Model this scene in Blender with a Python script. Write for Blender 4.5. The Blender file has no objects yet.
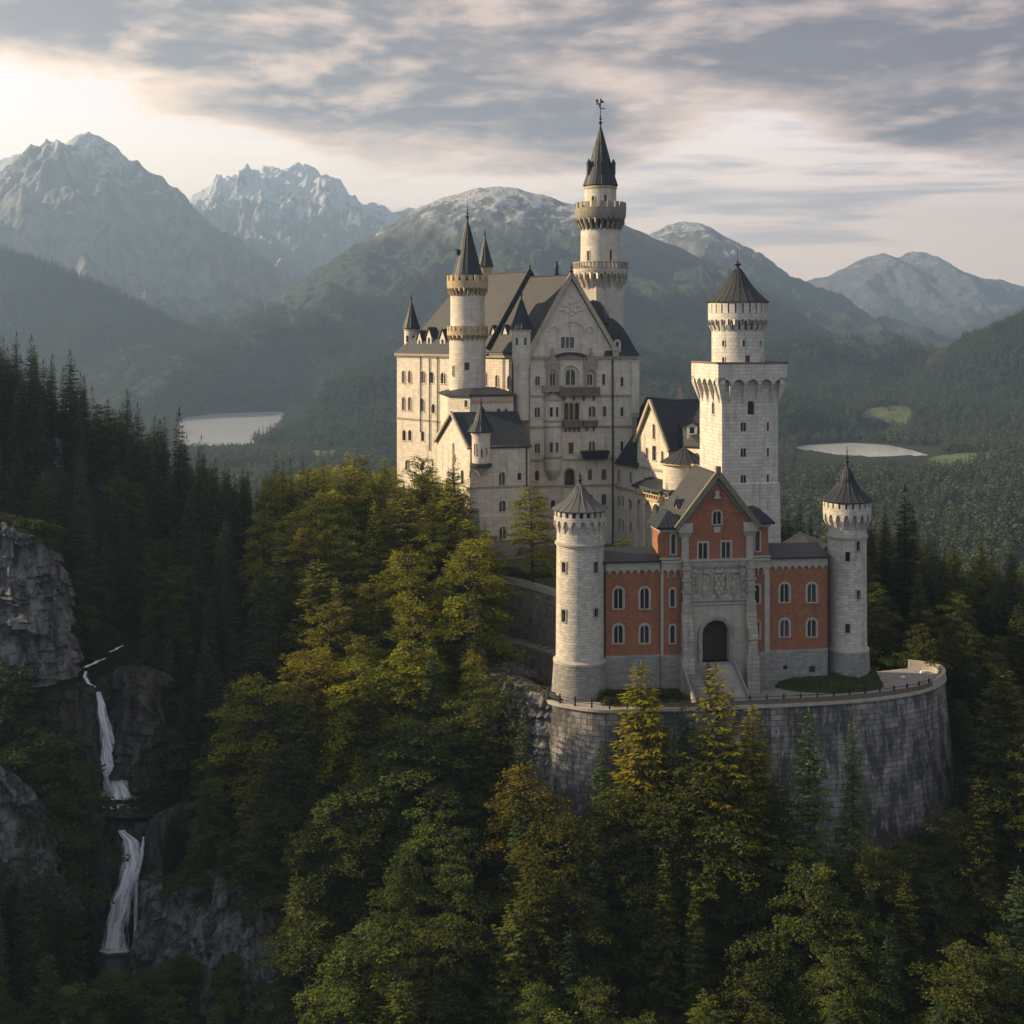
import bpy, math, random
import numpy as np
from mathutils import Vector, Matrix
R = math.radians
sc = bpy.context.scene
COL = sc.collection

# ------------------------------------------------------------------ camera
cam_d = bpy.data.cameras.new("camera")
cam = bpy.data.objects.new("camera", cam_d)
COL.objects.link(cam)
cam_d.sensor_width = 36.0
cam_d.lens = 45.0
cam_d.shift_y = -(512 - 335) / 1024
cam_d.clip_start = 1.0
cam_d.clip_end = 60000
cam.location = (0, 0, 0)
cam.rotation_euler = (R(90), 0, 0)
sc.camera = cam

# ------------------------------------------------------------------ light
SUN_EL, SUN_AZ = 24.0, 7.0        # elevation; degrees behind the picture plane, light from the left
sun_dir = Vector((-math.cos(R(SUN_AZ)) * math.cos(R(SUN_EL)), math.sin(R(SUN_AZ)) * math.cos(R(SUN_EL)), math.sin(R(SUN_EL))))
sd = bpy.data.lights.new("sun", 'SUN')
sd.energy = 5.0
sd.angle = R(0.9)
sd.color = (1.0, 0.78, 0.49)
sun = bpy.data.objects.new("sun", sd)
sun.rotation_euler = sun_dir.to_track_quat('Z', 'Y').to_euler()
COL.objects.link(sun)

world = bpy.data.worlds.new("World")
sc.world = world
world.use_nodes = True
wt = world.node_tree
wt.nodes.clear()


class NT:
    """tiny node-tree writer"""
    def __init__(s, tree):
        s.t = tree

    def n(s, typ, ins=None, **props):
        nd = s.t.nodes.new(typ)
        for k, v in props.items():
            setattr(nd, k, v)
        for k, v in (ins or {}).items():
            s.set(nd.inputs[k], v)
        return nd

    def set(s, sock, v):
        if hasattr(v, 'is_output'):
            s.t.links.new(v, sock)
        elif isinstance(v, bpy.types.Node):
            s.t.links.new(v.outputs[0], sock)
        else:
            sock.default_value = v

    def math(s, op, a, b=0.0, c=0.0, clamp=False):
        nd = s.t.nodes.new('ShaderNodeMath')
        nd.operation = op
        nd.use_clamp = clamp
        s.set(nd.inputs[0], a)
        s.set(nd.inputs[1], b)
        s.set(nd.inputs[2], c)
        return nd.outputs[0]

    def mix(s, f, a, b, blend='MIX'):
        nd = s.t.nodes.new('ShaderNodeMix')
        nd.data_type = 'RGBA'
        nd.blend_type = blend
        s.set(nd.inputs[0], f)
        s.set(nd.inputs[6], a if hasattr(a, 'is_output') or len(a) == 4 else (*a, 1))
        s.set(nd.inputs[7], b if hasattr(b, 'is_output') or len(b) == 4 else (*b, 1))
        return nd.outputs[2]

    def ramp(s, f, lo, hi):
        nd = s.t.nodes.new('ShaderNodeMapRange')
        nd.interpolation_type = 'SMOOTHSTEP'
        s.set(nd.inputs[0], f)
        nd.inputs[1].default_value = lo
        nd.inputs[2].default_value = hi
        nd.inputs[3].default_value = 0
        nd.inputs[4].default_value = 1
        return nd.outputs[0]

    def noise(s, vec, scale, detail=4, rough=0.55, dist=0.0, dim='3D'):
        nd = s.t.nodes.new('ShaderNodeTexNoise')
        nd.noise_dimensions = dim
        if vec is not None:
            s.set(nd.inputs['Vector'], vec)
        nd.inputs['Scale'].default_value = scale
        nd.inputs['Detail'].default_value = detail
        nd.inputs['Roughness'].default_value = rough
        nd.inputs['Distortion'].default_value = dist
        return nd.outputs[0]


W = NT(wt)
sky = W.n('ShaderNodeTexSky', sky_type='NISHITA', sun_disc=False)
sky.sun_elevation = R(SUN_EL)
sky.sun_rotation = math.atan2(sun_dir.x, sun_dir.y)
sky.altitude = 900
sky.air_density = 1.0
sky.dust_density = 2.2
sky.ozone_density = 1.0
tc = W.n('ShaderNodeTexCoord')
sep = W.n('ShaderNodeSeparateXYZ', {0: tc.outputs['Generated']})
dx, dy, dz = sep.outputs
zc = W.math('MAXIMUM', dz, 0.0)
den = W.math('ADD', zc, 0.13)
pu = W.math('DIVIDE', dx, den)
pv = W.math('DIVIDE', dy, den)
pvec = W.n('ShaderNodeCombineXYZ', {0: pu, 1: pv, 2: 6.1})
SKY = dict(k=0.105)
# cloud decks, on the flat sheet overhead: broad banks, ragged detail, and lit lower edges
big = W.noise(pvec, 0.95, 2, 0.5, 0.0)
lump = W.noise(pvec, 2.0, 9, 0.60, 0.15)
fine = W.noise(pvec, 9.0, 6, 0.62, 0.2)
shape = W.math('ADD', W.math('ADD', W.math('MULTIPLY', big, 1.05), W.math('MULTIPLY', lump, 0.52)), W.math('MULTIPLY', fine, 0.16))
high = W.math('ADD', dz, W.math('MULTIPLY', dx, 0.11))
cover = W.math('SUBTRACT', W.math('MULTIPLY', W.ramp(high, 0.115, 0.19), 0.42), 0.14)
cl = W.math('ADD', shape, cover)
mask = W.ramp(cl, 0.86, 0.99)
core = W.ramp(cl, 0.89, 1.13)
# light catches the side of the lumps that faces the low sun
pv2 = W.n('ShaderNodeVectorMath', {0: pvec, 1: (-0.09, -0.06, 0.0)}, operation='ADD')
lump2 = W.noise(pv2.outputs[0], 2.0, 5, 0.52, 0.15)
rimlit = W.ramp(W.math('SUBTRACT', lump, lump2), -0.04, 0.16)
streak_v = W.n('ShaderNodeCombineXYZ', {0: W.math('MULTIPLY', dx, 3.0), 1: 0.7, 2: W.math('MULTIPLY', dz, 34.0)})
st = W.noise(streak_v, 1.3, 6, 0.58, 0.4)
stm = W.math('MULTIPLY', W.ramp(st, 0.45, 0.62), W.math('MULTIPLY', W.ramp(dz, 0.04, 0.09), W.ramp(dx, -0.35, 0.15)))
glow = W.ramp(W.math('MULTIPLY', dx, -1.0), -0.45, 0.55)
lowglow = W.ramp(W.math('MULTIPLY', dz, -1.0), -0.27, -0.06)
clear = W.mix(0.55, W.n('ShaderNodeVectorMath', {0: sky.outputs[0], 1: (SKY['k'],) * 3}, operation='MULTIPLY').outputs[0], (0.50, 0.50, 0.57))
hor = W.mix(glow, (1.02, 0.75, 0.57), (1.06, 0.78, 0.50))
clear = W.mix(W.math('MULTIPLY', lowglow, 0.92), clear, hor)
edge = W.mix(glow, (0.58, 0.42, 0.335), (0.86, 0.58, 0.36))
corec = W.mix(glow, (0.062, 0.048, 0.060), (0.098, 0.074, 0.070))
cloudc = W.mix(core, edge, corec)
cloudc = W.mix(W.math('MULTIPLY', rimlit, 0.55), cloudc, edge)
c1 = W.mix(W.math('MULTIPLY', stm, 0.70), clear, W.mix(glow, (0.20, 0.20, 0.245), (0.58, 0.47, 0.38)))
c2 = W.mix(W.math('MULTIPLY', mask, 0.95), c1, cloudc)
ground_c = W.mix(W.ramp(dz, -0.06, 0.0), (0.06, 0.07, 0.075), c2)
# the unseen half of the sky has its own colours, chosen as fill light
# behind the camera it is set cool, so shaded walls do not turn warm
rear = W.ramp(W.math('MULTIPLY', dy, -1.0), -0.30, 0.45)
rearc = W.mix(mask, (0.21, 0.26, 0.35), (0.25, 0.265, 0.305))
rearc = W.mix(W.ramp(dz, -0.06, 0.0), (0.05, 0.06, 0.065), rearc)
allc = W.mix(rear, ground_c, rearc)
bgn = W.n('ShaderNodeBackground', {0: allc, 1: 1.0})
wo = W.n('ShaderNodeOutputWorld', {0: bgn.outputs[0]})

sc.view_settings.view_transform = 'Standard'
sc.view_settings.look = 'None'
sc.view_settings.exposure = 1.32
sc.view_settings.gamma = 1.0
sc.view_settings.use_curve_mapping = False
sc.render.engine = 'CYCLES'
sc.cycles.max_bounces = 6
sc.cycles.diffuse_bounces = 3
sc.cycles.glossy_bounces = 2
sc.cycles.transmission_bounces = 3
sc.cycles.transparent_max_bounces = 6
sc.cycles.volume_bounces = 0
sc.cycles.caustics_reflective = False
sc.cycles.caustics_refractive = False
sc.cycles.use_denoising = True
sc.render.film_transparent = False

# ------------------------------------------------------------------ measuring helpers
F, CX, HY = 1280.0, 512.0, 335.0


def P(px, py, Y):
    return Vector(((px - CX) / F * Y, Y, (HY - py) / F * Y))


def XY(px, Y):
    return Vector(((px - CX) / F * Y, Y))


def Z(py, Y):
    return (HY - py) / F * Y


def on_line(px, P0, P1):
    """where the column px of the photograph meets the wall line P0-P1: distance along it, depth"""
    k = (px - CX) / F
    d = (P1 - P0).normalized()
    t = (k * P0.y - P0.x) / (d.x - k * d.y)
    return t, P0.y + d.y * t


# ------------------------------------------------------------------ numpy noise
def _hash(ix, iy, seed):
    h = (ix.astype(np.int64) * 374761393 + iy.astype(np.int64) * 668265263 + seed * 1442695040888963407 % 2147483647) & 0xffffffff
    h = ((h ^ (h >> 13)) * 1274126177) & 0xffffffff
    return (h ^ (h >> 16)) & 0xffff


def perlin(x, y, seed=0):
    x = np.asarray(x, float)
    y = np.asarray(y, float)
    x0, y0 = np.floor(x), np.floor(y)
    fx, fy = x - x0, y - y0
    u, v = fx * fx * fx * (fx * (fx * 6 - 15) + 10), fy * fy * fy * (fy * (fy * 6 - 15) + 10)

    def g(ox, oy):
        a = _hash(x0 + ox, y0 + oy, seed) / 65536.0 * 2 * np.pi
        return np.cos(a) * (fx - ox) + np.sin(a) * (fy - oy)
    a, b, c, d = g(0, 0), g(1, 0), g(0, 1), g(1, 1)
    return (a * (1 - u) + b * u) * (1 - v) + (c * (1 - u) + d * u) * v


def fbm(x, y, octv=5, seed=0, gain=0.5, lac=2.03):
    s, a, f = 0, 1.0, 1.0
    for i in range(octv):
        s = s + a * perlin(x * f + 17.3 * i, y * f - 9.1 * i, seed + i)
        a *= gain
        f *= lac
    return s


def ridged(x, y, octv=5, seed=0, gain=0.52, lac=2.1):
    s, a, f, w = 0, 1.0, 1.0, 1.0
    for i in range(octv):
        r = 1 - np.abs(perlin(x * f + 31.7 * i, y * f + 5.3 * i, seed + i)) * 1.6
        r = np.clip(r, 0, 1) ** 2
        s = s + a * r * w
        w = np.clip(r * 1.6, 0, 1)
        a *= gain
        f *= lac
    return s


# ------------------------------------------------------------------ object helpers
def tag(o, label=None, cat=None, group=None, kind=None):
    if label:
        o['label'] = label
    if cat:
        o['category'] = cat
    if group:
        o['group'] = group
    if kind:
        o['kind'] = kind
    return o


def thing(name, loc, label, cat, group=None):
    o = bpy.data.objects.new(name, None)
    o.empty_display_size = 1
    COL.objects.link(o)
    o.location = loc
    return tag(o, label, cat, group)


def world_loc(o):
    v = Vector((0, 0, 0))
    while o is not None:
        v += o.location
        o = o.parent
    return v


class MB:
    def __init__(s):
        s.v, s.f, s.uv, s.sm = [], [], [], []

    def face(s, pts, uv=None, smooth=False):
        i = len(s.v)
        s.v += [tuple(p) for p in pts]
        s.f.append(tuple(range(i, i + len(pts))))
        s.sm.append(smooth)
        if uv is None:
            p = [Vector(q) for q in pts]
            n = Vector((0, 0, 0))
            for a in range(len(p)):
                b = p[(a + 1) % len(p)]
                n += p[a].cross(b)
            if n.length < 1e-12:
                n = Vector((0, 0, 1))
            n.normalize()
            t = Vector((-n.y, n.x, 0))
            if t.length < 0.05:
                t = Vector((1, 0, 0))
            t.normalize()
            b = n.cross(t)
            uv = [(q.dot(t), q.dot(b)) for q in p]
        s.uv.append(uv)

    def box(s, c, sx, sy, sz, ang=0.0, taper=1.0):
        """centre of the BOTTOM face, sizes, turn about z, taper of the top"""
        ca, sa = math.cos(ang), math.sin(ang)

        def q(x, y, z):
            return (c[0] + x * ca - y * sa, c[1] + x * sa + y * ca, c[2] + z)
        b = [q(-sx / 2, -sy / 2, 0), q(sx / 2, -sy / 2, 0), q(sx / 2, sy / 2, 0), q(-sx / 2, sy / 2, 0)]
        k = taper
        t = [q(-sx / 2 * k, -sy / 2 * k, sz), q(sx / 2 * k, -sy / 2 * k, sz), q(sx / 2 * k, sy / 2 * k, sz), q(-sx / 2 * k, sy / 2 * k, sz)]
        s.hull8(b, t)

    def hull8(s, b, t):
        """two rings of the same count, bottom ccw seen from above"""
        n = len(b)
        for i in range(n):
            j = (i + 1) % n
            s.face([b[i], b[j], t[j], t[i]])
        s.face(list(t))
        s.face(list(reversed(b)))

    def prism(s, poly, z0, z1):
        s.hull8([(p[0], p[1], z0) for p in poly], [(p[0], p[1], z1) for p in poly])

    def lathe(s, cx, cy, prof, n=40, holes=(), smooth=True, phase=0.0, a0=0.0, a1=2 * math.pi, cap_top=False, cap_bot=False, flat_uv=None):
        full = abs(a1 - a0 - 2 * math.pi) < 1e-6
        zs = list(prof)
        ang = [phase + a0 + (a1 - a0) * i / n for i in range(n + 1)]
        rmax = max(p[0] for p in prof)
        acc = [0.0]
        for i in range(1, len(zs)):
            acc.append(acc[-1] + math.hypot(zs[i][0] - zs[i - 1][0], zs[i][1] - zs[i - 1][1]))
        for k in range(len(zs) - 1):
            (r0, z0), (r1, z1) = zs[k], zs[k + 1]
            for i in range(n):
                skip = False
                for h in holes:
                    if h[2] - 1e-6 <= min(z0, z1) and max(z0, z1) <= h[3] + 1e-6 and h[0] <= i < h[1]:
                        skip = True
                if skip:
                    continue
                a, b = ang[i], ang[i + 1]
                pts = [(cx + r0 * math.cos(a), cy + r0 * math.sin(a), z0), (cx + r0 * math.cos(b), cy + r0 * math.sin(b), z0),
                       (cx + r1 * math.cos(b), cy + r1 * math.sin(b), z1), (cx + r1 * math.cos(a), cy + r1 * math.sin(a), z1)]
                uv = [(a * rmax, zs[0][1] + acc[k]), (b * rmax, zs[0][1] + acc[k]), (b * rmax, zs[0][1] + acc[k + 1]), (a * rmax, zs[0][1] + acc[k + 1])]
                if r0 < 1e-5:
                    pts, uv = pts[1:], uv[1:]
                elif r1 < 1e-5:
                    pts, uv = pts[:3], uv[:3]
                s.face(pts, uv, smooth)
        if cap_top:
            r, z = zs[-1]
            s.face([(cx + r * math.cos(a), cy + r * math.sin(a), z) for a in (ang[:-1] if full else ang)])
        if cap_bot:
            r, z = zs[0]
            s.face([(cx + r * math.cos(a), cy + r * math.sin(a), z) for a in reversed(ang[:-1] if full else ang)])

    def arc(s, cx, cy, r0, r1, a0, a1, z0, z1, r1b=None, m=2):
        """a block between two radii over an arc; r1b = outer radius at the bottom"""
        r1b = r1 if r1b is None else r1b
        for i in range(m):
            a, b = a0 + (a1 - a0) * i / m, a0 + (a1 - a0) * (i + 1) / m
            c = lambda r, w, z: (cx + r * math.cos(w), cy + r * math.sin(w), z)
            s.face([c(r1b, a, z0), c(r1b, b, z0), c(r1, b, z1), c(r1, a, z1)])
            s.face([c(r0, b, z0), c(r0, a, z0), c(r0, a, z1), c(r0, b, z1)])
            s.face([c(r1, a, z1), c(r1, b, z1), c(r0, b, z1), c(r0, a, z1)])
            s.face([c(r0, a, z0), c(r0, b, z0), c(r1b, b, z0), c(r1b, a, z0)])
        s.face([c(r0, a0, z0), c(r1b, a0, z0), c(r1, a0, z1), c(r0, a0, z1)])
        s.face([c(r1b, a1, z0), c(r0, a1, z0), c(r0, a1, z1), c(r1, a1, z1)])

    def tube(s, pts, r, n=6):
        pts = [Vector(p) for p in pts]
        rings = []
        for i, p in enumerate(pts):
            d = (pts[min(i + 1, len(pts) - 1)] - pts[max(i - 1, 0)]).normalized()
            up = Vector((0, 0, 1)) if abs(d.z) < 0.9 else Vector((1, 0, 0))
            x = d.cross(up).normalized()
            y = x.cross(d)
            rr = r[i] if isinstance(r, (list, tuple)) else r
            rings.append([p + (x * math.cos(2 * math.pi * k / n) + y * math.sin(2 * math.pi * k / n)) * rr for k in range(n)])
        for i in range(len(rings) - 1):
            for k in range(n):
                j = (k + 1) % n
                s.face([rings[i][j], rings[i][k], rings[i + 1][k], rings[i + 1][j]], smooth=True)
        s.face(rings[0])
        s.face(list(reversed(rings[-1])))

    def build(s, name, m, parent=None, weld=False):
        o = world_loc(parent) if parent is not None else Vector((0, 0, 0))
        me = bpy.data.meshes.new(name)
        me.from_pydata([(x - o.x, y - o.y, z - o.z) for x, y, z in s.v], [], s.f)
        if s.f:
            ul = me.uv_layers.new(name="UVMap")
            flat = [c for f in s.uv for q in f for c in q]
            ul.data.foreach_set("uv", flat)
            me.polygons.foreach_set("use_smooth", s.sm)
        me.materials.append(m)
        if weld or any(s.sm):
            import bmesh
            bm = bmesh.new()
            bm.from_mesh(me)
            bmesh.ops.remove_doubles(bm, verts=bm.verts, dist=0.0008)
            bm.to_mesh(me)
            bm.free()
            if any(s.sm):
                me.set_sharp_from_angle(angle=R(35))
        me.update()
        ob = bpy.data.objects.new(name, me)
        COL.objects.link(ob)
        if parent is not None:
            ob.parent = parent
        return ob


def grid_mesh(name, Xs, Ys, Zs, m, smooth=True, attr=None, mask=None):
    """heightfield: Xs, Ys, Zs arrays (ny, nx)"""
    ny, nx = Zs.shape
    co = np.stack([Xs, Ys, Zs], -1).reshape(-1, 3)
    idx = np.arange(ny * nx).reshape(ny, nx)
    q = np.stack([idx[:-1, :-1], idx[:-1, 1:], idx[1:, 1:], idx[1:, :-1]], -1).reshape(-1, 4)
    if mask is not None:
        q = q[mask.reshape(-1)]
    me = bpy.data.meshes.new(name)
    me.vertices.add(len(co))
    me.vertices.foreach_set("co", co.astype(np.float32).ravel())
    me.loops.add(len(q) * 4)
    me.loops.foreach_set("vertex_index", q.astype(np.int32).ravel())
    me.polygons.add(len(q))
    me.polygons.foreach_set("loop_start", np.arange(0, len(q) * 4, 4, dtype=np.int32))
    me.update(calc_edges=True)
    me.validate()
    me.polygons.foreach_set("use_smooth", [smooth] * len(me.polygons))
    me.materials.append(m)
    ob = bpy.data.objects.new(name, me)
    COL.objects.link(ob)
    return ob


# ------------------------------------------------------------------ materials
def build_split(mb, name, m, parent, key):
    """the same builder's faces as several parts, by key(centre of the face)"""
    groups = {}
    for f, uv, sm in zip(mb.f, mb.uv, mb.sm):
        c = sum((Vector(mb.v[i]) for i in f), Vector((0, 0, 0))) / len(f)
        g = groups.setdefault(key(c), MB())
        g.face([mb.v[i] for i in f], uv, sm)
    return [g.build(name, m, parent) for g in groups.values()]


def new_mat(name):
    m = bpy.data.materials.new(name)
    m.use_nodes = True
    m.node_tree.nodes.clear()
    n = NT(m.node_tree)
    b = n.n('ShaderNodeBsdfPrincipled')
    o = n.n('ShaderNodeOutputMaterial', {0: b.outputs[0]})
    return m, n, b, o


def masonry(name, ca, cb, mortar, bw, bh, stain, stain_amt=0.35, bump=0.35, rough=0.85, vary=0.5, course_soft=0.02):
    """coursed stone or brick on the UVs (metres), with broad weathering in world space"""
    m, n, b, o = new_mat(name)
    uv = n.n('ShaderNodeTexCoord')
    geo = n.n('ShaderNodeNewGeometry')
    br = n.n('ShaderNodeTexBrick', {'Vector': uv.outputs['UV'], 'Color1': (0, 0, 0, 1), 'Color2': (1, 1, 1, 1), 'Mortar': (0.5, 0.5, 0.5, 1), 'Scale': 1.0,
                                    'Mortar Size': course_soft, 'Mortar Smooth': 0.4, 'Bias': 0.0, 'Brick Width': bw, 'Row Height': bh})
    n1 = n.noise(geo.outputs['Position'], 0.22, 5, 0.6)
    n2 = n.noise(geo.outputs['Position'], 1.7, 6, 0.65)
    stv = n.n('ShaderNodeVectorMath', {0: geo.outputs['Position'], 1: (1.3, 1.3, 0.16)}, operation='MULTIPLY')
    n3 = n.noise(stv.outputs[0], 0.8, 6, 0.65)
    f = n.math('ADD', n.math('MULTIPLY', br.outputs[0], vary), n.math('MULTIPLY', n2, 1 - vary))
    col = n.mix(f, ca, cb)
    col = n.mix(n.math('MULTIPLY', br.outputs['Fac'], 0.6), col, mortar)
    col = n.mix(n.math('MULTIPLY', n.ramp(n3, 0.48, 0.74), stain_amt), col, stain)
    col = n.mix(n.math('MULTIPLY', n.ramp(n1, 0.4, 0.75), stain_amt * 0.7), col, tuple(c * 0.72 for c in ca))
    n.set(b.inputs['Base Color'], col)
    b.inputs['Roughness'].default_value = rough
    b.inputs['Specular IOR Level'].default_value = 0.25
    hgt = n.math('SUBTRACT', n.math('ADD', n.math('MULTIPLY', br.outputs[0], 0.3), n2), n.math('MULTIPLY', br.outputs['Fac'], 0.8))
    bp = n.n('ShaderNodeBump', {'Strength': bump, 'Distance': 0.08, 'Height': hgt})
    n.set(b.inputs['Normal'], bp.outputs[0])
    return m


def plain(name, col, rough=0.6, metal=0.0, nscale=2.0, amt=0.25, bump=0.0, bscale=None, spec=0.4):
    m, n, b, o = new_mat(name)
    geo = n.n('ShaderNodeNewGeometry')
    nz = n.noise(geo.outputs['Position'], nscale, 5, 0.6)
    c = n.mix(n.ramp(nz, 0.3, 0.75), tuple(v * (1 + amt) for v in col), tuple(v * (1 - amt) for v in col))
    n.set(b.inputs['Base Color'], c)
    b.inputs['Roughness'].default_value = rough
    b.inputs['Metallic'].default_value = metal
    b.inputs['Specular IOR Level'].default_value = spec
    if bump:
        nb = n.noise(geo.outputs['Position'], bscale or nscale * 3, 6, 0.65)
        bp = n.n('ShaderNodeBump', {'Strength': bump, 'Distance': 0.12, 'Height': nb})
        n.set(b.inputs['Normal'], bp.outputs[0])
    return m


def roofing(name, col, seam=0.55, rough=0.5, rows=0.0, amt=0.35, streak=(0.2, 0.19, 0.17)):
    """standing-seam or slate roof on UVs: u across the slope, v up it"""
    m, n, b, o = new_mat(name)
    uv = n.n('ShaderNodeTexCoord')
    geo = n.n('ShaderNodeNewGeometry')
    s = n.n('ShaderNodeSeparateXYZ', {0: uv.outputs['UV']})
    br = n.n('ShaderNodeTexBrick', {'Vector': uv.outputs['UV'], 'Color1': (0, 0, 0, 1), 'Color2': (1, 1, 1, 1), 'Mortar': (0, 0, 0, 1), 'Scale': 1.0, 'Mortar Size': 0.03,
                                    'Mortar Smooth': 0.3, 'Brick Width': 0.55 if rows else seam, 'Row Height': rows or 50.0})
    if not rows:
        br.offset = 0.0
    n1 = n.noise(geo.outputs['Position'], 0.5, 5, 0.6)
    sv = n.n('ShaderNodeVectorMath', {0: uv.outputs['UV'], 1: (2.2, 0.25, 1)}, operation='MULTIPLY')
    n2 = n.noise(sv.outputs[0], 1.0, 6, 0.65)
    f = n.math('ADD', n.math('MULTIPLY', br.outputs[0], 0.35), n.math('MULTIPLY', n1, 0.65))
    c = n.mix(f, tuple(v * (1 - amt) for v in col), tuple(v * (1 + amt) for v in col))
    c = n.mix(n.math('MULTIPLY', n.ramp(n2, 0.55, 0.8), 0.3), c, streak)
    n.set(b.inputs['Base Color'], c)
    b.inputs['Roughness'].default_value = rough
    b.inputs['Specular IOR Level'].default_value = 0.2
    bp = n.n('ShaderNodeBump', {'Strength': 0.9, 'Distance': 0.07, 'Height': n.math('ADD', n.math('MULTIPLY', br.outputs['Fac'], 1.0 if not rows else -0.6), n.math('MULTIPLY', n2, 0.3))})
    n.set(b.inputs['Normal'], bp.outputs[0])
    return m


M = {}
M['lime'] = masonry('pale_limestone', (0.62, 0.55, 0.45), (0.40, 0.35, 0.28), (0.27, 0.235, 0.19), 1.5, 0.62, (0.19, 0.15, 0.105), 0.60, 0.6, vary=0.5, course_soft=0.025)
M['lime_white'] = masonry('white_limestone', (0.60, 0.555, 0.48), (0.38, 0.35, 0.30), (0.26, 0.24, 0.205), 1.3, 0.6, (0.19, 0.16, 0.125), 0.58, 0.7, vary=0.55, course_soft=0.03)
M['tower'] = masonry('grey_rubble_limestone', (0.56, 0.51, 0.43), (0.33, 0.295, 0.245), (0.40, 0.36, 0.30), 0.85, 0.42, (0.20, 0.17, 0.13), 0.46, 1.0, vary=0.66)
M['base'] = masonry('rough_base_stone', (0.30, 0.275, 0.24), (0.155, 0.145, 0.13), (0.19, 0.175, 0.155), 0.8, 0.38, (0.12, 0.115, 0.10), 0.5, 1.0, vary=0.6)
M['brick'] = masonry('red_brick', (0.355, 0.130, 0.062), (0.14, 0.056, 0.033), (0.27, 0.14, 0.09), 0.5, 0.22, (0.11, 0.068, 0.046), 0.85, 0.5, vary=0.5)
M['trim'] = masonry('grey_trim_stone', (0.40, 0.36, 0.295), (0.27, 0.24, 0.195), (0.31, 0.275, 0.22), 0.9, 0.5, (0.19, 0.165, 0.125), 0.42, 0.4)
M['carve'] = masonry('weathered_carving_stone', (0.40, 0.36, 0.29), (0.22, 0.195, 0.155), (0.2, 0.175, 0.145), 1.4, 0.6, (0.09, 0.078, 0.06), 0.75, 0.9)
M['band'] = masonry('cornice_stone', (0.31, 0.265, 0.205), (0.22, 0.185, 0.14), (0.25, 0.21, 0.16), 1.1, 0.6, (0.14, 0.11, 0.08), 0.45, 0.3)
M['ochre'] = masonry('ochre_crown_stone', (0.56, 0.42, 0.24), (0.36, 0.27, 0.155), (0.25, 0.19, 0.12), 0.5, 0.35, (0.12, 0.09, 0.065), 0.65, 0.9)
M['brown'] = masonry('brown_balcony_stone', (0.20, 0.145, 0.10), (0.125, 0.09, 0.065), (0.09, 0.065, 0.05), 0.6, 0.4, (0.08, 0.05, 0.04), 0.5, 0.6)
M['slate'] = roofing('dark_slate', (0.026, 0.029, 0.034), rows=0.5, rough=0.55, streak=(0.06, 0.06, 0.062))
M['lead'] = roofing('blue_black_metal_roof', (0.020, 0.025, 0.031), seam=0.6, rough=0.5, streak=(0.05, 0.054, 0.058))
M['zinc'] = roofing('grey_seam_metal_roof', (0.085, 0.085, 0.083), seam=0.62, rough=0.45, streak=(0.2, 0.19, 0.17))
M['tile'] = roofing('grey_brown_slates', (0.040, 0.041, 0.044), rows=0.36, rough=0.65, streak=(0.075, 0.072, 0.068))
M['iron'] = plain('dark_iron', (0.022, 0.022, 0.024), 0.5, 0.6)
M['lampwhite'] = plain('pale_lamp_paint', (0.72, 0.72, 0.70), 0.4)
M['crown'] = masonry('dark_crown_stone', (0.37, 0.315, 0.24), (0.22, 0.185, 0.145), (0.13, 0.11, 0.085), 0.6, 0.45, (0.08, 0.068, 0.055), 0.6, 0.9)
M['wood'] = plain('dark_red_door_wood', (0.024, 0.011, 0.009), 0.6, nscale=6, bump=0.3)
M['verge'] = masonry('verge_stone', (0.40, 0.33, 0.24), (0.30, 0.245, 0.175), (0.22, 0.18, 0.13), 0.8, 0.8, (0.12, 0.10, 0.07), 0.4, 0.3)
M['moss'] = masonry('mossy_verge_stone', (0.19, 0.17, 0.115), (0.12, 0.11, 0.075), (0.1, 0.09, 0.06), 0.8, 0.8, (0.07, 0.07, 0.045), 0.5, 0.4)
M['rail'] = plain('weathered_rail_timber', (0.11, 0.082, 0.055), 0.75, nscale=4)
# ------------------------------------------------------------------ more materials
def glassy(name, col, rough):
    m, n, b, o = new_mat(name)
    b.inputs['Base Color'].default_value = (*col, 1)
    b.inputs['Roughness'].default_value = rough
    b.inputs['Specular IOR Level'].default_value = 0.5
    return m


M['pane'] = glassy('dark_window_glass', (0.018, 0.02, 0.024), 0.12)
_n = NT(M['pane'].node_tree)
_b = [q for q in M['pane'].node_tree.nodes if q.type == 'BSDF_PRINCIPLED'][0]
_oi = _n.n('ShaderNodeObjectInfo')
_n.set(_b.inputs['Base Color'], _n.mix(_n.math('POWER', _oi.outputs['Random'], 2.0), (0.010, 0.011, 0.013), (0.060, 0.066, 0.074)))
_n.set(_b.inputs['Roughness'], _n.math('ADD', 0.06, _n.math('MULTIPLY', _oi.outputs['Random'], 0.25)))


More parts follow.
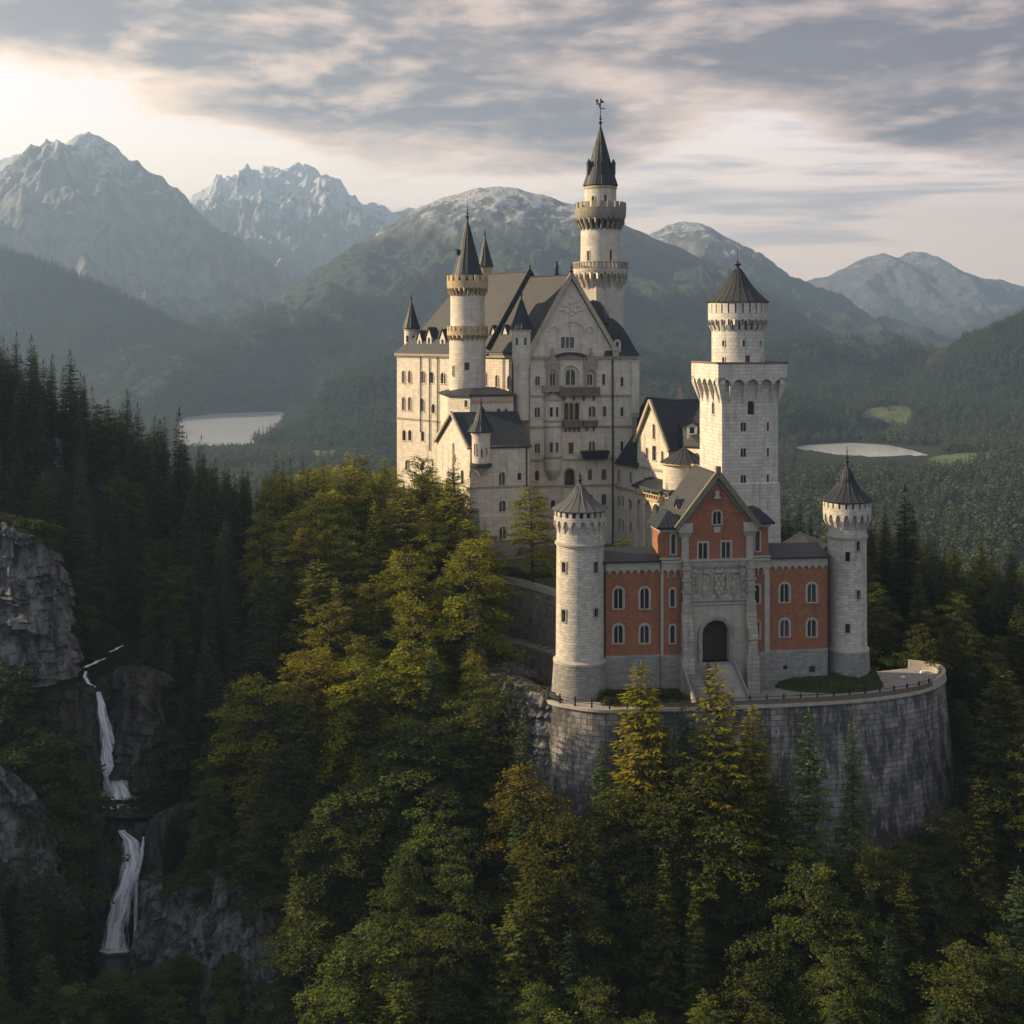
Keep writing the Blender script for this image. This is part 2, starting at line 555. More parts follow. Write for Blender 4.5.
def bastion_mat():
    m, n, b, o = new_mat('streaked_bastion_masonry')
    uv = n.n('ShaderNodeTexCoord')
    geo = n.n('ShaderNodeNewGeometry')
    br = n.n('ShaderNodeTexBrick', {'Vector': uv.outputs['UV'], 'Color1': (0, 0, 0, 1), 'Color2': (1, 1, 1, 1), 'Mortar': (0.5, 0.5, 0.5, 1), 'Scale': 1.0,
                                    'Mortar Size': 0.05, 'Mortar Smooth': 0.3, 'Brick Width': 1.7, 'Row Height': 0.75})
    warp = n.n('ShaderNodeVectorMath', {0: uv.outputs['UV'], 1: (0.42, 0.10, 1)}, operation='MULTIPLY')
    st = n.noise(warp.outputs[0], 1.6, 7, 0.68, 0.2)
    warp2 = n.n('ShaderNodeVectorMath', {0: uv.outputs['UV'], 1: (0.8, 0.22, 1)}, operation='MULTIPLY')
    st2 = n.noise(warp2.outputs[0], 2.1, 7, 0.7)
    big = n.noise(geo.outputs['Position'], 0.12, 4, 0.6)
    fine = n.noise(geo.outputs['Position'], 2.6, 6, 0.7)
    f = n.math('ADD', n.math('MULTIPLY', br.outputs[0], 0.6), n.math('MULTIPLY', fine, 0.4))
    c = n.mix(f, (0.12, 0.11, 0.098), (0.31, 0.285, 0.25))
    c = n.mix(n.math('MULTIPLY', br.outputs['Fac'], 0.75), c, (0.06, 0.057, 0.052))
    c = n.mix(n.math('MULTIPLY', n.ramp(n.math('ADD', n.math('MULTIPLY', st, 0.65), n.math('MULTIPLY', big, 0.35)), 0.42, 0.55), 0.85), c, (0.040, 0.039, 0.037))
    c = n.mix(n.math('MULTIPLY', n.ramp(st2, 0.56, 0.70), 0.7), c, (0.52, 0.50, 0.46))
    n.set(b.inputs['Base Color'], c)
    b.inputs['Roughness'].default_value = 0.9
    b.inputs['Specular IOR Level'].default_value = 0.2
    h = n.math('SUBTRACT', fine, n.math('MULTIPLY', br.outputs['Fac'], 0.8))
    n.set(b.inputs['Normal'], n.n('ShaderNodeBump', {'Strength': 0.8, 'Distance': 0.12, 'Height': h}))
    return m


M['bastion'] = bastion_mat()


def ground_mat(name, soil_a, soil_b, rock_a, rock_b, lo=0.50, hi=0.72, scale=1.0):
    """forest floor on the flatter ground, bare rock on the steep"""
    m, n, b, o = new_mat(name)
    geo = n.n('ShaderNodeNewGeometry')
    nz = n.n('ShaderNodeSeparateXYZ', {0: geo.outputs['Normal']}).outputs[2]
    p = geo.outputs['Position']
    n1 = n.noise(p, 0.35 * scale, 6, 0.65)
    n2 = n.noise(p, 1.3 * scale, 7, 0.7)
    rv = n.n('ShaderNodeVectorMath', {0: p, 1: (1.0, 1.0, 0.35)}, operation='MULTIPLY')
    n3 = n.noise(rv.outputs[0], 0.6 * scale, 8, 0.7, 0.8)
    soil = n.mix(n2, soil_a, soil_b)
    rock = n.mix(n.ramp(n3, 0.36, 0.64), rock_a, rock_b)
    f = n.ramp(n.math('ADD', nz, n.math('MULTIPLY', n.math('SUBTRACT', n1, 0.5), 0.5)), lo, hi)
    c = n.mix(f, rock, soil)
    n.set(b.inputs['Base Color'], c)
    b.inputs['Roughness'].default_value = 0.95
    b.inputs['Specular IOR Level'].default_value = 0.15
    n.set(b.inputs['Normal'], n.n('ShaderNodeBump', {'Strength': 0.9, 'Distance': 0.5 / scale, 'Height': n.math('ADD', n2, n3)}))
    return m


M['near_ground'] = ground_mat('forest_floor', (0.022, 0.024, 0.012), (0.045, 0.04, 0.022), (0.08, 0.077, 0.072), (0.24, 0.23, 0.215), 0.42, 0.62)
M['rock'] = ground_mat('limestone_cliff', (0.018, 0.022, 0.010), (0.04, 0.042, 0.02), (0.030, 0.029, 0.028), (0.17, 0.165, 0.157), 0.80, 1.05, 1.0)
M['wetrock'] = ground_mat('dark_wet_rock', (0.018, 0.022, 0.010), (0.03, 0.032, 0.016), (0.018, 0.016, 0.014), (0.095, 0.085, 0.075), 0.75, 1.0, 1.0)
M['rubble'] = masonry('brown_rubble', (0.25, 0.22, 0.175), (0.10, 0.088, 0.07), (0.15, 0.13, 0.105), 0.75, 0.5, (0.05, 0.045, 0.035), 0.75, 1.2, vary=0.7)


def mountain_mat(name, tree_z, snow_z, rock_a, rock_b, forest_a, forest_b, span=150.0, snow_amt=1.0, meadow=None, fscale=1.0):
    m, n, b, o = new_mat(name)
    geo = n.n('ShaderNodeNewGeometry')
    p = geo.outputs['Position']
    z = n.n('ShaderNodeSeparateXYZ', {0: p}).outputs[2]
    nz = n.n('ShaderNodeSeparateXYZ', {0: geo.outputs['Normal']}).outputs[2]
    n1 = n.noise(p, 0.0042, 8, 0.62, 0.3)
    n2 = n.noise(p, 0.018, 9, 0.66)
    n3 = n.noise(p, 0.055 * fscale, 6, 0.7)
    # rock streaks run down the fall line (stretched in height)
    sv = n.n('ShaderNodeVectorMath', {0: p, 1: (1.0, 0.6, 0.30)}, operation='MULTIPLY')
    n4 = n.noise(sv.outputs[0], 0.016, 9, 0.68, 0.5)
    rock = n.mix(n.ramp(n4, 0.34, 0.66), rock_a, rock_b)
    forest = n.mix(n.ramp(n3, 0.36, 0.64), forest_a, forest_b)
    if meadow:
        forest = n.mix(n.math('MULTIPLY', n.ramp(n1, 0.55, 0.68), 0.7), forest, meadow)
    zz = n.math('ADD', z, n.math('MULTIPLY', n.math('SUBTRACT', n2, 0.5), span * 1.7))
    zz = n.math('ADD', zz, n.math('MULTIPLY', n.math('SUBTRACT', n1, 0.5), span * 2.0))
    zz = n.math('SUBTRACT', zz, n.math('MULTIPLY', n.math('SUBTRACT', nz, 0.75), span * 1.0))
    fr = n.ramp(zz, tree_z - span * 0.5, tree_z + span * 0.5)
    col = n.mix(fr, forest, rock)
    # gullies with scree showing through the wood
    col = n.mix(n.math('MULTIPLY', n.ramp(n4, 0.63, 0.72), n.math('MULTIPLY', n.ramp(zz, tree_z - span * 3.0, tree_z), 0.55)), col, rock_b)
    sz = n.math('ADD', n.math('MULTIPLY', n.math('SUBTRACT', n4, 0.5), span * 5.0), n.math('ADD', z, n.math('MULTIPLY', n.math('SUBTRACT', n2, 0.5), span * 4.0)))
    sz = n.math('ADD', sz, n.math('MULTIPLY', n.math('SUBTRACT', nz, 0.72), span * 1.6))
    sn = n.math('MULTIPLY', n.ramp(sz, snow_z - span * 0.22, snow_z + span * 0.22), snow_amt)
    col = n.mix(sn, col, (0.66, 0.68, 0.72))
    n.set(b.inputs['Base Color'], col)
    b.inputs['Roughness'].default_value = 0.95
    b.inputs['Specular IOR Level'].default_value = 0.1
    n5 = n.noise(sv.outputs[0], 0.07, 8, 0.72, 0.3)
    n.set(b.inputs['Normal'], n.n('ShaderNodeBump', {'Strength': 1.0, 'Distance': 30.0, 'Height': n.math('ADD', n.math('ADD', n.math('MULTIPLY', n4, 1.2), n.math('MULTIPLY', n5, 0.6)), n.math('MULTIPLY', n3, 0.4))}))
    return m


ROCK_A, ROCK_B = (0.10, 0.098, 0.096), (0.27, 0.262, 0.255)
FOR_A, FOR_B = (0.016, 0.025, 0.017), (0.060, 0.068, 0.038)
M['mt_left'] = mountain_mat('grey_peak_rock', 120, 690, ROCK_A, ROCK_B, FOR_A, FOR_B, 190, 0.5)
M['mt_snow'] = mountain_mat('snowy_peak_rock', 260, 700, ROCK_A, (0.30, 0.29, 0.285), FOR_A, FOR_B, 230, 0.7)
M['mt_mid'] = mountain_mat('wooded_mountain', 330, 470, (0.075, 0.075, 0.076), (0.24, 0.236, 0.235), FOR_A, (0.062, 0.068, 0.040), 120, 0.5, meadow=(0.075, 0.078, 0.045))
M['mt_right'] = mountain_mat('blue_wooded_mountain', 330, 520, (0.09, 0.09, 0.09), (0.23, 0.228, 0.225), FOR_A, FOR_B, 130, 0.42, meadow=(0.075, 0.085, 0.04))
M['mt_far'] = mountain_mat('far_range_rock', 120, 640, (0.09, 0.092, 0.1), (0.16, 0.162, 0.17), FOR_A, FOR_B, 200, 0.3)
M['hill'] = mountain_mat('wooded_hill', 900, 2000, ROCK_A, ROCK_B, (0.016, 0.023, 0.015), (0.045, 0.052, 0.028), 120, 0.0, fscale=1.4)
M['valley'] = mountain_mat('valley_floor', 900, 2000, ROCK_A, ROCK_B, (0.018, 0.026, 0.014), (0.045, 0.05, 0.024), 120, 0.0, meadow=(0.09, 0.11, 0.04))
M['meadow'] = plain('meadow_grass', (0.075, 0.092, 0.035), 0.95, nscale=0.03, amt=0.3, spec=0.1)
M['lawn'] = plain('short_lawn_grass', (0.050, 0.068, 0.020), 0.95, nscale=1.2, amt=0.4, bump=0.6, bscale=9, spec=0.1)
M['gravel'] = plain('pale_gravel_paving', (0.225, 0.205, 0.185), 0.9, nscale=0.9, amt=0.16, bump=0.2, bscale=8, spec=0.2)
M['yard'] = plain('courtyard_paving', (0.25, 0.225, 0.19), 0.9, nscale=0.7, amt=0.25, bump=0.2, bscale=6, spec=0.2)


def water_mat(name, col, rough, bump):
    m, n, b, o = new_mat(name)
    geo = n.n('ShaderNodeNewGeometry')
    b.inputs['Base Color'].default_value = (*col, 1)
    b.inputs['Roughness'].default_value = rough
    b.inputs['IOR'].default_value = 1.33
    b.inputs['Specular IOR Level'].default_value = 0.6
    nn = n.noise(geo.outputs['Position'], bump[0], 4, 0.6)
    n.set(b.inputs['Normal'], n.n('ShaderNodeBump', {'Strength': bump[1], 'Distance': bump[2], 'Height': nn}))
    return m


M['lake'] = water_mat('lake_water', (0.42, 0.435, 0.445), 0.16, (0.03, 0.5, 0.6))  # pale base colour stands in for bright sky reflected on the water
M['stream'] = water_mat('stream_water', (0.035, 0.04, 0.04), 0.08, (1.2, 0.5, 0.15))


def fall_mat():
    m, n, b, o = new_mat('falling_water')
    uv = n.n('ShaderNodeTexCoord')
    v = n.n('ShaderNodeVectorMath', {0: uv.outputs['UV'], 1: (2.6, 0.16, 1)}, operation='MULTIPLY')
    s = n.noise(v.outputs[0], 1.5, 7, 0.68, 0.4)
    v2 = n.n('ShaderNodeVectorMath', {0: uv.outputs['UV'], 1: (0.9, 0.3, 1)}, operation='MULTIPLY')
    s2 = n.noise(v2.outputs[0], 1.1, 4, 0.6)
    c = n.mix(n.ramp(s, 0.32, 0.62), (0.55, 0.58, 0.60), (0.90, 0.91, 0.92))
    n.set(b.inputs['Base Color'], c)
    b.inputs['Roughness'].default_value = 0.6
    b.inputs['Subsurface Weight'].default_value = 0.0
    tr = n.n('ShaderNodeBsdfTransparent')
    sep = n.n('ShaderNodeSeparateXYZ', {0: uv.outputs['UV']})
    # thin edges: UV x runs -1..1 across the fall
    e = n.math('ABSOLUTE', sep.outputs[0])
    a = n.math('SUBTRACT', n.math('ADD', n.math('MULTIPLY', s, 1.6), n.math('MULTIPLY', s2, 0.7)), n.math('MULTIPLY', n.math('POWER', e, 1.9), 1.1))
    al = n.ramp(a, 0.50, 1.20)
    mx = n.n('ShaderNodeMixShader', {0: al, 1: tr, 2: b})
    n.set(o.inputs[0], mx)
    n.set(b.inputs['Normal'], n.n('ShaderNodeBump', {'Strength': 0.7, 'Distance': 0.3, 'Height': s}))
    return m


M['fall'] = fall_mat()

# ------------------------------------------------------------------ near ground: a smooth surface through surveyed spots
WATER_Z = -151.0


def pts_px(rows):
    return [((px - CX) / F * Y, Y, z) for px, Y, z in rows]


SPOTS = pts_px([
    (0, 90, -112), (300, 90, -116), (512, 90, -116), (800, 90, -116), (1024, 90, -112), (-300, 110, -80),
    (0, 130, -104), (250, 130, -108), (512, 130, -105), (760, 130, -105), (1024, 130, -103),
    (-200, 160, -70), (0, 155, -86), (60, 150, -92), (130, 150, -97), (220, 150, -97), (400, 150, -95), (600, 150, -95), (800, 150, -95), (1024, 150, -93), (1200, 150, -95),
    (-200, 185, -38), (0, 172, -62), (45, 170, -76), (122, 168, -89), (200, 168, -89), (300, 168, -87), (400, 168, -84), (520, 166, -81), (650, 166, -80), (800, 166, -80), (950, 166, -80), (1040, 166, -84),
    (0, 186, -42), (60, 186, -58), (128, 181, -73), (160, 182, -78), (200, 183, -72), (250, 183, -70), (300, 186, -72), (400, 186, -73), (480, 184, -67), (980, 182, -72), (1040, 180, -76),
    (0, 200, -27), (50, 198, -43), (92, 197, -54), (122, 189, -69.5), (135, 195, -58), (170, 197, -58), (230, 200, -61), (300, 205, -60), (400, 205, -61), (470, 205, -57), (500, 203, -55), (960, 196, -64), (1040, 198, -68),
    (-150, 205, -14), (0, 228, -21), (60, 212, -36), (115, 207, -51), (170, 215, -50), (230, 222, -51), (320, 226, -51), (420, 228, -52), (480, 228, -53),
    (-150, 245, -8), (0, 262, -23), (80, 235, -26.5), (130, 240, -31), (180, 243, -36), (235, 246, -42), (285, 250, -44.5), (330, 250, -43), (400, 245, -49), (450, 246, -52),
    (-150, 300, -20), (0, 310, -42), (150, 290, -52), (250, 290, -58), (330, 300, -60), (385, 330, -70), (430, 380, -92), (560, 380, -92),
    (560, 240, -54), (650, 240, -54), (650, 210, -54), (720, 240, -54), (820, 235, -56), (800, 205, -54), (880, 204, -55), (890, 218, -50), (960, 216, -55), (1040, 216, -60), (1180, 200, -72),
    (880, 260, -56), (1000, 260, -66), (700, 300, -66), (900, 320, -86), (1100, 260, -80),
    (-100, 400, -85), (150, 400, -100), (300, 420, -112), (800, 420, -112), (1050, 400, -115),
    (-100, 520, -146), (200, 520, -148), (500, 520, -148), (800, 520, -148), (1100, 520, -148),
])


def tps_fit(pts, lam=6.0):
    p = np.array(pts)
    x, y, z = p[:, 0], p[:, 1], p[:, 2]
    n = len(p)
    r2 = (x[:, None] - x[None]) ** 2 + (y[:, None] - y[None]) ** 2
    K = 0.5 * r2 * np.log(r2 + 1e-9) / 100.0 + np.eye(n) * lam
    A = np.zeros((n + 3, n + 3))
    A[:n, :n] = K
    A[:n, n], A[:n, n + 1], A[:n, n + 2] = 1, x, y
    A[n, :n], A[n + 1, :n], A[n + 2, :n] = 1, x, y
    b = np.zeros(n + 3)
    b[:n] = z
    w = np.linalg.solve(A, b)
    return x, y, w


_tx, _ty, _tw = tps_fit(SPOTS)


def ground(X, Y):
    X = np.asarray(X, float)
    Y = np.asarray(Y, float)
    sh = X.shape
    xf, yf = X.ravel(), Y.ravel()
    out = np.empty(len(xf))
    for i in range(0, len(xf), 20000):
        xx, yy = xf[i:i + 20000], yf[i:i + 20000]
        r2 = (xx[:, None] - _tx[None]) ** 2 + (yy[:, None] - _ty[None]) ** 2
        out[i:i + 20000] = (0.5 * r2 * np.log(r2 + 1e-9) / 100.0) @ _tw[:-3] + _tw[-3] + _tw[-2] * xx + _tw[-1] * yy
    return np.clip(out.reshape(sh), -152, 30)


gx = np.arange(-230, 251, 1.6)
gy = np.arange(84, 521, 1.6)
GX, GY = np.meshgrid(gx, gy)
GZ = ground(GX, GY)
GZ = GZ + fbm(GX / 14, GY / 14, 4, 5) * 1.6 + fbm(GX / 4, GY / 4, 3, 9) * 0.35
# the stream has cut its bed
BED = [(126, 212, -50.0), (122, 206, -51.2), (104, 200, -52.8), (88, 197, -53.8), (95, 194.8, -55.0), (106, 193.6, -58), (122, 191, -70.6), (120, 184.5, -70.9), (118, 182.5, -79), (116, 180, -88.0), (112, 165, -91), (106, 145, -99), (100, 120, -108)]
bed = [((px - CX) / F * Y, Y, z) for px, Y, z in BED]
for (x0_, y0_, z0_), (x1_, y1_, z1_) in zip(bed[:-1], bed[1:]):
    L2 = (x1_ - x0_) ** 2 + (y1_ - y0_) ** 2
    T_ = np.clip(((GX - x0_) * (x1_ - x0_) + (GY - y0_) * (y1_ - y0_)) / L2, 0, 1)
    D_ = np.hypot(GX - x0_ - T_ * (x1_ - x0_), GY - y0_ - T_ * (y1_ - y0_))
    GZ = np.minimum(GZ, z0_ + (z1_ - z0_) * T_ - 0.4 + np.maximum(0, D_ - 4.5) * 1.25)
edge_f = np.clip((GY - 430) / 90, 0, 1)
GZ = GZ * (1 - edge_f) + np.minimum(GZ, -148) * edge_f
GZ = np.where(edge_f >= 1, -156, GZ)
gb = tag(grid_mesh('terrain', GX, GY, GZ, M['near_ground']), kind='structure')


def hgt(x, y):
    """height of the finished near ground"""
    i = min(max((x - gx[0]) / 1.6, 0), len(gx) - 1.001)
    j = min(max((y - gy[0]) / 1.6, 0), len(gy) - 1.001)
    a, b = int(i), int(j)
    u, v = i - a, j - b
    return (GZ[b, a] * (1 - u) + GZ[b, a + 1] * u) * (1 - v) + (GZ[b + 1, a] * (1 - u) + GZ[b + 1, a + 1] * u) * v


# ------------------------------------------------------------------ lakes and valley floor
def inside(poly, x, y):
    x = np.asarray(x, float)
    y = np.asarray(y, float)
    r = np.zeros(x.shape, bool)
    n = len(poly)
    for i in range(n):
        x0, y0 = poly[i]
        x1, y1 = poly[(i + 1) % n]
        c = ((y0 > y) != (y1 > y)) & (x < (x1 - x0) * (y - y0) / (y1 - y0 + 1e-12) + x0)
        r ^= c
    return r


def shore(pxpy):
    out = []
    for px, py in pxpy:
        Y = WATER_Z * F / (HY - py)
        out.append(((px - CX) / F * Y, Y))
    return out


def smooth_poly(p, k=2):
    for _ in range(k):
        q = []
        for i in range(len(p)):
            a, b = p[i], p[(i + 1) % len(p)]
            q += [(a[0] * .75 + b[0] * .25, a[1] * .75 + b[1] * .25), (a[0] * .25 + b[0] * .75, a[1] * .25 + b[1] * .75)]
        p = q
    return p


LAKE_A = smooth_poly(shore([(176, 424), (186, 416.5), (215, 413.6), (262, 411.8), (289, 411.5), (284, 418), (279, 425), (275, 433), (268, 439), (256, 444), (215, 447), (178, 446)]))
LAKE_B = smooth_poly(shore([(790, 447), (806, 445.2), (824, 443.6), (850, 442.6), (870, 443.9), (888, 444.9), (904, 448.4), (917, 451.4), (931, 456), (934, 458.6), (913, 459.4), (896, 457.4), (874, 458.8), (852, 455.4), (834, 454.6), (816, 451), (802, 450)]))
vx = np.arange(-2600, 2601, 13.0)
vy = np.concatenate([np.arange(480, 2700, 13.0), np.arange(2700, 7000, 60.0)])
VX, VY = np.meshgrid(vx, vy)
VZ = -149.3 + fbm(VX / 160, VY / 160, 4, 21) * 3.0
for lk in (LAKE_A, LAKE_B):
    VZ = np.where(inside(lk, VX, VY), -157, VZ)
VZ = np.where(VY < 520, -149.3, VZ)


def bump_at(X, Y, px, py_, cx_, cy_, h):
    """a low rise of the valley floor"""
    return h * np.exp(-((X - cx_) / px) ** 2 - ((Y - cy_) / py_) ** 2)


RISES = [(420, 200, 1050, 1420, 34), (300, 200, 700, 2150, 30), (260, 190, -250, 1900, 6)]
for sx_, sy_, cx_, cy_, h_ in RISES:
    add = bump_at(VX, VY, sx_, sy_, cx_, cy_, h_)
    for lk in (LAKE_A, LAKE_B):
        add = np.where(inside(lk, VX, VY), 0, add)
    VZ = VZ + add
# shores fall away gently towards the water
for lk in (LAKE_B, LAKE_A):
    cxl, cyl = np.mean([p[0] for p in lk]), np.mean([p[1] for p in lk])
    big_l = [(cxl + (p[0] - cxl) * 1.13, cyl + (p[1] - cyl) * 1.16) for p in lk]
    VZ = np.where(inside(big_l, VX, VY) & ~inside(lk, VX, VY), np.minimum(VZ, -149.8), VZ)
tag(grid_mesh('valley_floor', VX, VY, VZ, M['valley']), kind='structure')


def flat_sheet(name, poly, z, m, kind='structure'):
    mb = MB()
    mb.face([(p[0], p[1], z) for p in poly])
    o = mb.build(name, m)
    return tag(o, kind=kind)


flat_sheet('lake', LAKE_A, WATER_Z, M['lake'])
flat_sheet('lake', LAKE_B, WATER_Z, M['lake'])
# the outer ground that carries the land to the horizon
og = MB()
og.face([(-30000, -600, -160), (30000, -600, -160), (30000, 30000, -160), (-30000, 30000, -160)])
tag(og.build('ground', M['valley']), kind='structure')


# ------------------------------------------------------------------ mountains
class Hill:
    """a ridge whose crest passes through surveyed points (photo column, row) at depth Y0, falling away in front and behind"""
    def __init__(s, name, m, Y0, crest, front, back, base, nx=300, ny=150, pw=1.25, amp=40, lam=300, jag=12, warp=0.5, seed=1, skew=0.0, hollow=0.0, label=None):
        xs = np.array([(px - CX) / F * Y0 for px, _ in crest])
        zs = np.array([(HY - py) / F * Y0 for _, py in crest])
        s.Y0 = Y0
        X = np.linspace(xs[0], xs[-1], nx)
        tY = np.concatenate([np.linspace(-1, 0, ny), np.linspace(0, 1, ny // 4)[1:]])
        Y = np.where(tY < 0, Y0 + tY * front, Y0 + tY * back)
        GX_, GY_ = np.meshgrid(X, Y)
        T = np.abs(np.repeat(tY[:, None], nx, 1))
        # spurs wander sideways as they come down
        wx = GX_ + fbm(GX_ / lam * 0.8, GY_ / lam * 0.5, 4, seed + 50) * lam * warp * T * 2.0 + skew * T * front
        crest_z = np.interp(wx, xs, zs)
        up = np.maximum(crest_z - base, 0)
        prof = (1 - T) ** pw
        prof = prof * (1 - hollow * np.sin(np.pi * T))
        rg = ridged(GX_ / lam, GY_ / (lam * 1.7), 6, seed) - 0.9
        fine_ = fbm(GX_ / (lam * 0.14), GY_ / (lam * 0.2), 5, seed + 7)
        env = np.clip(T * 5, 0.10, 1) * np.clip((1 - T) * 3.0, 0, 1)
        Zm = base + up * prof + rg * amp * env * np.clip(up / (amp * 3), 0.0, 1.0) + fine_ * amp * 0.34 * env
        jg = (ridged(GX_ / (lam * 0.22), GY_ / (lam * 0.5), 4, seed + 90) - 0.8) * jag * np.clip(1 - T * 3, 0, 1)
        Zm = Zm + jg
        Zm = np.where(T >= 0.999, base - 8, Zm)
        for lk in (LAKE_A, LAKE_B):
            xs_, ys_ = [p[0] for p in lk], [p[1] for p in lk]
            e = np.hypot((GX_ - (min(xs_) + max(xs_)) / 2) / (0.5 * (max(xs_) - min(xs_))), (GY_ - (min(ys_) + max(ys_)) / 2) / (0.5 * (max(ys_) - min(ys_))))
            k = np.clip((e - 1.02) / 0.55, 0, 1)
            k = k * k * (3 - 2 * k)
            Zm = -160 + (Zm + 160) * k
        s.X, s.Y, s.Z, s.T = X, Y, Zm, T
        s.ob = tag(grid_mesh(name, GX_, GY_, Zm, m), kind='structure')

    def height(s, x, y):
        i = np.clip(np.interp(x, s.X, np.arange(len(s.X))), 0, len(s.X) - 1.001)
        j = np.clip(np.interp(y, s.Y, np.arange(len(s.Y))), 0, len(s.Y) - 1.001)
        a, b = i.astype(int), j.astype(int)
        u, v = i - a, j - b
        z = s.Z
        h = (z[b, a] * (1 - u) + z[b, a + 1] * u) * (1 - v) + (z[b + 1, a] * (1 - u) + z[b + 1, a + 1] * u) * v
        out = (x < s.X[0]) | (x > s.X[-1]) | (y < s.Y[0]) | (y > s.Y[-1])
        return np.where(out, -999, h)


HL = {}
# far left-hand rocky peak, with a lower shoulder at the frame's edge
HL['left_peak'] = Hill('mountain', M['mt_left'], 5200, [(-330, 330), (-200, 250), (-100, 205), (-40, 178), (0, 202), (22, 182), (42, 160), (60, 149), (76, 137), (88, 132), (102, 135), (116, 144), (130, 157), (148, 168), (160, 176),
                       (176, 187), (190, 205), (215, 226), (240, 243), (262, 258), (290, 283), (330, 318), (400, 352)], 2100, 1500, -150, 520, 240, 1.15, 130, 560, 14, 0.5, 11)
HL['shoulder'] = Hill('mountain', M['mt_left'], 7200, [(-260, 230), (-120, 175), (-60, 160), (0, 158), (14, 155), (30, 156), (44, 163), (70, 190), (120, 240), (200, 330)], 1800, 1500, -150, 200, 100, 1.2, 120, 500, 30, 0.4, 71)
HL['snow_peak'] = Hill('mountain', M['mt_snow'], 8200, [(90, 330), (150, 250), (188, 200), (205, 189), (222, 184), (236, 176), (244, 182), (254, 177), (262, 171), (270, 168), (282, 171), (294, 167), (306, 166), (316, 172), (322, 180), (332, 181),
                       (342, 184), (352, 196), (364, 203), (378, 208), (392, 213), (404, 210), (414, 213), (440, 232), (520, 300), (580, 345)], 2800, 1600, -150, 520, 240, 1.05, 210, 600, 30, 0.55, 23)
HL['mid'] = Hill('mountain', M['mt_mid'], 4400, [(130, 372), (180, 348), (215, 341), (250, 318), (290, 290), (330, 262), (362, 240), (395, 223), (420, 208), (445, 198), (470, 191), (492, 188), (512, 189), (540, 196), (570, 203), (600, 210),
                 (626, 226), (650, 237), (690, 253), (730, 272), (780, 302), (830, 333), (880, 356), (940, 380)], 2350, 1500, -150, 560, 300, 1.15, 70, 520, 4, 0.5, 31, hollow=0.10)
HL['right_peak'] = Hill('mountain', M['mt_right'], 6000, [(560, 300), (620, 255), (650, 235), (668, 224), (684, 221), (698, 222), (716, 231), (740, 245), (770, 266), (800, 287), (830, 304), (860, 321), (890, 333), (920, 343), (960, 352), (1020, 362)],
                        2300, 1500, -150, 360, 170, 1.1, 65, 600, 4, 0.5, 43)
HL['far_range'] = Hill('mountain', M['mt_far'], 9200, [(740, 330), (780, 292), (806, 281), (830, 276), (852, 264), (866, 257), (884, 254), (898, 257), (912, 252), (926, 253), (944, 263), (966, 275), (984, 279), (1004, 281), (1024, 287), (1100, 270), (1200, 300), (1300, 340)],
                       2400, 1500, -150, 320, 130, 1.1, 75, 760, 8, 0.5, 57)
HL['far_back'] = Hill('hill', M['hill'], 6800, [(820, 372), (880, 352), (930, 338), (980, 322), (1024, 305), (1100, 285), (1250, 300)], 2000, 1200, -150, 200, 90, 1.2, 60, 500, 5, 0.5, 61)
# wooded hill on the left across the lake
HL['left_hill'] = Hill('hill', M['hill'], 2950, [(-560, 190), (-420, 200), (-300, 205), (-180, 212), (-80, 225), (0, 248), (40, 262), (82, 278), (120, 296), (160, 318), (190, 336), (215, 350), (240, 366), (262, 378), (284, 392), (310, 404), (340, 412), (372, 416)], 470, 700, -152, 420, 150, 0.95, 26, 220, 3, 0.35, 77)
# foothill right of the left lake
HL['knoll'] = Hill('hill', M['hill'], 2250, [(238, 422), (262, 412), (285, 398), (310, 388), (335, 379), (360, 372), (385, 364), (410, 358), (450, 350), (520, 348), (600, 350), (660, 358), (720, 374), (790, 395), (840, 412)], 560, 500, -152, 380, 150, 1.0, 22, 200, 3, 0.35, 83)
# hills on the right
HL['right_hill'] = Hill('hill', M['hill'], 2500, [(800, 436), (836, 424), (872, 410), (905, 395), (935, 376), (960, 356), (985, 339), (1010, 325), (1030, 316), (1080, 296), (1180, 270), (1350, 262)], 640, 700, -152, 360, 150, 1.0, 28, 230, 3, 0.35, 91)
HL['right_low'] = Hill('hill', M['hill'], 3600, [(700, 392), (740, 384), (780, 376), (810, 374), (850, 380), (890, 388), (930, 392), (980, 386), (1060, 370)], 700, 600, -152, 300, 120, 1.05, 30, 260, 3, 0.35, 97)

# meadows by the right-hand lake and below the pale wall at the left
def meadow(pxpy, z=-148.0):
    p = []
    for px, py in pxpy:
        Y = z * F / (HY - py)
        p.append(((px - CX) / F * Y, Y))
    return p
def vheight(x, y):
    i = np.clip(np.interp(x, vx, np.arange(len(vx))), 0, len(vx) - 1.001)
    j = np.clip(np.interp(y, vy, np.arange(len(vy))), 0, len(vy) - 1.001)
    a, b = i.astype(int), j.astype(int)
    u, v = i - a, j - b
    return (VZ[b, a] * (1 - u) + VZ[b, a + 1] * u) * (1 - v) + (VZ[b + 1, a] * (1 - u) + VZ[b + 1, a + 1] * u) * v


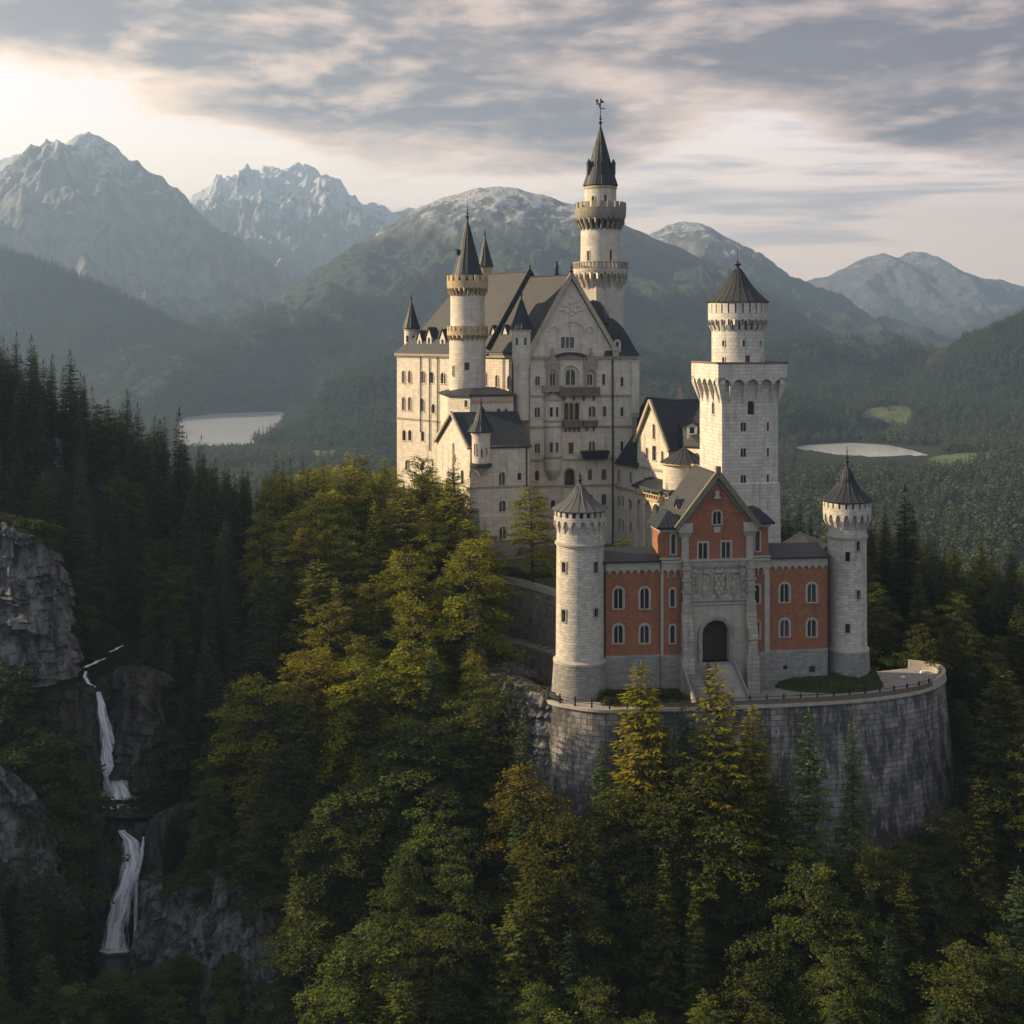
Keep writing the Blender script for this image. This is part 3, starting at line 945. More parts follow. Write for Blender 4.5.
MEADOWS = [smooth_poly(meadow(q)) for q in (
    [(850, 432), (866, 425), (888, 422), (908, 423), (914, 428), (904, 436), (884, 441), (862, 439)],
    [(928, 462), (950, 459), (985, 457), (999, 459), (996, 465), (970, 469), (944, 472), (930, 467)],
    [(286, 452), (318, 450), (352, 450), (352, 455), (316, 456), (288, 457)],
    [(1000, 424), (1024, 418), (1050, 418), (1040, 427), (1012, 429)])]
for md in MEADOWS:
    x0, x1 = min(p[0] for p in md), max(p[0] for p in md)
    y0, y1 = min(p[1] for p in md), max(p[1] for p in md)
    ax = np.arange(x0, x1 + 8, 8.0)
    ay = np.arange(y0, y1 + 8, 8.0)
    AX, AY = np.meshgrid(ax, ay)
    mk = inside(md, (AX[:-1, :-1] + AX[1:, 1:]) / 2, (AY[:-1, :-1] + AY[1:, 1:]) / 2)
    if mk.any():
        AZ = vheight(AX, AY) + 0.9
        tag(grid_mesh('meadow', AX, AY, AZ, M['meadow'], mask=mk), kind='structure')


# ------------------------------------------------------------------ foliage
def leaf_mat(name, dark, light, trans=0.28, hue=0.02):
    m, n, b, o = new_mat(name)
    at = n.n('ShaderNodeAttribute', attribute_name='tone')
    oi = n.n('ShaderNodeObjectInfo')
    c = n.mix(at.outputs['Fac'], dark, light)
    c = n.mix(1.0, c, oi.outputs['Color'], 'MULTIPLY')
    hs = n.n('ShaderNodeHueSaturation', {'Hue': n.math('ADD', 0.5 - hue, n.math('MULTIPLY', oi.outputs['Random'], hue * 2)), 'Saturation': 1.0,
                                         'Value': n.math('ADD', 0.82, n.math('MULTIPLY', oi.outputs['Random'], 0.36)), 'Color': c})
    n.set(b.inputs['Base Color'], hs)
    b.inputs['Roughness'].default_value = 0.75
    b.inputs['Specular IOR Level'].default_value = 0.12
    t = n.n('ShaderNodeBsdfTranslucent', {0: hs})
    n.set(o.inputs[0], n.n('ShaderNodeMixShader', {0: trans, 1: b, 2: t}))
    return m


M['spruce'] = leaf_mat('spruce_needles', (0.014, 0.025, 0.012), (0.052, 0.070, 0.026), 0.22)
M['beech'] = leaf_mat('beech_leaves', (0.045, 0.062, 0.012), (0.135, 0.145, 0.026), 0.42, 0.014)
M['larch'] = leaf_mat('larch_needles', (0.042, 0.056, 0.011), (0.128, 0.130, 0.022), 0.38, 0.014)
M['farleaf'] = leaf_mat('distant_foliage', (0.018, 0.032, 0.017), (0.078, 0.092, 0.038), 0.15)
M['bark'] = plain('dark_bark', (0.052, 0.042, 0.032), 0.95, nscale=2.5, amt=0.4, bump=0.6, spec=0.1)
M['palebark'] = plain('grey_bark', (0.13, 0.115, 0.09), 0.95, nscale=2.5, amt=0.4, bump=0.4, spec=0.1)


def quads_mesh(name, V, tone, m):
    """V (n,4,3) leaf faces, tone per face"""
    n = len(V)
    me = bpy.data.meshes.new(name)
    me.vertices.add(n * 4)
    me.vertices.foreach_set("co", V.astype(np.float32).ravel())
    me.loops.add(n * 4)
    me.loops.foreach_set("vertex_index", np.arange(n * 4, dtype=np.int32))
    me.polygons.add(n)
    me.polygons.foreach_set("loop_start", np.arange(0, n * 4, 4, dtype=np.int32))
    me.update(calc_edges=True)
    a = me.attributes.new('tone', 'FLOAT', 'FACE')
    a.data.foreach_set('value', np.asarray(tone, np.float32))
    me.materials.append(m)
    return me


def leaf(p, d, side, ln, wd):
    """a pointed leaf-shaped face from p along d, spread along side"""
    a = p
    c = p + d * ln
    mid = p + d * (ln * 0.45)
    return np.stack([a, mid + side * wd * 0.5, c, mid - side * wd * 0.5])


def trunk_mesh(name, H, r, m, lean, top=0.94, limbs=()):
    mb = MB()
    N = 7
    mb.tube([(lean[0] * (i / N) ** 2, lean[1] * (i / N) ** 2, -2.5 + (H * top + 2.5) * i / N) for i in range(N + 1)], [r * (1.25 - 1.15 * i / N) for i in range(N + 1)], 6)
    for pts, rr in limbs:
        mb.tube(pts, [rr * (1 - 0.75 * i / (len(pts) - 1)) for i in range(len(pts))], 4)
    o = mb.build(name, m)
    me = o.data
    bpy.data.objects.remove(o)
    return me


def conifer(seed, H=20.0, Rm=3.4, droop=0.35, gap=0.42, per=(5, 7), start=0.06, mat='spruce', full=1.0, prog=0.8, ragged=0.3, lnk=0.50):
    rg = np.random.default_rng(seed)
    L, T = [], []
    z = H * start
    limbs = []
    # irregular outline: some sides fuller than others
    lob = rg.uniform(0, 6.28, 3)
    while z < H - 0.25:
        t = z / H
        base = Rm * (1 - t) ** prog
        n = rg.integers(per[0], per[1] + 1)
        if t > 0.9:
            n = max(3, n - 2)
        a0 = rg.uniform(0, 6.28)
        ragf = 1 - ragged * rg.random() * (0.4 + 0.6 * (rg.random() < 0.5))
        for k in range(n):
            az = a0 + 6.283 * k / n + rg.normal(0, 0.25)
            ln = (base * ragf * rg.uniform(0.62, 1.15) * (1 + 0.18 * math.sin(2 * az + lob[0]) + 0.12 * math.sin(3 * az + lob[1])) + 0.22)
            if t < 0.16 and rg.random() < 0.35:
                ln *= 0.5
            up = (0.55 * t - 0.05) + rg.normal(0, 0.08)
            dirh = np.array([math.cos(az), math.sin(az), 0])
            lat = np.array([-math.sin(az), math.cos(az), 0])
            zz = z + rg.normal(0, 0.14)
            tone = np.clip(rg.normal(0.5, 0.22), 0, 1)
            m = max(2, int(ln / 0.22 * full))
            for i in range(m):
                s = (i + 0.6) / m
                if s < 0.12:
                    continue
                p = dirh * (ln * s) + np.array([0, 0, zz + ln * (up * s - droop * s * s + 0.10 * s ** 4)])
                w = lnk * (0.55 + 0.75 * math.sin(math.pi * min(1, s * 0.72 + 0.12))) * min(1.0, ln * 0.6 + 0.25)
                for sg in (-1, 1):
                    d = lat * sg * rg.uniform(0.7, 1.0) + dirh * rg.uniform(0.25, 0.75) + np.array([0, 0, rg.uniform(-0.45, 0.05)])
                    d /= np.linalg.norm(d)
                    side = np.cross(d, [0, 0, 1]) + np.array([0, 0, rg.normal(0, 0.45)])
                    side /= np.linalg.norm(side) + 1e-9
                    L.append(leaf(p + rg.normal(0, 0.05, 3), d, side, w * rg.uniform(0.75, 1.3), w * rg.uniform(0.28, 0.46)))
                    T.append(np.clip(tone + rg.normal(0, 0.15) + 0.2 * (s - 0.5), 0, 1))
            p = dirh * ln + np.array([0, 0, zz + ln * (up - droop + 0.1)])
            d = dirh + np.array([0, 0, -0.15])
            L.append(leaf(p - d * 0.2, d / np.linalg.norm(d), lat, 0.6, 0.24))
            T.append(np.clip(tone + 0.15, 0, 1))
            if ln > 1.1:
                limbs.append(([np.array([0, 0, zz]), dirh * ln * 0.5 + [0, 0, zz + ln * (up * 0.5 - droop * 0.25)], dirh * ln * 0.9 + [0, 0, zz + ln * (up * 0.9 - droop * 0.8)]], 0.05 + 0.012 * ln))
        z += gap * (1.15 - 0.55 * t) * rg.uniform(0.75, 1.25)
    # leader
    for k in range(6):
        d = np.array([rg.normal(0, 0.12), rg.normal(0, 0.12), 1.0])
        L.append(leaf(np.array([0, 0, H - 1.0 + 0.14 * k]), d / np.linalg.norm(d), np.array([math.cos(k), math.sin(k), 0]), 0.75, 0.16))
        T.append(0.6)
    return quads_mesh('crown', np.array(L), T, M[mat]), trunk_mesh('trunk', H, 0.26 * H / 20, M['bark'], (0, 0), 0.93, limbs[::2])


def broadleaf(seed, H=18.0, Rm=4.6, start=0.22, nl=58, mat='beech', leafk=1.0, flat=0.55, dens=1.0):
    """a trunk with limbs that arch out into flat layered sprays of leaves"""
    rg = np.random.default_rng(seed)
    L, T, limbs = [], [], []
    lob = rg.uniform(0, 6.28, 3)
    lean = rg.normal(0, 0.5, 2)
    for k in range(nl):
        t = start + (0.97 - start) * ((k + rg.random()) / nl) ** 0.9
        az = k * 2.39996 + rg.normal(0, 0.35)
        u = (t - start) / (1 - start)
        prof = (math.sin(math.pi * min(1, 0.16 + 0.86 * u)) ** 0.75) * (1.0 - 0.25 * u)
        ln = Rm * prof * rg.uniform(0.6, 1.15) * (1 + 0.2 * math.sin(2 * az + lob[0]) + 0.14 * math.sin(3 * az + lob[1])) + 0.4
        rise = 0.25 + 0.75 * u + rg.normal(0, 0.12)
        dirh = np.array([math.cos(az), math.sin(az), 0])
        lat = np.array([-math.sin(az), math.cos(az), 0])
        tone = np.clip(rg.normal(0.5, 0.25), 0, 1)
        base = np.array([lean[0] * t * t, lean[1] * t * t, t * H * 0.95])

        def at(s):
            return base + dirh * (ln * s) + lat * (0.25 * ln * math.sin(lob[2] + k) * s * s) + np.array([0, 0, ln * (rise * s - 0.55 * s * s * (0.5 + flat))])
        limbs.append(([base, at(0.5), at(0.95)], 0.05 + 0.02 * ln))
        ns = max(2, int(ln / 0.5))
        for i in range(1, ns + 1):
            s = i / ns
            if s < 0.22:
                continue
            p0 = at(s)
            for sg in (-1, 1):
                tl = (0.55 + 0.30 * ln * (1.05 - s)) * rg.uniform(0.7, 1.25)
                d = lat * sg * rg.uniform(0.6, 1.0) + dirh * rg.uniform(0.3, 0.9)
                d /= np.linalg.norm(d)
                nt = max(2, int(tl / 0.15 * dens))
                for q in range(nt):
                    w = (q + 0.5) / nt
                    pt0 = p0 + d * tl * w + np.array([0, 0, -0.18 * tl * w * w + rg.normal(0, 0.09)])
                    for _ in range(5):
                        pt = pt0 + rg.normal(0, 0.12, 3)
                        a = rg.uniform(0, 6.28)
                        dd = d * 0.7 + np.array([math.cos(a), math.sin(a), rg.normal(-0.15, 0.35)])
                        dd /= np.linalg.norm(dd)
                        side = np.cross(dd, [0, 0, 1]) + np.array([0, 0, rg.normal(0, 0.5)])
                        side /= np.linalg.norm(side) + 1e-9
                        sz = rg.uniform(0.16, 0.31) * leafk
                        L.append(leaf(pt, dd, side, sz, sz * 0.62))
                        T.append(np.clip(tone + rg.normal(0, 0.2), 0, 1))
    return quads_mesh('crown', np.array(L), T, M[mat]), trunk_mesh('trunk', H, 0.24 * H / 18, M['bark'], lean * 0.95, 0.93, limbs)


def far_tree(seed, kind):
    """a small far-off tree: few, large sprays"""
    rg = np.random.default_rng(seed)
    L, T = [], []
    if kind == 'c':
        H, Rm = 20, 3.6
        for z in np.arange(1.5, H, 1.25):
            b = Rm * (1 - z / H) ** 0.85 + 0.25
            for k in range(6):
                az = rg.uniform(0, 6.28)
                d = np.array([math.cos(az), math.sin(az), -0.35])
                d /= np.linalg.norm(d)
                s = np.array([-math.sin(az), math.cos(az), rg.normal(0, 0.3)])
                ln = b * rg.uniform(0.7, 1.2)
                L.append(leaf(np.array([0, 0, z + rg.normal(0, 0.3) + 0.4]), d, s, ln, ln * 0.75))
                T.append(np.clip(rg.normal(0.45, 0.25), 0, 1))
        L.append(leaf(np.array([0, 0, H - 2.5]), np.array([0, 0, 1.0]), np.array([1.0, 0, 0]), 3.0, 0.7))
        L.append(leaf(np.array([0, 0, H - 2.5]), np.array([0, 0, 1.0]), np.array([0, 1.0, 0]), 3.0, 0.7))
        T += [0.5, 0.5]
    else:
        for k in range(120):
            v = rg.normal(0, 1, 3)
            v /= np.linalg.norm(v)
            p = np.array([v[0] * 4.2, v[1] * 4.2, 9 + v[2] * 6.5]) * np.array([1, 1, 1]) * rg.uniform(0.7, 1.05)
            a = rg.uniform(0, 6.28)
            d = np.array([math.cos(a), math.sin(a), rg.normal(0, 0.3)])
            s = np.cross(d, v)
            s /= np.linalg.norm(s) + 1e-9
            L.append(leaf(p - d * 1.0, d, s, 2.4, 1.7))
            T.append(np.clip(0.5 + 0.1 * rg.normal(), 0, 1))
    return quads_mesh('crown', np.array(L), T, M['farleaf'])


FAR = []
for i, kd in enumerate('cccbb'):
    o = bpy.data.objects.new('distant_tree', far_tree(500 + i, kd))
    FAR.append(o)


def scatter(name, pts, scale, protos, seed, zscale=None):
    """one forest: each of its points carries a tree of one of the given kinds, scale and turn by point"""
    rg = np.random.default_rng(seed)
    n = len(pts)
    me = bpy.data.meshes.new(name)
    me.vertices.add(n)
    me.vertices.foreach_set('co', np.asarray(pts, np.float32).ravel())
    a = me.attributes.new('sc', 'FLOAT', 'POINT')
    a.data.foreach_set('value', np.asarray(scale, np.float32))
    a = me.attributes.new('rot', 'FLOAT', 'POINT')
    a.data.foreach_set('value', rg.uniform(0, 6.28, n).astype(np.float32))
    a = me.attributes.new('pick', 'INT', 'POINT')
    a.data.foreach_set('value', rg.integers(0, len(protos), n).astype(np.int32))
    ob = bpy.data.objects.new(name, me)
    COL.objects.link(ob)
    g = bpy.data.node_groups.new(name, 'GeometryNodeTree')
    g.interface.new_socket('Geometry', in_out='INPUT', socket_type='NodeSocketGeometry')
    g.interface.new_socket('Geometry', in_out='OUTPUT', socket_type='NodeSocketGeometry')
    nn, lk = g.nodes, g.links
    gi, go = nn.new('NodeGroupInput'), nn.new('NodeGroupOutput')
    sc_ = nn.new('GeometryNodeInputNamedAttribute')
    sc_.data_type = 'FLOAT'
    sc_.inputs[0].default_value = 'sc'
    rt = nn.new('GeometryNodeInputNamedAttribute')
    rt.data_type = 'FLOAT'
    rt.inputs[0].default_value = 'rot'
    pk = nn.new('GeometryNodeInputNamedAttribute')
    pk.data_type = 'INT'
    pk.inputs[0].default_value = 'pick'
    cx = nn.new('ShaderNodeCombineXYZ')
    lk.new(rt.outputs[0], cx.inputs[2])
    jn = nn.new('GeometryNodeJoinGeometry')
    for k, pr in enumerate(protos):
        ip = nn.new('GeometryNodeInstanceOnPoints')
        oi = nn.new('GeometryNodeObjectInfo')
        oi.inputs['Object'].default_value = pr
        oi.inputs['As Instance'].default_value = True
        cmp = nn.new('FunctionNodeCompare')
        cmp.data_type = 'INT'
        cmp.operation = 'EQUAL'
        lk.new([x for x in pk.outputs if x.enabled][0], cmp.inputs[2])
        cmp.inputs[3].default_value = k
        lk.new(gi.outputs[0], ip.inputs['Points'])
        lk.new(cmp.outputs[0], ip.inputs['Selection'])
        lk.new(oi.outputs['Geometry'], ip.inputs['Instance'])
        lk.new(cx.outputs[0], ip.inputs['Rotation'])
        lk.new([x for x in sc_.outputs if x.enabled][0], ip.inputs['Scale'])
        lk.new(ip.outputs[0], jn.inputs[0])
    lk.new(jn.outputs[0], go.inputs[0])
    md = ob.modifiers.new('trees', 'NODES')
    md.node_group = g
    return tag(ob, kind='stuff')


def fan(n, Y0, Y1, px0, px1, seed):
    rg = np.random.default_rng(seed)
    Y = np.sqrt(rg.uniform(Y0 ** 2, Y1 ** 2, n))
    px = rg.uniform(px0, px1, n)
    return (px - CX) / F * Y, Y


def visible_pts(x, y, hf, lo=-150.0):
    h = hf(x, y)
    k = h > lo
    return x[k], y[k], h[k]


rgf = np.random.default_rng(4)
# valley wood
x, y = fan(26000, 500, 2650, -60, 1090, 1)
ok = np.ones(len(x), bool)
for p_ in (LAKE_A, LAKE_B):
    cxl, cyl = np.mean([p[0] for p in p_]), np.mean([p[1] for p in p_])
    ok &= ~inside([(cxl + (p[0] - cxl) * 1.015, cyl + (p[1] - cyl) * 1.03) for p in p_], x, y)
for p_ in MEADOWS:
    ok &= ~inside(p_, x, y) | (rgf.random(len(x)) < 0.02)
gaps = fbm(x / 120, y / 160, 3, 66)
ok &= gaps > -0.42
# keep the belt in front of each lake low enough not to hide the water
x, y = x[ok], y[ok]
h = vheight(x, y)
for k in ('left_hill', 'knoll', 'right_hill', 'right_low', 'mid'):
    h = np.maximum(h, np.where(HL[k].height(x, y) > -151, HL[k].height(x, y), -999))
s = rgf.uniform(0.6, 1.15, len(x))
# the belts on the near shores are young and low: the water shows above them
pxs = CX + F * x / y
for a_, b_, row, y_far in ((165, 282, 441.5, 1900), (796, 940, 457.0, 1720)):
    hm_ = -(row - HY) / F * y - h
    m_ = (pxs > a_) & (pxs < b_) & (y < y_far) & (h < -60)
    s = np.where(m_, np.minimum(s, np.maximum(hm_ / 21.0, 0.0)), s)
kk = s > 0.18
x, y, h, s = x[kk], y[kk], h[kk], s[kk]
scatter('valley_forest', np.stack([x, y, h - 0.5], 1), s, FAR, 11)
# hill woods
for nm, key, n, px0, px1, y0, y1, sd in (('hillside_forest', 'left_hill', 15000, -60, 380, 2480, 3120, 2), ('hillside_forest', 'knoll', 13000, 235, 850, 1690, 2420, 3),
                                         ('hillside_forest', 'right_hill', 12000, 795, 1090, 1860, 2680, 5), ('hillside_forest', 'right_low', 8000, 690, 1070, 2900, 3700, 6)):
    x, y = fan(n, y0, y1, px0, px1, sd)
    h = HL[key].height(x, y)
    k = h > -149
    x, y, h = x[k], y[k], h[k]
    s = np.random.default_rng(sd).uniform(0.65, 1.25, len(x))
    scatter(nm, np.stack([x, y, h - 0.6], 1), s, FAR[:4] if key != 'left_hill' else FAR[:3], 20 + sd)
# the foot of the big middle mountain
x, y = fan(24000, 2050, 3300, 180, 1000, 8)
h = HL['mid'].height(x, y)
k = (h > -148) & (fbm(x / 210, y / 260, 4, 33) > -0.22)
x, y, h = x[k], y[k], h[k]
scatter('mountain_forest', np.stack([x, y, h - 0.6], 1), np.random.default_rng(9).uniform(0.8, 1.5, len(x)), FAR[:4], 31)
# ------------------------------------------------------------------ building helpers
def V2(x, y):
    return Vector((x, y))


class Frame:
    """a wall's own axes: a along it, z up, o outwards"""
    def __init__(s, P0, P1):
        s.p = V2(*P0)
        d = V2(*P1) - s.p
        s.L = d.length
        s.t = d / s.L
        s.n = V2(s.t.y, -s.t.x)

    def __call__(s, a, z, o=0.0):
        q = s.p + s.t * a + s.n * o
        return (q.x, q.y, z)

    def box(s, mb, a0, a1, z0, z1, o0, o1, taper=None):
        """block: along a0..a1, z0..z1, out o0..o1 (taper: outer reach at the bottom instead of o1)"""
        ob = o1 if taper is None else taper
        b = [s(a0, z0, ob), s(a1, z0, ob), s(a1, z0, o0), s(a0, z0, o0)]
        t = [s(a0, z1, o1), s(a1, z1, o1), s(a1, z1, o0), s(a0, z1, o0)]
        mb.hull8(b, t)

    def col(s, px):
        return on_line(px, s.p, s.p + s.t)

    def at(s, px, py):
        a, Y = s.col(px)
        return a, Z(py, Y)


def clip_poly(sub, clip):
    out = sub
    n = len(clip)
    for i in range(n):
        a, b = clip[i], clip[(i + 1) % n]
        inp, out = out, []
        for j in range(len(inp)):
            p, q = inp[j], inp[(j + 1) % len(inp)]
            sp = (b[0] - a[0]) * (p[1] - a[1]) - (b[1] - a[1]) * (p[0] - a[0])
            sq = (b[0] - a[0]) * (q[1] - a[1]) - (b[1] - a[1]) * (q[0] - a[0])
            if sp >= 0:
                out.append(p)
            if (sp >= 0) != (sq >= 0):
                k = sp / (sp - sq)
                out.append((p[0] + (q[0] - p[0]) * k, p[1] + (q[1] - p[1]) * k))
        if not out:
            return []
    return out


def wall(mb, fr, z0, z1, ops=(), depth=0.45, a0=0.0, a1=None, o=0.0, clip=None):
    a1 = fr.L if a1 is None else a1
    ops = [q for q in ops if q[0] > a0 and q[1] < a1 and q[2] > z0 and q[3] < z1]
    us = sorted({a0, a1, *[q[0] for q in ops], *[q[1] for q in ops]})
    zs = sorted({z0, z1, *[q[2] for q in ops], *[q[3] for q in ops]})
    for i in range(len(us) - 1):
        for j in range(len(zs) - 1):
            cu, cz = (us[i] + us[i + 1]) / 2, (zs[j] + zs[j + 1]) / 2
            if any(q[0] < cu < q[1] and q[2] < cz < q[3] for q in ops):
                continue
            poly = [(us[i], zs[j]), (us[i + 1], zs[j]), (us[i + 1], zs[j + 1]), (us[i], zs[j + 1])]
            if clip:
                poly = clip_poly(poly, clip)
            if len(poly) > 2:
                mb.face([fr(a, z, o) for a, z in poly], [(a, z) for a, z in poly])
    for q in ops:
        b0, b1, c0, c1 = q[:4]
        mb.face([fr(b0, c0, o), fr(b0, c0, o - depth), fr(b0, c1, o - depth), fr(b0, c1, o)])
        mb.face([fr(b1, c0, o - depth), fr(b1, c0, o), fr(b1, c1, o), fr(b1, c1, o - depth)])
        mb.face([fr(b0, c0, o - depth), fr(b0, c0, o), fr(b1, c0, o), fr(b1, c0, o - depth)])
        mb.face([fr(b0, c1, o), fr(b0, c1, o - depth), fr(b1, c1, o - depth), fr(b1, c1, o)])


def arch_pts(c, hw, spring, n=7, pointed=False):
    if pointed:
        r = hw * 1.5
        left = [(c + hw - r + r * math.cos(t), spring + r * math.sin(t)) for t in np.linspace(0, math.acos((r - hw) / r), n)]
        right = [(2 * c - x, z) for x, z in reversed(left)]
        return left + right[1:]
    return [(c + hw * math.cos(t), spring + hw * math.sin(t)) for t in np.linspace(0, math.pi, n)]


def window(parent, fr, c, zb, w, h, style='arch', lights=1, o=0.0, m='trim', frame=0.16, hood=True, sill=True, depth=0.3):
    """one window of a wall: stone frame with its arched lights, dark panes behind (a child). Returns its opening."""
    a0, a1, z1 = c - w / 2, c + w / 2, zb + h
    mb, pn = MB(), MB()
    po = o - 0.09
    lw = w / lights
    mul = min(0.17, lw * 0.22)
    for i in range(lights):
        l0, l1 = a0 + lw * i, a0 + lw * (i + 1)
        e0 = l0 + (mul / 2 if i else 0.03)
        e1 = l1 - (mul / 2 if i < lights - 1 else 0.03)
        cc, hw = (e0 + e1) / 2, (e1 - e0) / 2
        if style in ('arch', 'gothic'):
            spring = z1 - hw * (1.35 if style == 'gothic' else 1.04)
            ap = arch_pts(cc, hw, spring, 7, style == 'gothic')
            for k in range(len(ap) - 1):
                p, q = ap[k], ap[k + 1]
                mb.face([fr(q[0], q[1], po), fr(p[0], p[1], po), fr(p[0], z1, po), fr(q[0], z1, po)])
                mb.face([fr(p[0], p[1], po), fr(q[0], q[1], po), fr(q[0], q[1], po - 0.2), fr(p[0], p[1], po - 0.2)])
            top = spring
            mb.face([fr(l0, spring, po), fr(e0, spring, po), fr(e0, z1, po), fr(l0, z1, po)])
            mb.face([fr(e1, spring, po), fr(l1, spring, po), fr(l1, z1, po), fr(e1, z1, po)])
        else:
            top = z1
        for x0, x1 in ((l0, e0), (e1, l1)):
            if x1 - x0 > 1e-3:
                fr.box(mb, x0, x1, zb, top, po - 0.2, po)
    # face frame and a hood that follows the arch
    if frame:
        f = frame
        zt = z1 - (w / 2 if style != 'rect' and hood else 0)
        fr.box(mb, a0 - f, a0, zb, zt, o + 0.002, o + 0.07)
        fr.box(mb, a1, a1 + f, zb, zt, o + 0.002, o + 0.07)
        if style != 'rect' and hood:
            sp = z1 - w / 2
            for k in range(8):
                t0, t1 = math.pi * k / 8, math.pi * (k + 1) / 8
                r0, r1 = w / 2, w / 2 + f * 1.1
                kz = 1.0
                q = lambda r, t, oo: fr(c + r * math.cos(t), sp + r * kz * math.sin(t), oo)
                mb.face([q(r0, t0, o + 0.08), q(r1, t0, o + 0.08), q(r1, t1, o + 0.08), q(r0, t1, o + 0.08)])
                mb.face([q(r1, t0, o + 0.08), q(r1, t0, o), q(r1, t1, o), q(r1, t1, o + 0.08)])
                mb.face([q(r0, t0, o), q(r0, t0, o + 0.08), q(r0, t1, o + 0.08), q(r0, t1, o)])
            # flat corner pieces between arch and rectangle lie in the wall plane
            for sg in (0, 1):
                ts = np.linspace(0, math.pi / 2, 5) if sg == 0 else np.linspace(math.pi / 2, math.pi, 5)
                for k in range(4):
                    p = (c + w / 2 * math.cos(ts[k]), sp + w / 2 * math.sin(ts[k]))
                    q2 = (c + w / 2 * math.cos(ts[k + 1]), sp + w / 2 * math.sin(ts[k + 1]))
                    mb.face([fr(q2[0], q2[1], o + 0.004), fr(p[0], p[1], o + 0.004), fr(p[0], z1, o + 0.004), fr(q2[0], z1, o + 0.004)])
        else:
            fr.box(mb, a0 - f, a1 + f, z1, z1 + f, o + 0.002, o + 0.07)
    if sill:
        fr.box(mb, a0 - 0.22, a1 + 0.22, zb - 0.16, zb, o + 0.002, o + 0.17)
    if not frame:
        fr.box(mb, a0, a1, z1 - 0.06, z1, po - 0.2, po + 0.02)
    pn.face([fr(a0, zb, o - depth), fr(a1, zb, o - depth), fr(a1, z1, o - depth), fr(a0, z1, o - depth)])
    wn = mb.build('window', M[m], parent)
    pn.build('pane', M['pane'], wn)
    return (a0, a1, zb, z1)


def win_px(parent, fr, px, y0, y1, wpx, style='arch', lights=1, **kw):
    """a window surveyed on the photograph: column, top and bottom rows, width, laid on its wall"""
    a, Y = fr.col(px)
    al, _ = fr.col(px - wpx / 2)
    ar, _ = fr.col(px + wpx / 2)
    zb, zt = Z(y1, Y), Z(y0, Y)
    return window(parent, fr, a, zb, abs(ar - al), zt - zb, style, lights, **kw)


def corbel_table(mb, fr, a0, a1, zt, step=0.9, h=0.8, o=0.14, band=0.5, ob=0.0):
    """an arched frieze: a plate with a row of small round arches cut in its lower edge"""
    n = max(1, int(round((a1 - a0) / step)))
    s = (a1 - a0) / n
    fr.box(mb, a0, a1, zt - band, zt, ob, ob + o)
    zb = zt - band - h
    for i in range(n):
        c = a0 + s * (i + 0.5)
        hw = s * 0.36
        sp = zt - band - hw * 1.15
        ap = arch_pts(c, hw, sp, 5)
        full = [(a0 + s * (i + 1), sp)] + ap + [(a0 + s * i, sp)]
        for k in range(len(full) - 1):
            p, q = full[k], full[k + 1]
            if abs(p[0] - q[0]) < 1e-6:
                continue
            mb.face([fr(q[0], q[1], ob + o), fr(p[0], p[1], ob + o), fr(p[0], zt - band, ob + o), fr(q[0], zt - band, ob + o)])
            mb.face([fr(p[0], p[1], ob + o), fr(q[0], q[1], ob + o), fr(q[0], q[1], ob), fr(p[0], p[1], ob)])
        fr.box(mb, c - s / 2 - s * 0.12, c - s / 2 + s * 0.12, zb, sp, ob, ob + o, taper=ob + 0.03)
    fr.box(mb, a1 - s * 0.12, a1, zb, zt - band - s * 0.36 * 1.15, ob, ob + o, taper=ob + 0.03)


def finial(parent, x, y, z, h, name='finial', r=0.16, balls=2):
    mb = MB()
    prof = [(r * 1.5, z - 0.15), (r * 1.2, z + 0.1)]
    zz = z + 0.1
    for k in range(balls):
        b = r * (2.1 - 0.6 * k)
        for t in (0.0, 0.35, 0.5, 0.65, 1.0):
            prof.append((0.5 * r + b * math.sin(math.pi * t) * 0.8, zz + b * 1.6 * t + 0.02 * (t > 0)))
        zz += b * 1.6 + h * 0.06
        prof.append((0.5 * r, zz))
    prof += [(0.4 * r, z + h * 0.8), (0.02, z + h)]
    mb.lathe(x, y, prof, 8)
    return mb.build(name, M['iron'], parent)


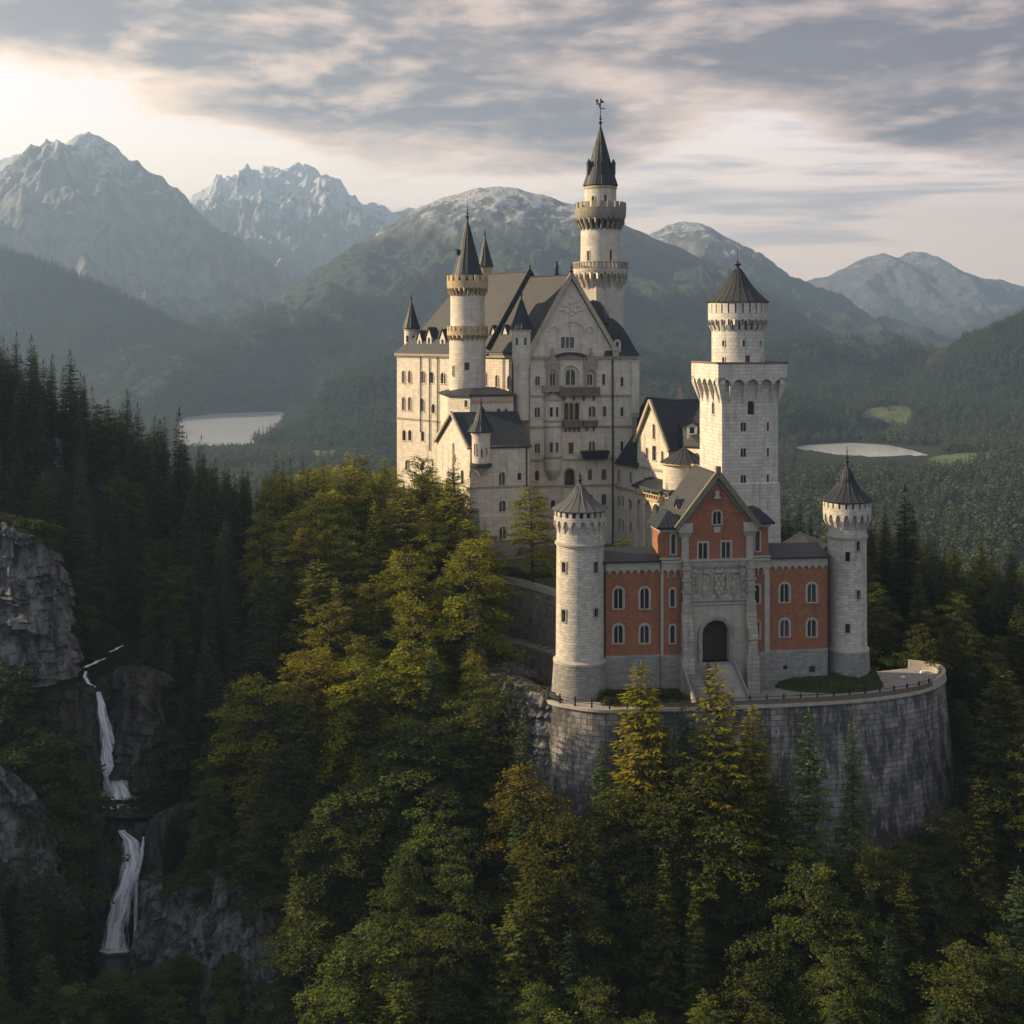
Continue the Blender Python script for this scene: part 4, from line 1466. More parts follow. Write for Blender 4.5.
def slit(parent, mbw, cx, cy, r, phi, zb, zt, w, m='trim', inset=0.4):
    """a window in a round tower: reveals and frame, pane as child. The hole itself is left open in the shaft (see shaft())."""
    mb, pn = MB(), MB()
    t = V2(-math.sin(phi), math.cos(phi))
    n = V2(math.cos(phi), math.sin(phi))
    c = V2(cx, cy)

    class FF:
        pass
    fr = Frame((0, 0), (1, 0))
    fr.p, fr.t, fr.n, fr.L = c + n * r * math.cos(w / 2 / r), t, n, w
    fr.box(mb, -w / 2 - 0.13, -w / 2, zb - 0.1, zt + 0.14, -0.2, 0.1)
    fr.box(mb, w / 2, w / 2 + 0.13, zb - 0.1, zt + 0.14, -0.2, 0.1)
    fr.box(mb, -w / 2, w / 2, zt, zt + 0.14, -0.2, 0.1)
    fr.box(mb, -w / 2, w / 2, zb - 0.14, zb, -0.2, 0.14)
    for s_ in (-1, 1):
        x = s_ * w / 2
        mb.face([fr(x, zb, 0.0), fr(x, zb, -inset), fr(x, zt, -inset), fr(x, zt, 0.0)] if s_ < 0 else [fr(x, zb, -inset), fr(x, zb, 0.0), fr(x, zt, 0.0), fr(x, zt, -inset)])
    mb.face([fr(-w / 2, zt, 0), fr(-w / 2, zt, -inset), fr(w / 2, zt, -inset), fr(w / 2, zt, 0)])
    pn.face([fr(-w / 2, zb, -inset), fr(w / 2, zb, -inset), fr(w / 2, zt, -inset), fr(-w / 2, zt, -inset)])
    wn = mb.build('window', M[m], parent)
    pn.build('pane', M['pane'], wn)


def shaft(parent, name, m, cx, cy, prof, slits=(), n=56, win_m='trim', cap_top=False):
    """a round wall with true openings. slits: (angle, z bottom, z top, width)"""
    mb = MB()
    zs = sorted({z for _, z in prof} | {q[1] for q in slits} | {q[2] for q in slits})
    P_ = sorted(prof, key=lambda q: q[1])

    def rad(z):
        return float(np.interp(z, [q[1] for q in P_], [q[0] for q in P_]))
    full = []
    for i, (r, z) in enumerate(prof):
        full.append((r, z))
        if i + 1 < len(prof):
            z2 = prof[i + 1][1]
            for zz in zs:
                if z + 1e-4 < zz < z2 - 1e-4:
                    full.append((r + (prof[i + 1][0] - r) * (zz - z) / (z2 - z), zz))
    step = 2 * math.pi / n
    holes = []
    for phi, zb, zt, w in slits:
        r = rad((zb + zt) / 2)
        k = max(1, round(w / r / step))
        i0 = int(round((phi % (2 * math.pi)) / step - k / 2))
        holes.append((i0, i0 + k, zb, zt))
        pc = (i0 + k / 2) * step
        slit(parent, mb, cx, cy, r, pc, zb, zt, 2 * r * math.sin(k * step / 2) * 0.995, win_m)
    mb.lathe(cx, cy, full, n, holes, cap_top=cap_top)
    return mb.build(name, M[m], parent, weld=True)


def facing(pxoff):
    """angle on a round tower seen pxoff (share of its radius) right of its axis"""
    return -math.pi / 2 + math.asin(max(-0.98, min(0.98, pxoff)))


def ring_blocks(mb, cx, cy, n, r0, r1, z0, z1, fill=0.55, r1b=None, phase=0.0):
    for i in range(n):
        a = phase + 2 * math.pi * i / n
        w = math.pi / n * fill
        mb.arc(cx, cy, r0, r1, a - w, a + w, z0, z1, r1b, 2)


def ring_arches(mb, cx, cy, n, r0, r1, zb, zs, zt, phase=0.0, pier=0.30):
    """overhanging arcade of a round tower: piers tapering from r0 at zb to r1 at zs, arches up to zt"""
    for i in range(n):
        a = phase + 2 * math.pi * i / n
        st = 2 * math.pi / n
        w = st * pier / 2
        mb.arc(cx, cy, r0 - 0.1, r1, a - w, a + w, zb, zs, r0 + 0.05, 1)
        # arch plate between this pier and the next
        c0, c1 = a + w, a + st - w
        m = 6
        for k in range(m):
            u0, u1 = k / m, (k + 1) / m
            h0 = zs + (zt - zs) * 0.85 * math.sqrt(max(0, 1 - (2 * u0 - 1) ** 2))
            h1 = zs + (zt - zs) * 0.85 * math.sqrt(max(0, 1 - (2 * u1 - 1) ** 2))
            q = lambda r, t, z: (cx + r * math.cos(t), cy + r * math.sin(t), z)
            t0, t1 = c0 + (c1 - c0) * u0, c0 + (c1 - c0) * u1
            mb.face([q(r1, t0, h0), q(r1, t1, h1), q(r1, t1, zt), q(r1, t0, zt)])
            mb.face([q(r1, t0, h0), q(r0, t0, h0), q(r0, t1, h1), q(r1, t1, h1)])
        mb.arc(cx, cy, r0, r1, a - w, a + w, zs, zt, None, 1)


def cone_roof(parent, m, cx, cy, r, z0, z1, n=24, sag=0.12, name='roof', ribs=True):
    mb = MB()
    prof = [(r * 0.96, z0 - 0.12), (r, z0)]
    for k in range(1, 9):
        u = k / 8
        rr = r * (1 - u) * (1 - sag * math.sin(math.pi * u) * 1.4)
        prof.append((max(rr, 0.03), z0 + (z1 - z0) * u))
    mb.lathe(cx, cy, prof, n, smooth=False)
    if ribs:
        for i in range(n):
            a = 2 * math.pi * i / n
            mb.tube([(cx + p[0] * math.cos(a) * 1.0, cy + p[0] * math.sin(a), p[1] + 0.01) for p in prof[1:-1]], 0.055, 4)
    mb.lathe(cx, cy, [(0.02, z0 - 0.121), (r * 0.96, z0 - 0.12)], n, smooth=False)
    return mb.build(name, M[m], parent)


def roof_slab(mb, pts, th=0.22):
    """a roof slope: top polygon (ccw from outside) with thickness"""
    p = [Vector(q) for q in pts]
    nrm = Vector((0, 0, 0))
    for a in range(len(p)):
        nrm += p[a].cross(p[(a + 1) % len(p)])
    nrm.normalize()
    lo = [q - nrm * th for q in p]
    mb.face(p)
    mb.face(list(reversed(lo)))
    for a in range(len(p)):
        b = (a + 1) % len(p)
        mb.face([lo[a], lo[b], p[b], p[a]])


def beam(mb, a, b, w, h, up=Vector((0, 0, 1))):
    """a bar from a to b, w wide, h high"""
    a, b = Vector(a), Vector(b)
    d = (b - a).normalized()
    x = d.cross(up).normalized() * w / 2
    y = x.cross(d).normalized() * h / 2
    r0 = [a - x - y, a + x - y, a + x + y, a - x + y]
    r1 = [b - x - y, b + x - y, b + x + y, b - x + y]
    for i in range(4):
        j = (i + 1) % 4
        mb.face([r0[i], r0[j], r1[j], r1[i]])
    mb.face(list(reversed(r0)))
    mb.face(r1)


def dormer(parent, x, y, z, ang, w=1.5, h=1.9, dep=3.0, wallm='lime', roofm='slate', peak=1.5):
    """small roof window house: front at (x, y), facing along ang (its outward direction)"""
    n = V2(math.cos(ang), math.sin(ang))
    t = V2(-n.y, n.x)
    fr = Frame((0, 0), (1, 0))
    fr.p, fr.t, fr.n, fr.L = V2(x, y) - t * w / 2, t, n, w
    fr.t = t
    d = MB()
    op = (w * 0.27, w * 0.73, z + h * 0.25, z + h * 0.88)
    tri = [(0, z - 0.6), (w, z - 0.6), (w, z + h), (w / 2, z + h + peak), (0, z + h)]
    wall(d, fr, z - 0.6, z + h + peak, [op], 0.25, clip=tri)
    d.face([fr(0, z - 0.6, -dep), fr(0, z - 0.6, 0), fr(0, z + h, 0), fr(0, z + h, -dep)])
    d.face([fr(w, z - 0.6, 0), fr(w, z - 0.6, -dep), fr(w, z + h, -dep), fr(w, z + h, 0)])
    o = d.build('dormer', M[wallm], parent)
    r = MB()
    e = 0.22
    zt = z + h + peak + 0.12
    zl = z + h - 0.12
    roof_slab(r, [fr(-e, zl, e), fr(w / 2, zt, e), fr(w / 2, zt, -dep), fr(-e, zl, -dep)], -0.14)
    roof_slab(r, [fr(w / 2, zt, e), fr(w + e, zl, e), fr(w + e, zl, -dep), fr(w / 2, zt, -dep)], -0.14)
    r.build('dormer_roof', M[roofm], o)
    p = MB()
    p.face([fr(op[0], op[2], -0.2), fr(op[1], op[2], -0.2), fr(op[1], op[3], -0.2), fr(op[0], op[3], -0.2)])
    p.build('pane', M['pane'], o)
    return o


TH = R(8)
CU, SU = math.cos(TH), math.sin(TH)


def carved_panel(parent, fr, a0, a1, z0, z1, o, seed, name, m='carve', motif=None, amp=0.28, nx=70, nz=60, keep=None):
    """a stone field in relief: height over the wall from figures, garlands and rough carving"""
    A = np.linspace(a0, a1, nx)
    ZZ = np.linspace(z0, z1, nz)
    GA, GZ2 = np.meshgrid(A, ZZ)
    Hh = 0.10 + 0.5 * np.clip(ridged(GA * 0.9, GZ2 * 0.9, 4, seed) - 0.75, -0.3, 0.8) + 0.18 * fbm(GA * 3, GZ2 * 3, 3, seed + 3)
    if motif is not None:
        Hh = motif((GA - a0) / (a1 - a0), (GZ2 - z0) / (z1 - z0), Hh)
    Hh[0, :] = Hh[-1, :] = -0.1
    Hh[:, 0] = Hh[:, -1] = -0.1
    mb = MB()
    pts = [[fr(A[i], ZZ[j], o + amp * float(np.clip(Hh[j, i], -0.1, 1.6))) for i in range(nx)] for j in range(nz)]
    for j in range(nz - 1):
        for i in range(nx - 1):
            if keep is not None and not keep((A[i] + A[i + 1]) / 2, (ZZ[j] + ZZ[j + 1]) / 2):
                continue
            mb.face([pts[j][i], pts[j][i + 1], pts[j + 1][i + 1], pts[j + 1][i]], [(A[i], ZZ[j]), (A[i + 1], ZZ[j]), (A[i + 1], ZZ[j + 1]), (A[i], ZZ[j + 1])])
    return mb.build(name, M[m], parent, weld=True)
# ================================================================== gatehouse
G0 = XY(716.5, 185.0)


def LG(u, v):
    return (G0.x + u * CU - v * SU, G0.y + u * SU + v * CU)


gate = thing('gatehouse', (*LG(0, 0), -52), 'red brick gatehouse with a carved stone portal and steep gable between two round towers', 'gatehouse')


def gfr(u0, u1, v=0.0):
    return Frame(LG(u0, v), LG(u1, v))


FU = gfr(0, 1)
uL, uLb, uLp = [FU.col(x)[0] for x in (602, 660, 681)]
uRp, uRb, uR = [FU.col(x)[0] for x in (751, 768.5, 829)]
EAVE, BASE, FOOT = -32.6, -46.0, -53.0
brick, trim, basem, roofm = MB(), MB(), MB(), MB()
DEP = 9.0
wing_specs = [(uL, uLb, 0.0, [(618.4, 13), (644.6, 13)], 588, 608.5, 625, 643), (uRb, uR, 0.0, [(784.5, 13), (811.7, 13)], 583.5, 602, 619.5, 636.5)]
for u0, u1, v, cols, ya, yb, yc, yd in wing_specs:
    fr = gfr(u0, u1, v)
    ops = []
    for px, wd in cols:
        ops.append(win_px(gate, fr, px, ya, yb, 8.6, 'arch', 2, frame=0.30))
        ops.append(win_px(gate, fr, px, yc, yd, 8.6, 'arch', 2, frame=0.30))
    wall(brick, fr, BASE, EAVE, ops)
    bops = []
    if u0 > 0:
        for px, yy, s_ in ((785, 667, 4.5), (812, 669, 6.5)):
            bops.append(win_px(gate, fr, px, yy - s_ / 2, yy + s_ / 2, s_, 'rect', 1, o=0.18, frame=0, sill=False, hood=False))
    wall(basem, fr, FOOT, BASE, bops, o=0.18)
    basem.face([fr(0, BASE, 0.18), fr(fr.L, BASE, 0.18), fr(fr.L, BASE + 0.14, 0.0), fr(0, BASE + 0.14, 0.0)])
    corbel_table(trim, fr, 0.05, fr.L - 0.05, EAVE, 1.02, 0.75, 0.22, 0.95)
    fr.box(trim, -0.0, fr.L, EAVE, EAVE + 0.28, -0.3, 0.42)
# narrow bays beside the portal, a little proud, with pilaster strips
for u0, u1, px, y in ((uLb, uLp, 672.5, (589, 606.5, 625.5, 643)), (uRp, uRb, 757, (585, 603, 621.5, 638.5))):
    fr = gfr(u0, u1, -0.35)
    ops = [win_px(gate, fr, px, y[0], y[1], 4.4, 'arch', 1, frame=0.26), win_px(gate, fr, px, y[2], y[3], 4.4, 'arch', 1, frame=0.26)]
    wall(brick, fr, BASE, EAVE, ops)
    wall(basem, fr, FOOT, BASE, o=0.2)
    basem.face([fr(0, BASE, 0.2), fr(fr.L, BASE, 0.2), fr(fr.L, BASE + 0.14, 0.0), fr(0, BASE + 0.14, 0.0)])
    corbel_table(trim, fr, 0.1, fr.L - 0.1, EAVE, 0.9, 1.2, 0.25, 1.0)
    fr.box(trim, 0, fr.L, EAVE, EAVE + 0.28, -0.3, 0.5)
    s_ = 0.0 if u0 < 0 else fr.L
    for uu in ((0.0, 0.38),) if u0 < 0 else ((fr.L - 0.75, fr.L + 0.02),):
        fr.box(trim, uu[0], uu[1], BASE, EAVE - 1.0, -0.3, 0.14)
    # returns
    for uu in (u0, u1):
        f2 = Frame(LG(uu, 0.2), LG(uu, -0.35)) if uu == u0 else Frame(LG(uu, -0.35), LG(uu, 0.2))
        wall(brick, f2, BASE, EAVE)
        wall(basem, f2, FOOT, BASE)
# ends and back of the two wings
for a, b in ((LG(uL, DEP), LG(uL, 0)), (LG(uR, 0), LG(uR, DEP)), (LG(uR, DEP), LG(uL, DEP))):
    f2 = Frame(a, b)
    wall(brick, f2, BASE, EAVE)
    wall(basem, f2, FOOT, BASE)
for u0, u1 in ((uL, uLp), (uRp, uR)):
    # low seamed roofs behind a small parapet
    z0, z1 = EAVE + 0.30, EAVE + 1.5
    roof_slab(roofm, [(*LG(u0 - 0.1, -0.75), z0), (*LG(u1 + 0.05, -0.75), z0), (*LG(u1 + 0.05, DEP * 0.55), z1), (*LG(u0 - 0.1, DEP * 0.55), z1)], 0.2)
    roof_slab(roofm, [(*LG(u1 + 0.05, DEP + 0.4), z0), (*LG(u0 - 0.1, DEP + 0.4), z0), (*LG(u0 - 0.1, DEP * 0.55), z1), (*LG(u1 + 0.05, DEP * 0.55), z1)], 0.2)
# central block
PV = -0.9
CE, APEX = Z(523, 184.5), Z(475, 184.5)
cf = gfr(uLp, uRp, PV + 0.35)
mid = cf.L / 2
gab = [(0, EAVE - 0.4), (cf.L, EAVE - 0.4), (cf.L, CE), (mid, APEX), (0, CE)]
ops = [win_px(gate, cf, 717, 511, 524, 8.2, 'arch', 2, frame=0.22), win_px(gate, cf, 703, 543, 560.0, 8.6, 'gothic', 2, frame=0.28, hood=False), win_px(gate, cf, 726, 542.0, 559.5, 8.6, 'gothic', 2, frame=0.28, hood=False)]
wall(brick, cf, EAVE - 0.4, APEX, ops, clip=gab)
GD = 11.0
cb = gfr(uLp, uRp, GD)
for uu, sg in ((uLp, 0), (uRp, 1)):
    a, b = LG(uu, PV + 0.35), LG(uu, GD)
    f2 = Frame(b, a) if sg == 0 else Frame(a, b)
    wall(brick, f2, EAVE - 0.5, CE)
f2 = Frame(LG(uRp, GD), LG(uLp, GD))
wall(brick, f2, FOOT, APEX, clip=[(0, FOOT), (f2.L, FOOT), (f2.L, CE), (f2.L / 2, APEX), (0, CE)])
# stone quoins of the gable block
for a0, a1 in ((-0.12, 0.95), (cf.L - 0.95, cf.L + 0.12)):
    cf.box(trim, a0, a1, EAVE, CE - 1.9, 0.004, 0.2)
    cf.box(trim, a0 - 0.35, a1 + 0.35, CE - 1.9, CE - 1.2, 0.004, 0.5, taper=0.2)
    cf.box(trim, a0 - 0.5, a1 + 0.5, CE - 1.2, CE + 0.1, 0.004, 0.62)
gate_roof = MB()
rz = APEX + 0.35
fo = -0.45
for sg in (0, 1):
    e0 = LG(uLp - 0.9, PV + 0.35 + fo) if sg == 0 else LG(uRp + 0.9, PV + 0.35 + fo)
    e1 = LG(uLp - 0.9, GD + 0.3) if sg == 0 else LG(uRp + 0.9, GD + 0.3)
    um = (uLp + uRp) / 2
    r0, r1 = LG(um, PV + 0.35 + fo), LG(um, GD + 0.3)
    ze = CE - 0.55
    pl = [(*e1, ze), (*e0, ze), (*r0, rz), (*r1, rz)]
    roof_slab(gate_roof, pl if sg == 0 else list(reversed(pl)), 0.25)
gr_ = gate_roof.build('roof', M['tile'], gate)
vg = MB()
for sg in (0, 1):
    e0 = cf(-0.95, CE - 0.62, 0.5) if sg == 0 else cf(cf.L + 0.95, CE - 0.62, 0.5)
    beam(vg, e0, cf(mid, APEX + 0.33, 0.5), 0.5, 0.75)
    e0 = cf(-0.3, CE - 0.5, 0.12) if sg == 0 else cf(cf.L + 0.3, CE - 0.5, 0.12)
    beam(vg, e0, cf(mid, APEX - 0.75, 0.12), 0.25, 0.5)
cf.box(vg, mid - 0.35, mid + 0.35, APEX - 0.1, APEX + 1.3, 0.1, 0.7)
vg.build('gable_coping', M['moss'], gate)
# stone lozenge and small lamp bracket in the gable
lz = MB()
a, z = cf.at(716.5, 493)
cf.box(lz, a - 0.28, a + 0.28, z - 0.5, z + 0.35, 0.004, 0.5)
cf.box(lz, a - 0.5, a + 0.5, z - 0.75, z - 0.5, 0.004, 0.62)
lz.build('gable_ornament', M['trim'], gate)
lz = MB()
a, z = cf.at(717, 529)
cf.box(lz, a - 0.5, a + 0.5, z - 0.5, z + 0.35, 0.004, 0.15)
lz.build('gable_ornament', M['trim'], gate)
# rear dormers of the gate roof
for uu, vv in ((uLp + 0.6, 4.4), (uLp + 1.8, 7.8)):
    p = LG(uu, vv)
    dormer(gate, p[0], p[1], CE + 0.6, math.pi + TH, 1.3, 1.2, 2.0, 'brick', 'lead', 0.9)
# flanking stair bays with flared metal caps
for u0, u1, px, y0, y1, ytop, ycap in ((FU.col(661)[0], uLp, 673.3, 534, 554, 527, 511.5), (uRp, FU.col(768)[0], 757.5, 531, 551, 524, 510)):
    bz = Z(ytop, 185.5)
    f2 = gfr(u0, u1, -0.15)
    op = win_px(gate, f2, px, y0, y1, 4.2, 'arch', 1, frame=0.24)
    wall(brick, f2, EAVE, bz, [op])
    bd = 5.0
    for a, b in ((LG(u0, bd), LG(u0, -0.15)), (LG(u1, -0.15), LG(u1, bd)), (LG(u1, bd), LG(u0, bd))):
        wall(brick, Frame(a, b), EAVE, bz)
    f2.box(trim, -0.25, f2.L + 0.25, bz - 0.45, bz, -bd - 0.2, 0.25)
    f2.box(trim, -0.25, f2.L + 0.25, EAVE + 0.28, EAVE + 0.62, -0.2, 0.3)
    zc_ = Z(ycap, 187)
    o1, o2 = 0.75, 0.2
    ring0 = [LG(u0 - o1, -0.15 - o1), LG(u1 + o1, -0.15 - o1), LG(u1 + o1, bd + o1), LG(u0 - o1, bd + o1)]
    ring1 = [LG(u0 - o2, -0.15 - o2), LG(u1 + o2, -0.15 - o2), LG(u1 + o2, bd + o2), LG(u0 - o2, bd + o2)]
    ring2 = [LG((u0 + u1) / 2 - 0.25, 1.2), LG((u0 + u1) / 2 + 0.25, 1.2), LG((u0 + u1) / 2 + 0.25, bd - 1.2), LG((u0 + u1) / 2 - 0.25, bd - 1.2)]
    roofm.hull8([(*p, bz) for p in ring0], [(*p, bz + 0.3) for p in ring0])
    roofm.hull8([(*p, bz + 0.301) for p in ring0], [(*p, bz + 0.9) for p in ring1])
    roofm.hull8([(*p, bz + 0.901) for p in ring1], [(*p, zc_ + 0.3) for p in ring2])
# portal block
pf = gfr(uLp + 0.1, uRp - 0.1, PV)
door_c, dY = pf.col(716)
DW = 4.1
spring, sill_z, crown = Z(634, 184), -47.0, Z(620, 184)
pm = MB()
zt_p = EAVE + 0.1
ax = arch_pts(door_c, DW / 2, spring, 13)
ax = [(a, spring + (z - spring) * (crown - spring) / (DW / 2)) for a, z in ax]
wall(pm, pf, -52, zt_p, a0=0, a1=door_c - DW / 2)
wall(pm, pf, -52, zt_p, a0=door_c + DW / 2, a1=pf.L)
wall(pm, pf, -52, sill_z, a0=door_c - DW / 2, a1=door_c + DW / 2)
for k in range(len(ax) - 1):
    p, q = ax[k], ax[k + 1]
    pm.face([pf(q[0], q[1]), pf(p[0], p[1]), pf(p[0], zt_p), pf(q[0], zt_p)], [(q[0], q[1]), (p[0], p[1]), (p[0], zt_p), (q[0], zt_p)])
    pm.face([pf(p[0], p[1]), pf(q[0], q[1]), pf(q[0], q[1], -1.5), pf(p[0], p[1], -1.5)])
for sg in (-1, 1):
    x = door_c + sg * DW / 2
    pm.face([pf(x, sill_z), pf(x, sill_z, -1.5), pf(x, spring, -1.5), pf(x, spring)] if sg < 0 else [pf(x, sill_z, -1.5), pf(x, sill_z), pf(x, spring), pf(x, spring, -1.5)])
for a, b in ((LG(uLp + 0.1, 0.4), LG(uLp + 0.1, PV)), (LG(uRp - 0.1, PV), LG(uRp - 0.1, 0.4))):
    wall(pm, Frame(a, b), -52, zt_p)
pf.box(pm, -0.05, pf.L + 0.05, zt_p, zt_p + 0.3, -0.8, 0.25)
pf.box(pm, 0, pf.L, Z(602, 184) - 0.3, Z(602, 184), 0.003, 0.25)
portal = pm.build('portal', M['trim'], gate)
arm = MB()
for r0, r1, oo in ((0.0, 0.34, 0.16), (0.34, 0.62, 0.30)):
    for k in range(14):
        t0, t1 = math.pi * k / 14, math.pi * (k + 1) / 14
        kz = (crown - spring) / (DW / 2)
        q = lambda r, t, o_: pf(door_c + (DW / 2 + r) * math.cos(t), spring + (DW / 2 + r) * kz * math.sin(t), o_)
        arm.face([q(r0, t0, oo), q(r1, t0, oo), q(r1, t1, oo), q(r0, t1, oo)])
        arm.face([q(r1, t0, oo), q(r1, t0, 0), q(r1, t1, 0), q(r1, t1, oo)])
        arm.face([q(r0, t0, 0), q(r0, t0, oo), q(r0, t1, oo), q(r0, t1, 0)])
    for sg in (-1, 1):
        x0, x1 = sorted((door_c + sg * (DW / 2 + r0), door_c + sg * (DW / 2 + r1)))
        pf.box(arm, x0, x1, sill_z, spring, 0.003, oo)
arm.build('archivolt', M['carve'], portal)
dm = MB()
for sg in (-1, 1):
    x0, x1 = sorted((door_c + sg * 0.02, door_c + sg * DW / 2))
    pf.box(dm, x0, x1, sill_z, spring + 0.0, -1.6, -1.35)
    for i in range(3):
        za = sill_z + 0.3 + i * (spring - sill_z - 0.3) / 3
        pf.box(dm, x0 + 0.25, x1 - 0.25, za, za + 1.05, -1.34, -1.28)
    pf.box(dm, x0, x1, spring, spring + 0.22, -1.6, -1.24)
n_ = 10
for k in range(n_):
    t0, t1 = math.pi * k / n_, math.pi * (k + 1) / n_
    kz = (crown - spring) / (DW / 2)
    dm.face([pf(door_c, spring + 0.2, -1.42), pf(door_c + DW / 2 * math.cos(t0), spring + DW / 2 * kz * math.sin(t0), -1.42), pf(door_c + DW / 2 * math.cos(t1), spring + DW / 2 * kz * math.sin(t1), -1.42)])
dm.build('door', M['wood'], portal)


def portal_motif(u, v, h):
    # two arched niches with standing figures, a shield between, garlands along the top
    for c in (0.27, 0.77):
        nic = (np.abs(u - c) < 0.105) & (v < 0.62 + 0.12 * np.sqrt(np.clip(1 - ((u - c) / 0.105) ** 2, 0, 1))) & (v > 0.06)
        h = np.where(nic, -0.05, h)
        rim = (np.abs(np.hypot((u - c) / 0.125, np.clip(v - 0.62, 0, 1) / 0.15) - 1) < 0.16) & (v > 0.3)
        h = np.where(rim, 0.95, h)
        body = np.clip(1 - ((u - c) / 0.055) ** 2 - ((v - 0.32) / 0.24) ** 2, 0, 1)
        head = np.clip(1 - ((u - c) / 0.03) ** 2 - ((v - 0.62) / 0.065) ** 2, 0, 1)
        h = np.where(body > 0, 0.2 + 0.9 * np.sqrt(body), h)
        h = np.where(head > 0, 0.3 + 0.8 * np.sqrt(head), h)
    sh = (np.abs(u - 0.52) < 0.09 * np.clip(1.25 - ((0.75 - v) / 0.62) ** 3, 0, 1)) & (v > 0.16) & (v < 0.72)
    h = np.where(sh, 1.0 + 0.35 * np.sin((u - 0.52) * 70) * np.sin(v * 26), h)
    cr = (np.abs(u - 0.52) < 0.07) & (v > 0.76) & (v < 0.86 + 0.05 * np.abs(np.sin(u * 95)))
    h = np.where(cr, 1.2, h)
    h = np.where((np.abs(v - 0.945) < 0.03), 0.9 + 0.3 * np.sin(u * 110), h)
    h = np.where(v < 0.045, 1.2, h)
    return h


carved_panel(portal, pf, 0.75, pf.L - 0.75, Z(601, 184), EAVE - 0.25, 0.0, 7, 'carved_relief', motif=portal_motif, amp=0.34, nx=120, nz=76)
# stepped corner buttresses, clustered above
for a0, a1 in ((-0.35, 1.05), (pf.L - 1.05, pf.L + 0.35)):
    bm_ = MB()
    zk = Z(601, 184)
    pf.box(bm_, a0 + 0.15, a1 - 0.15, zk, EAVE - 0.1, 0.003, 0.55)
    for zz in (zk + 1.4, zk + 3.0, zk + 4.6):
        pf.box(bm_, a0 + 0.0, a1 - 0.0, zz, zz + 0.35, 0.003, 0.72)
        pf.box(bm_, a0 + 0.3, a1 - 0.3, zz + 0.35, zz + 1.1, 0.55, 0.68)
    pf.box(bm_, a0, a1, zk - 1.5, zk, 0.003, 0.65)
    pf.box(bm_, a0 - 0.06, a1 + 0.06, Z(640, 183), zk - 1.5, 0.003, 0.6, taper=1.55)
    pf.box(bm_, a0, a1, Z(656, 183), Z(640, 183), 0.003, 1.4)
    pf.box(bm_, a0 - 0.2, a1 + 0.2, -52, Z(656, 183), 0.003, 1.5, taper=1.8)
    bm_.build('buttress', M['carve'], portal)
# corbelled strip at the outer edges of the side bays, then parts
brick.build('brick_wall', M['brick'], gate)
build_split(trim, 'stone_trim', M['trim'], gate, lambda c: (c.x - G0.x) * CU + (c.y - G0.y) * SU > 0)
basem.build('base_course', M['base'], gate)
build_split(roofm, 'side_roof', M['lead'], gate, lambda c: (c.x - G0.x) * CU + (c.y - G0.y) * SU > 0)
# rain pipes
for px, v in ((604.5, -0.25), (681, -0.6), (828, -0.25)):
    u = FU.col(px)[0]
    rp = MB()
    rp.tube([(*LG(u, v), EAVE), (*LG(u, v), -50)], 0.11, 6)
    rp.build('rain_pipe', M['iron'], gate)

# ================================================================== round gate towers
def round_gate_tower(label, px, Y, r, rr, zs, slits_px, roof_m, spike, cone_sag, dome=False):
    """zs: eave, ring bottom, corbel bottom, band, base band, foot, apex"""
    c = XY(px, Y)
    eave, ringb, corb, band, bb, foot, apex = zs
    t = thing('round_tower', (c.x, c.y, foot), label, 'tower')
    sl = []
    for dpx, za, zb in slits_px:
        sl.append((facing(dpx), zb, za, 0.72))
    shaft(t, 'shaft', 'tower', c.x, c.y, [(r * 1.03, bb), (r * 1.0, band), (r * 0.985, corb + 0.5), (r * 0.985, ringb)], sl, 56, 'trim')
    mb = MB()
    mb.lathe(c.x, c.y, [(r * 1.02, band - 0.22), (r * 1.075, band - 0.18), (r * 1.075, band + 0.12), (r * 0.985, band + 0.22)], 48)
    mb.build('string_course', M['trim'], t)
    mb = MB()
    mb.lathe(c.x, c.y, [(r * 1.03, bb - 0.3), (r * 1.15, bb - 0.25), (r * 1.15, bb + 0.05), (r * 1.02, bb + 0.35)], 48)
    mb.build('string_course', M['trim'], t)
    mb = MB()
    mb.lathe(c.x, c.y, [(r * 1.26, foot), (r * 1.13, bb - 0.26)], 48)
    mb.build('base', M['base'], t)
    mb = MB()
    ring_arches(mb, c.x, c.y, 18, r * 0.985, rr, corb, corb + (ringb - corb) * 0.55, ringb, 0.07, 0.34)
    mb.build('corbel_table', M['tower'], t)
    n = 22
    mb = MB()
    zo0, zo1 = ringb + (eave - ringb) * (0.28 if not dome else 0.42), eave - 0.18
    mb.lathe(c.x, c.y, [(r * 0.98, ringb), (rr, ringb + 0.02), (rr, zo0), (rr - 0.5, zo0)], 44)
    mb.lathe(c.x, c.y, [(rr - 0.55, zo0), (rr - 0.55, zo1)], 44)
    ring_blocks(mb, c.x, c.y, n, rr - 0.5, rr, zo0, zo1, 0.5 if not dome else 0.72)
    mb.lathe(c.x, c.y, [(rr - 0.5, zo1), (rr, zo1), (rr + 0.12, zo1 + 0.05), (rr + 0.12, eave)], 44)
    mb.build('crown', M['tower'], t)
    mb = MB()
    mb.lathe(c.x, c.y, [(rr - 0.53, zo0), (rr - 0.53, zo1)], 44)
    mb.build('opening', M['pane'], t)
    rf = cone_roof(t, roof_m, c.x, c.y, rr + 0.35, eave, apex, 22, cone_sag)
    finial(rf, c.x, c.y, apex, spike)
    return t, c


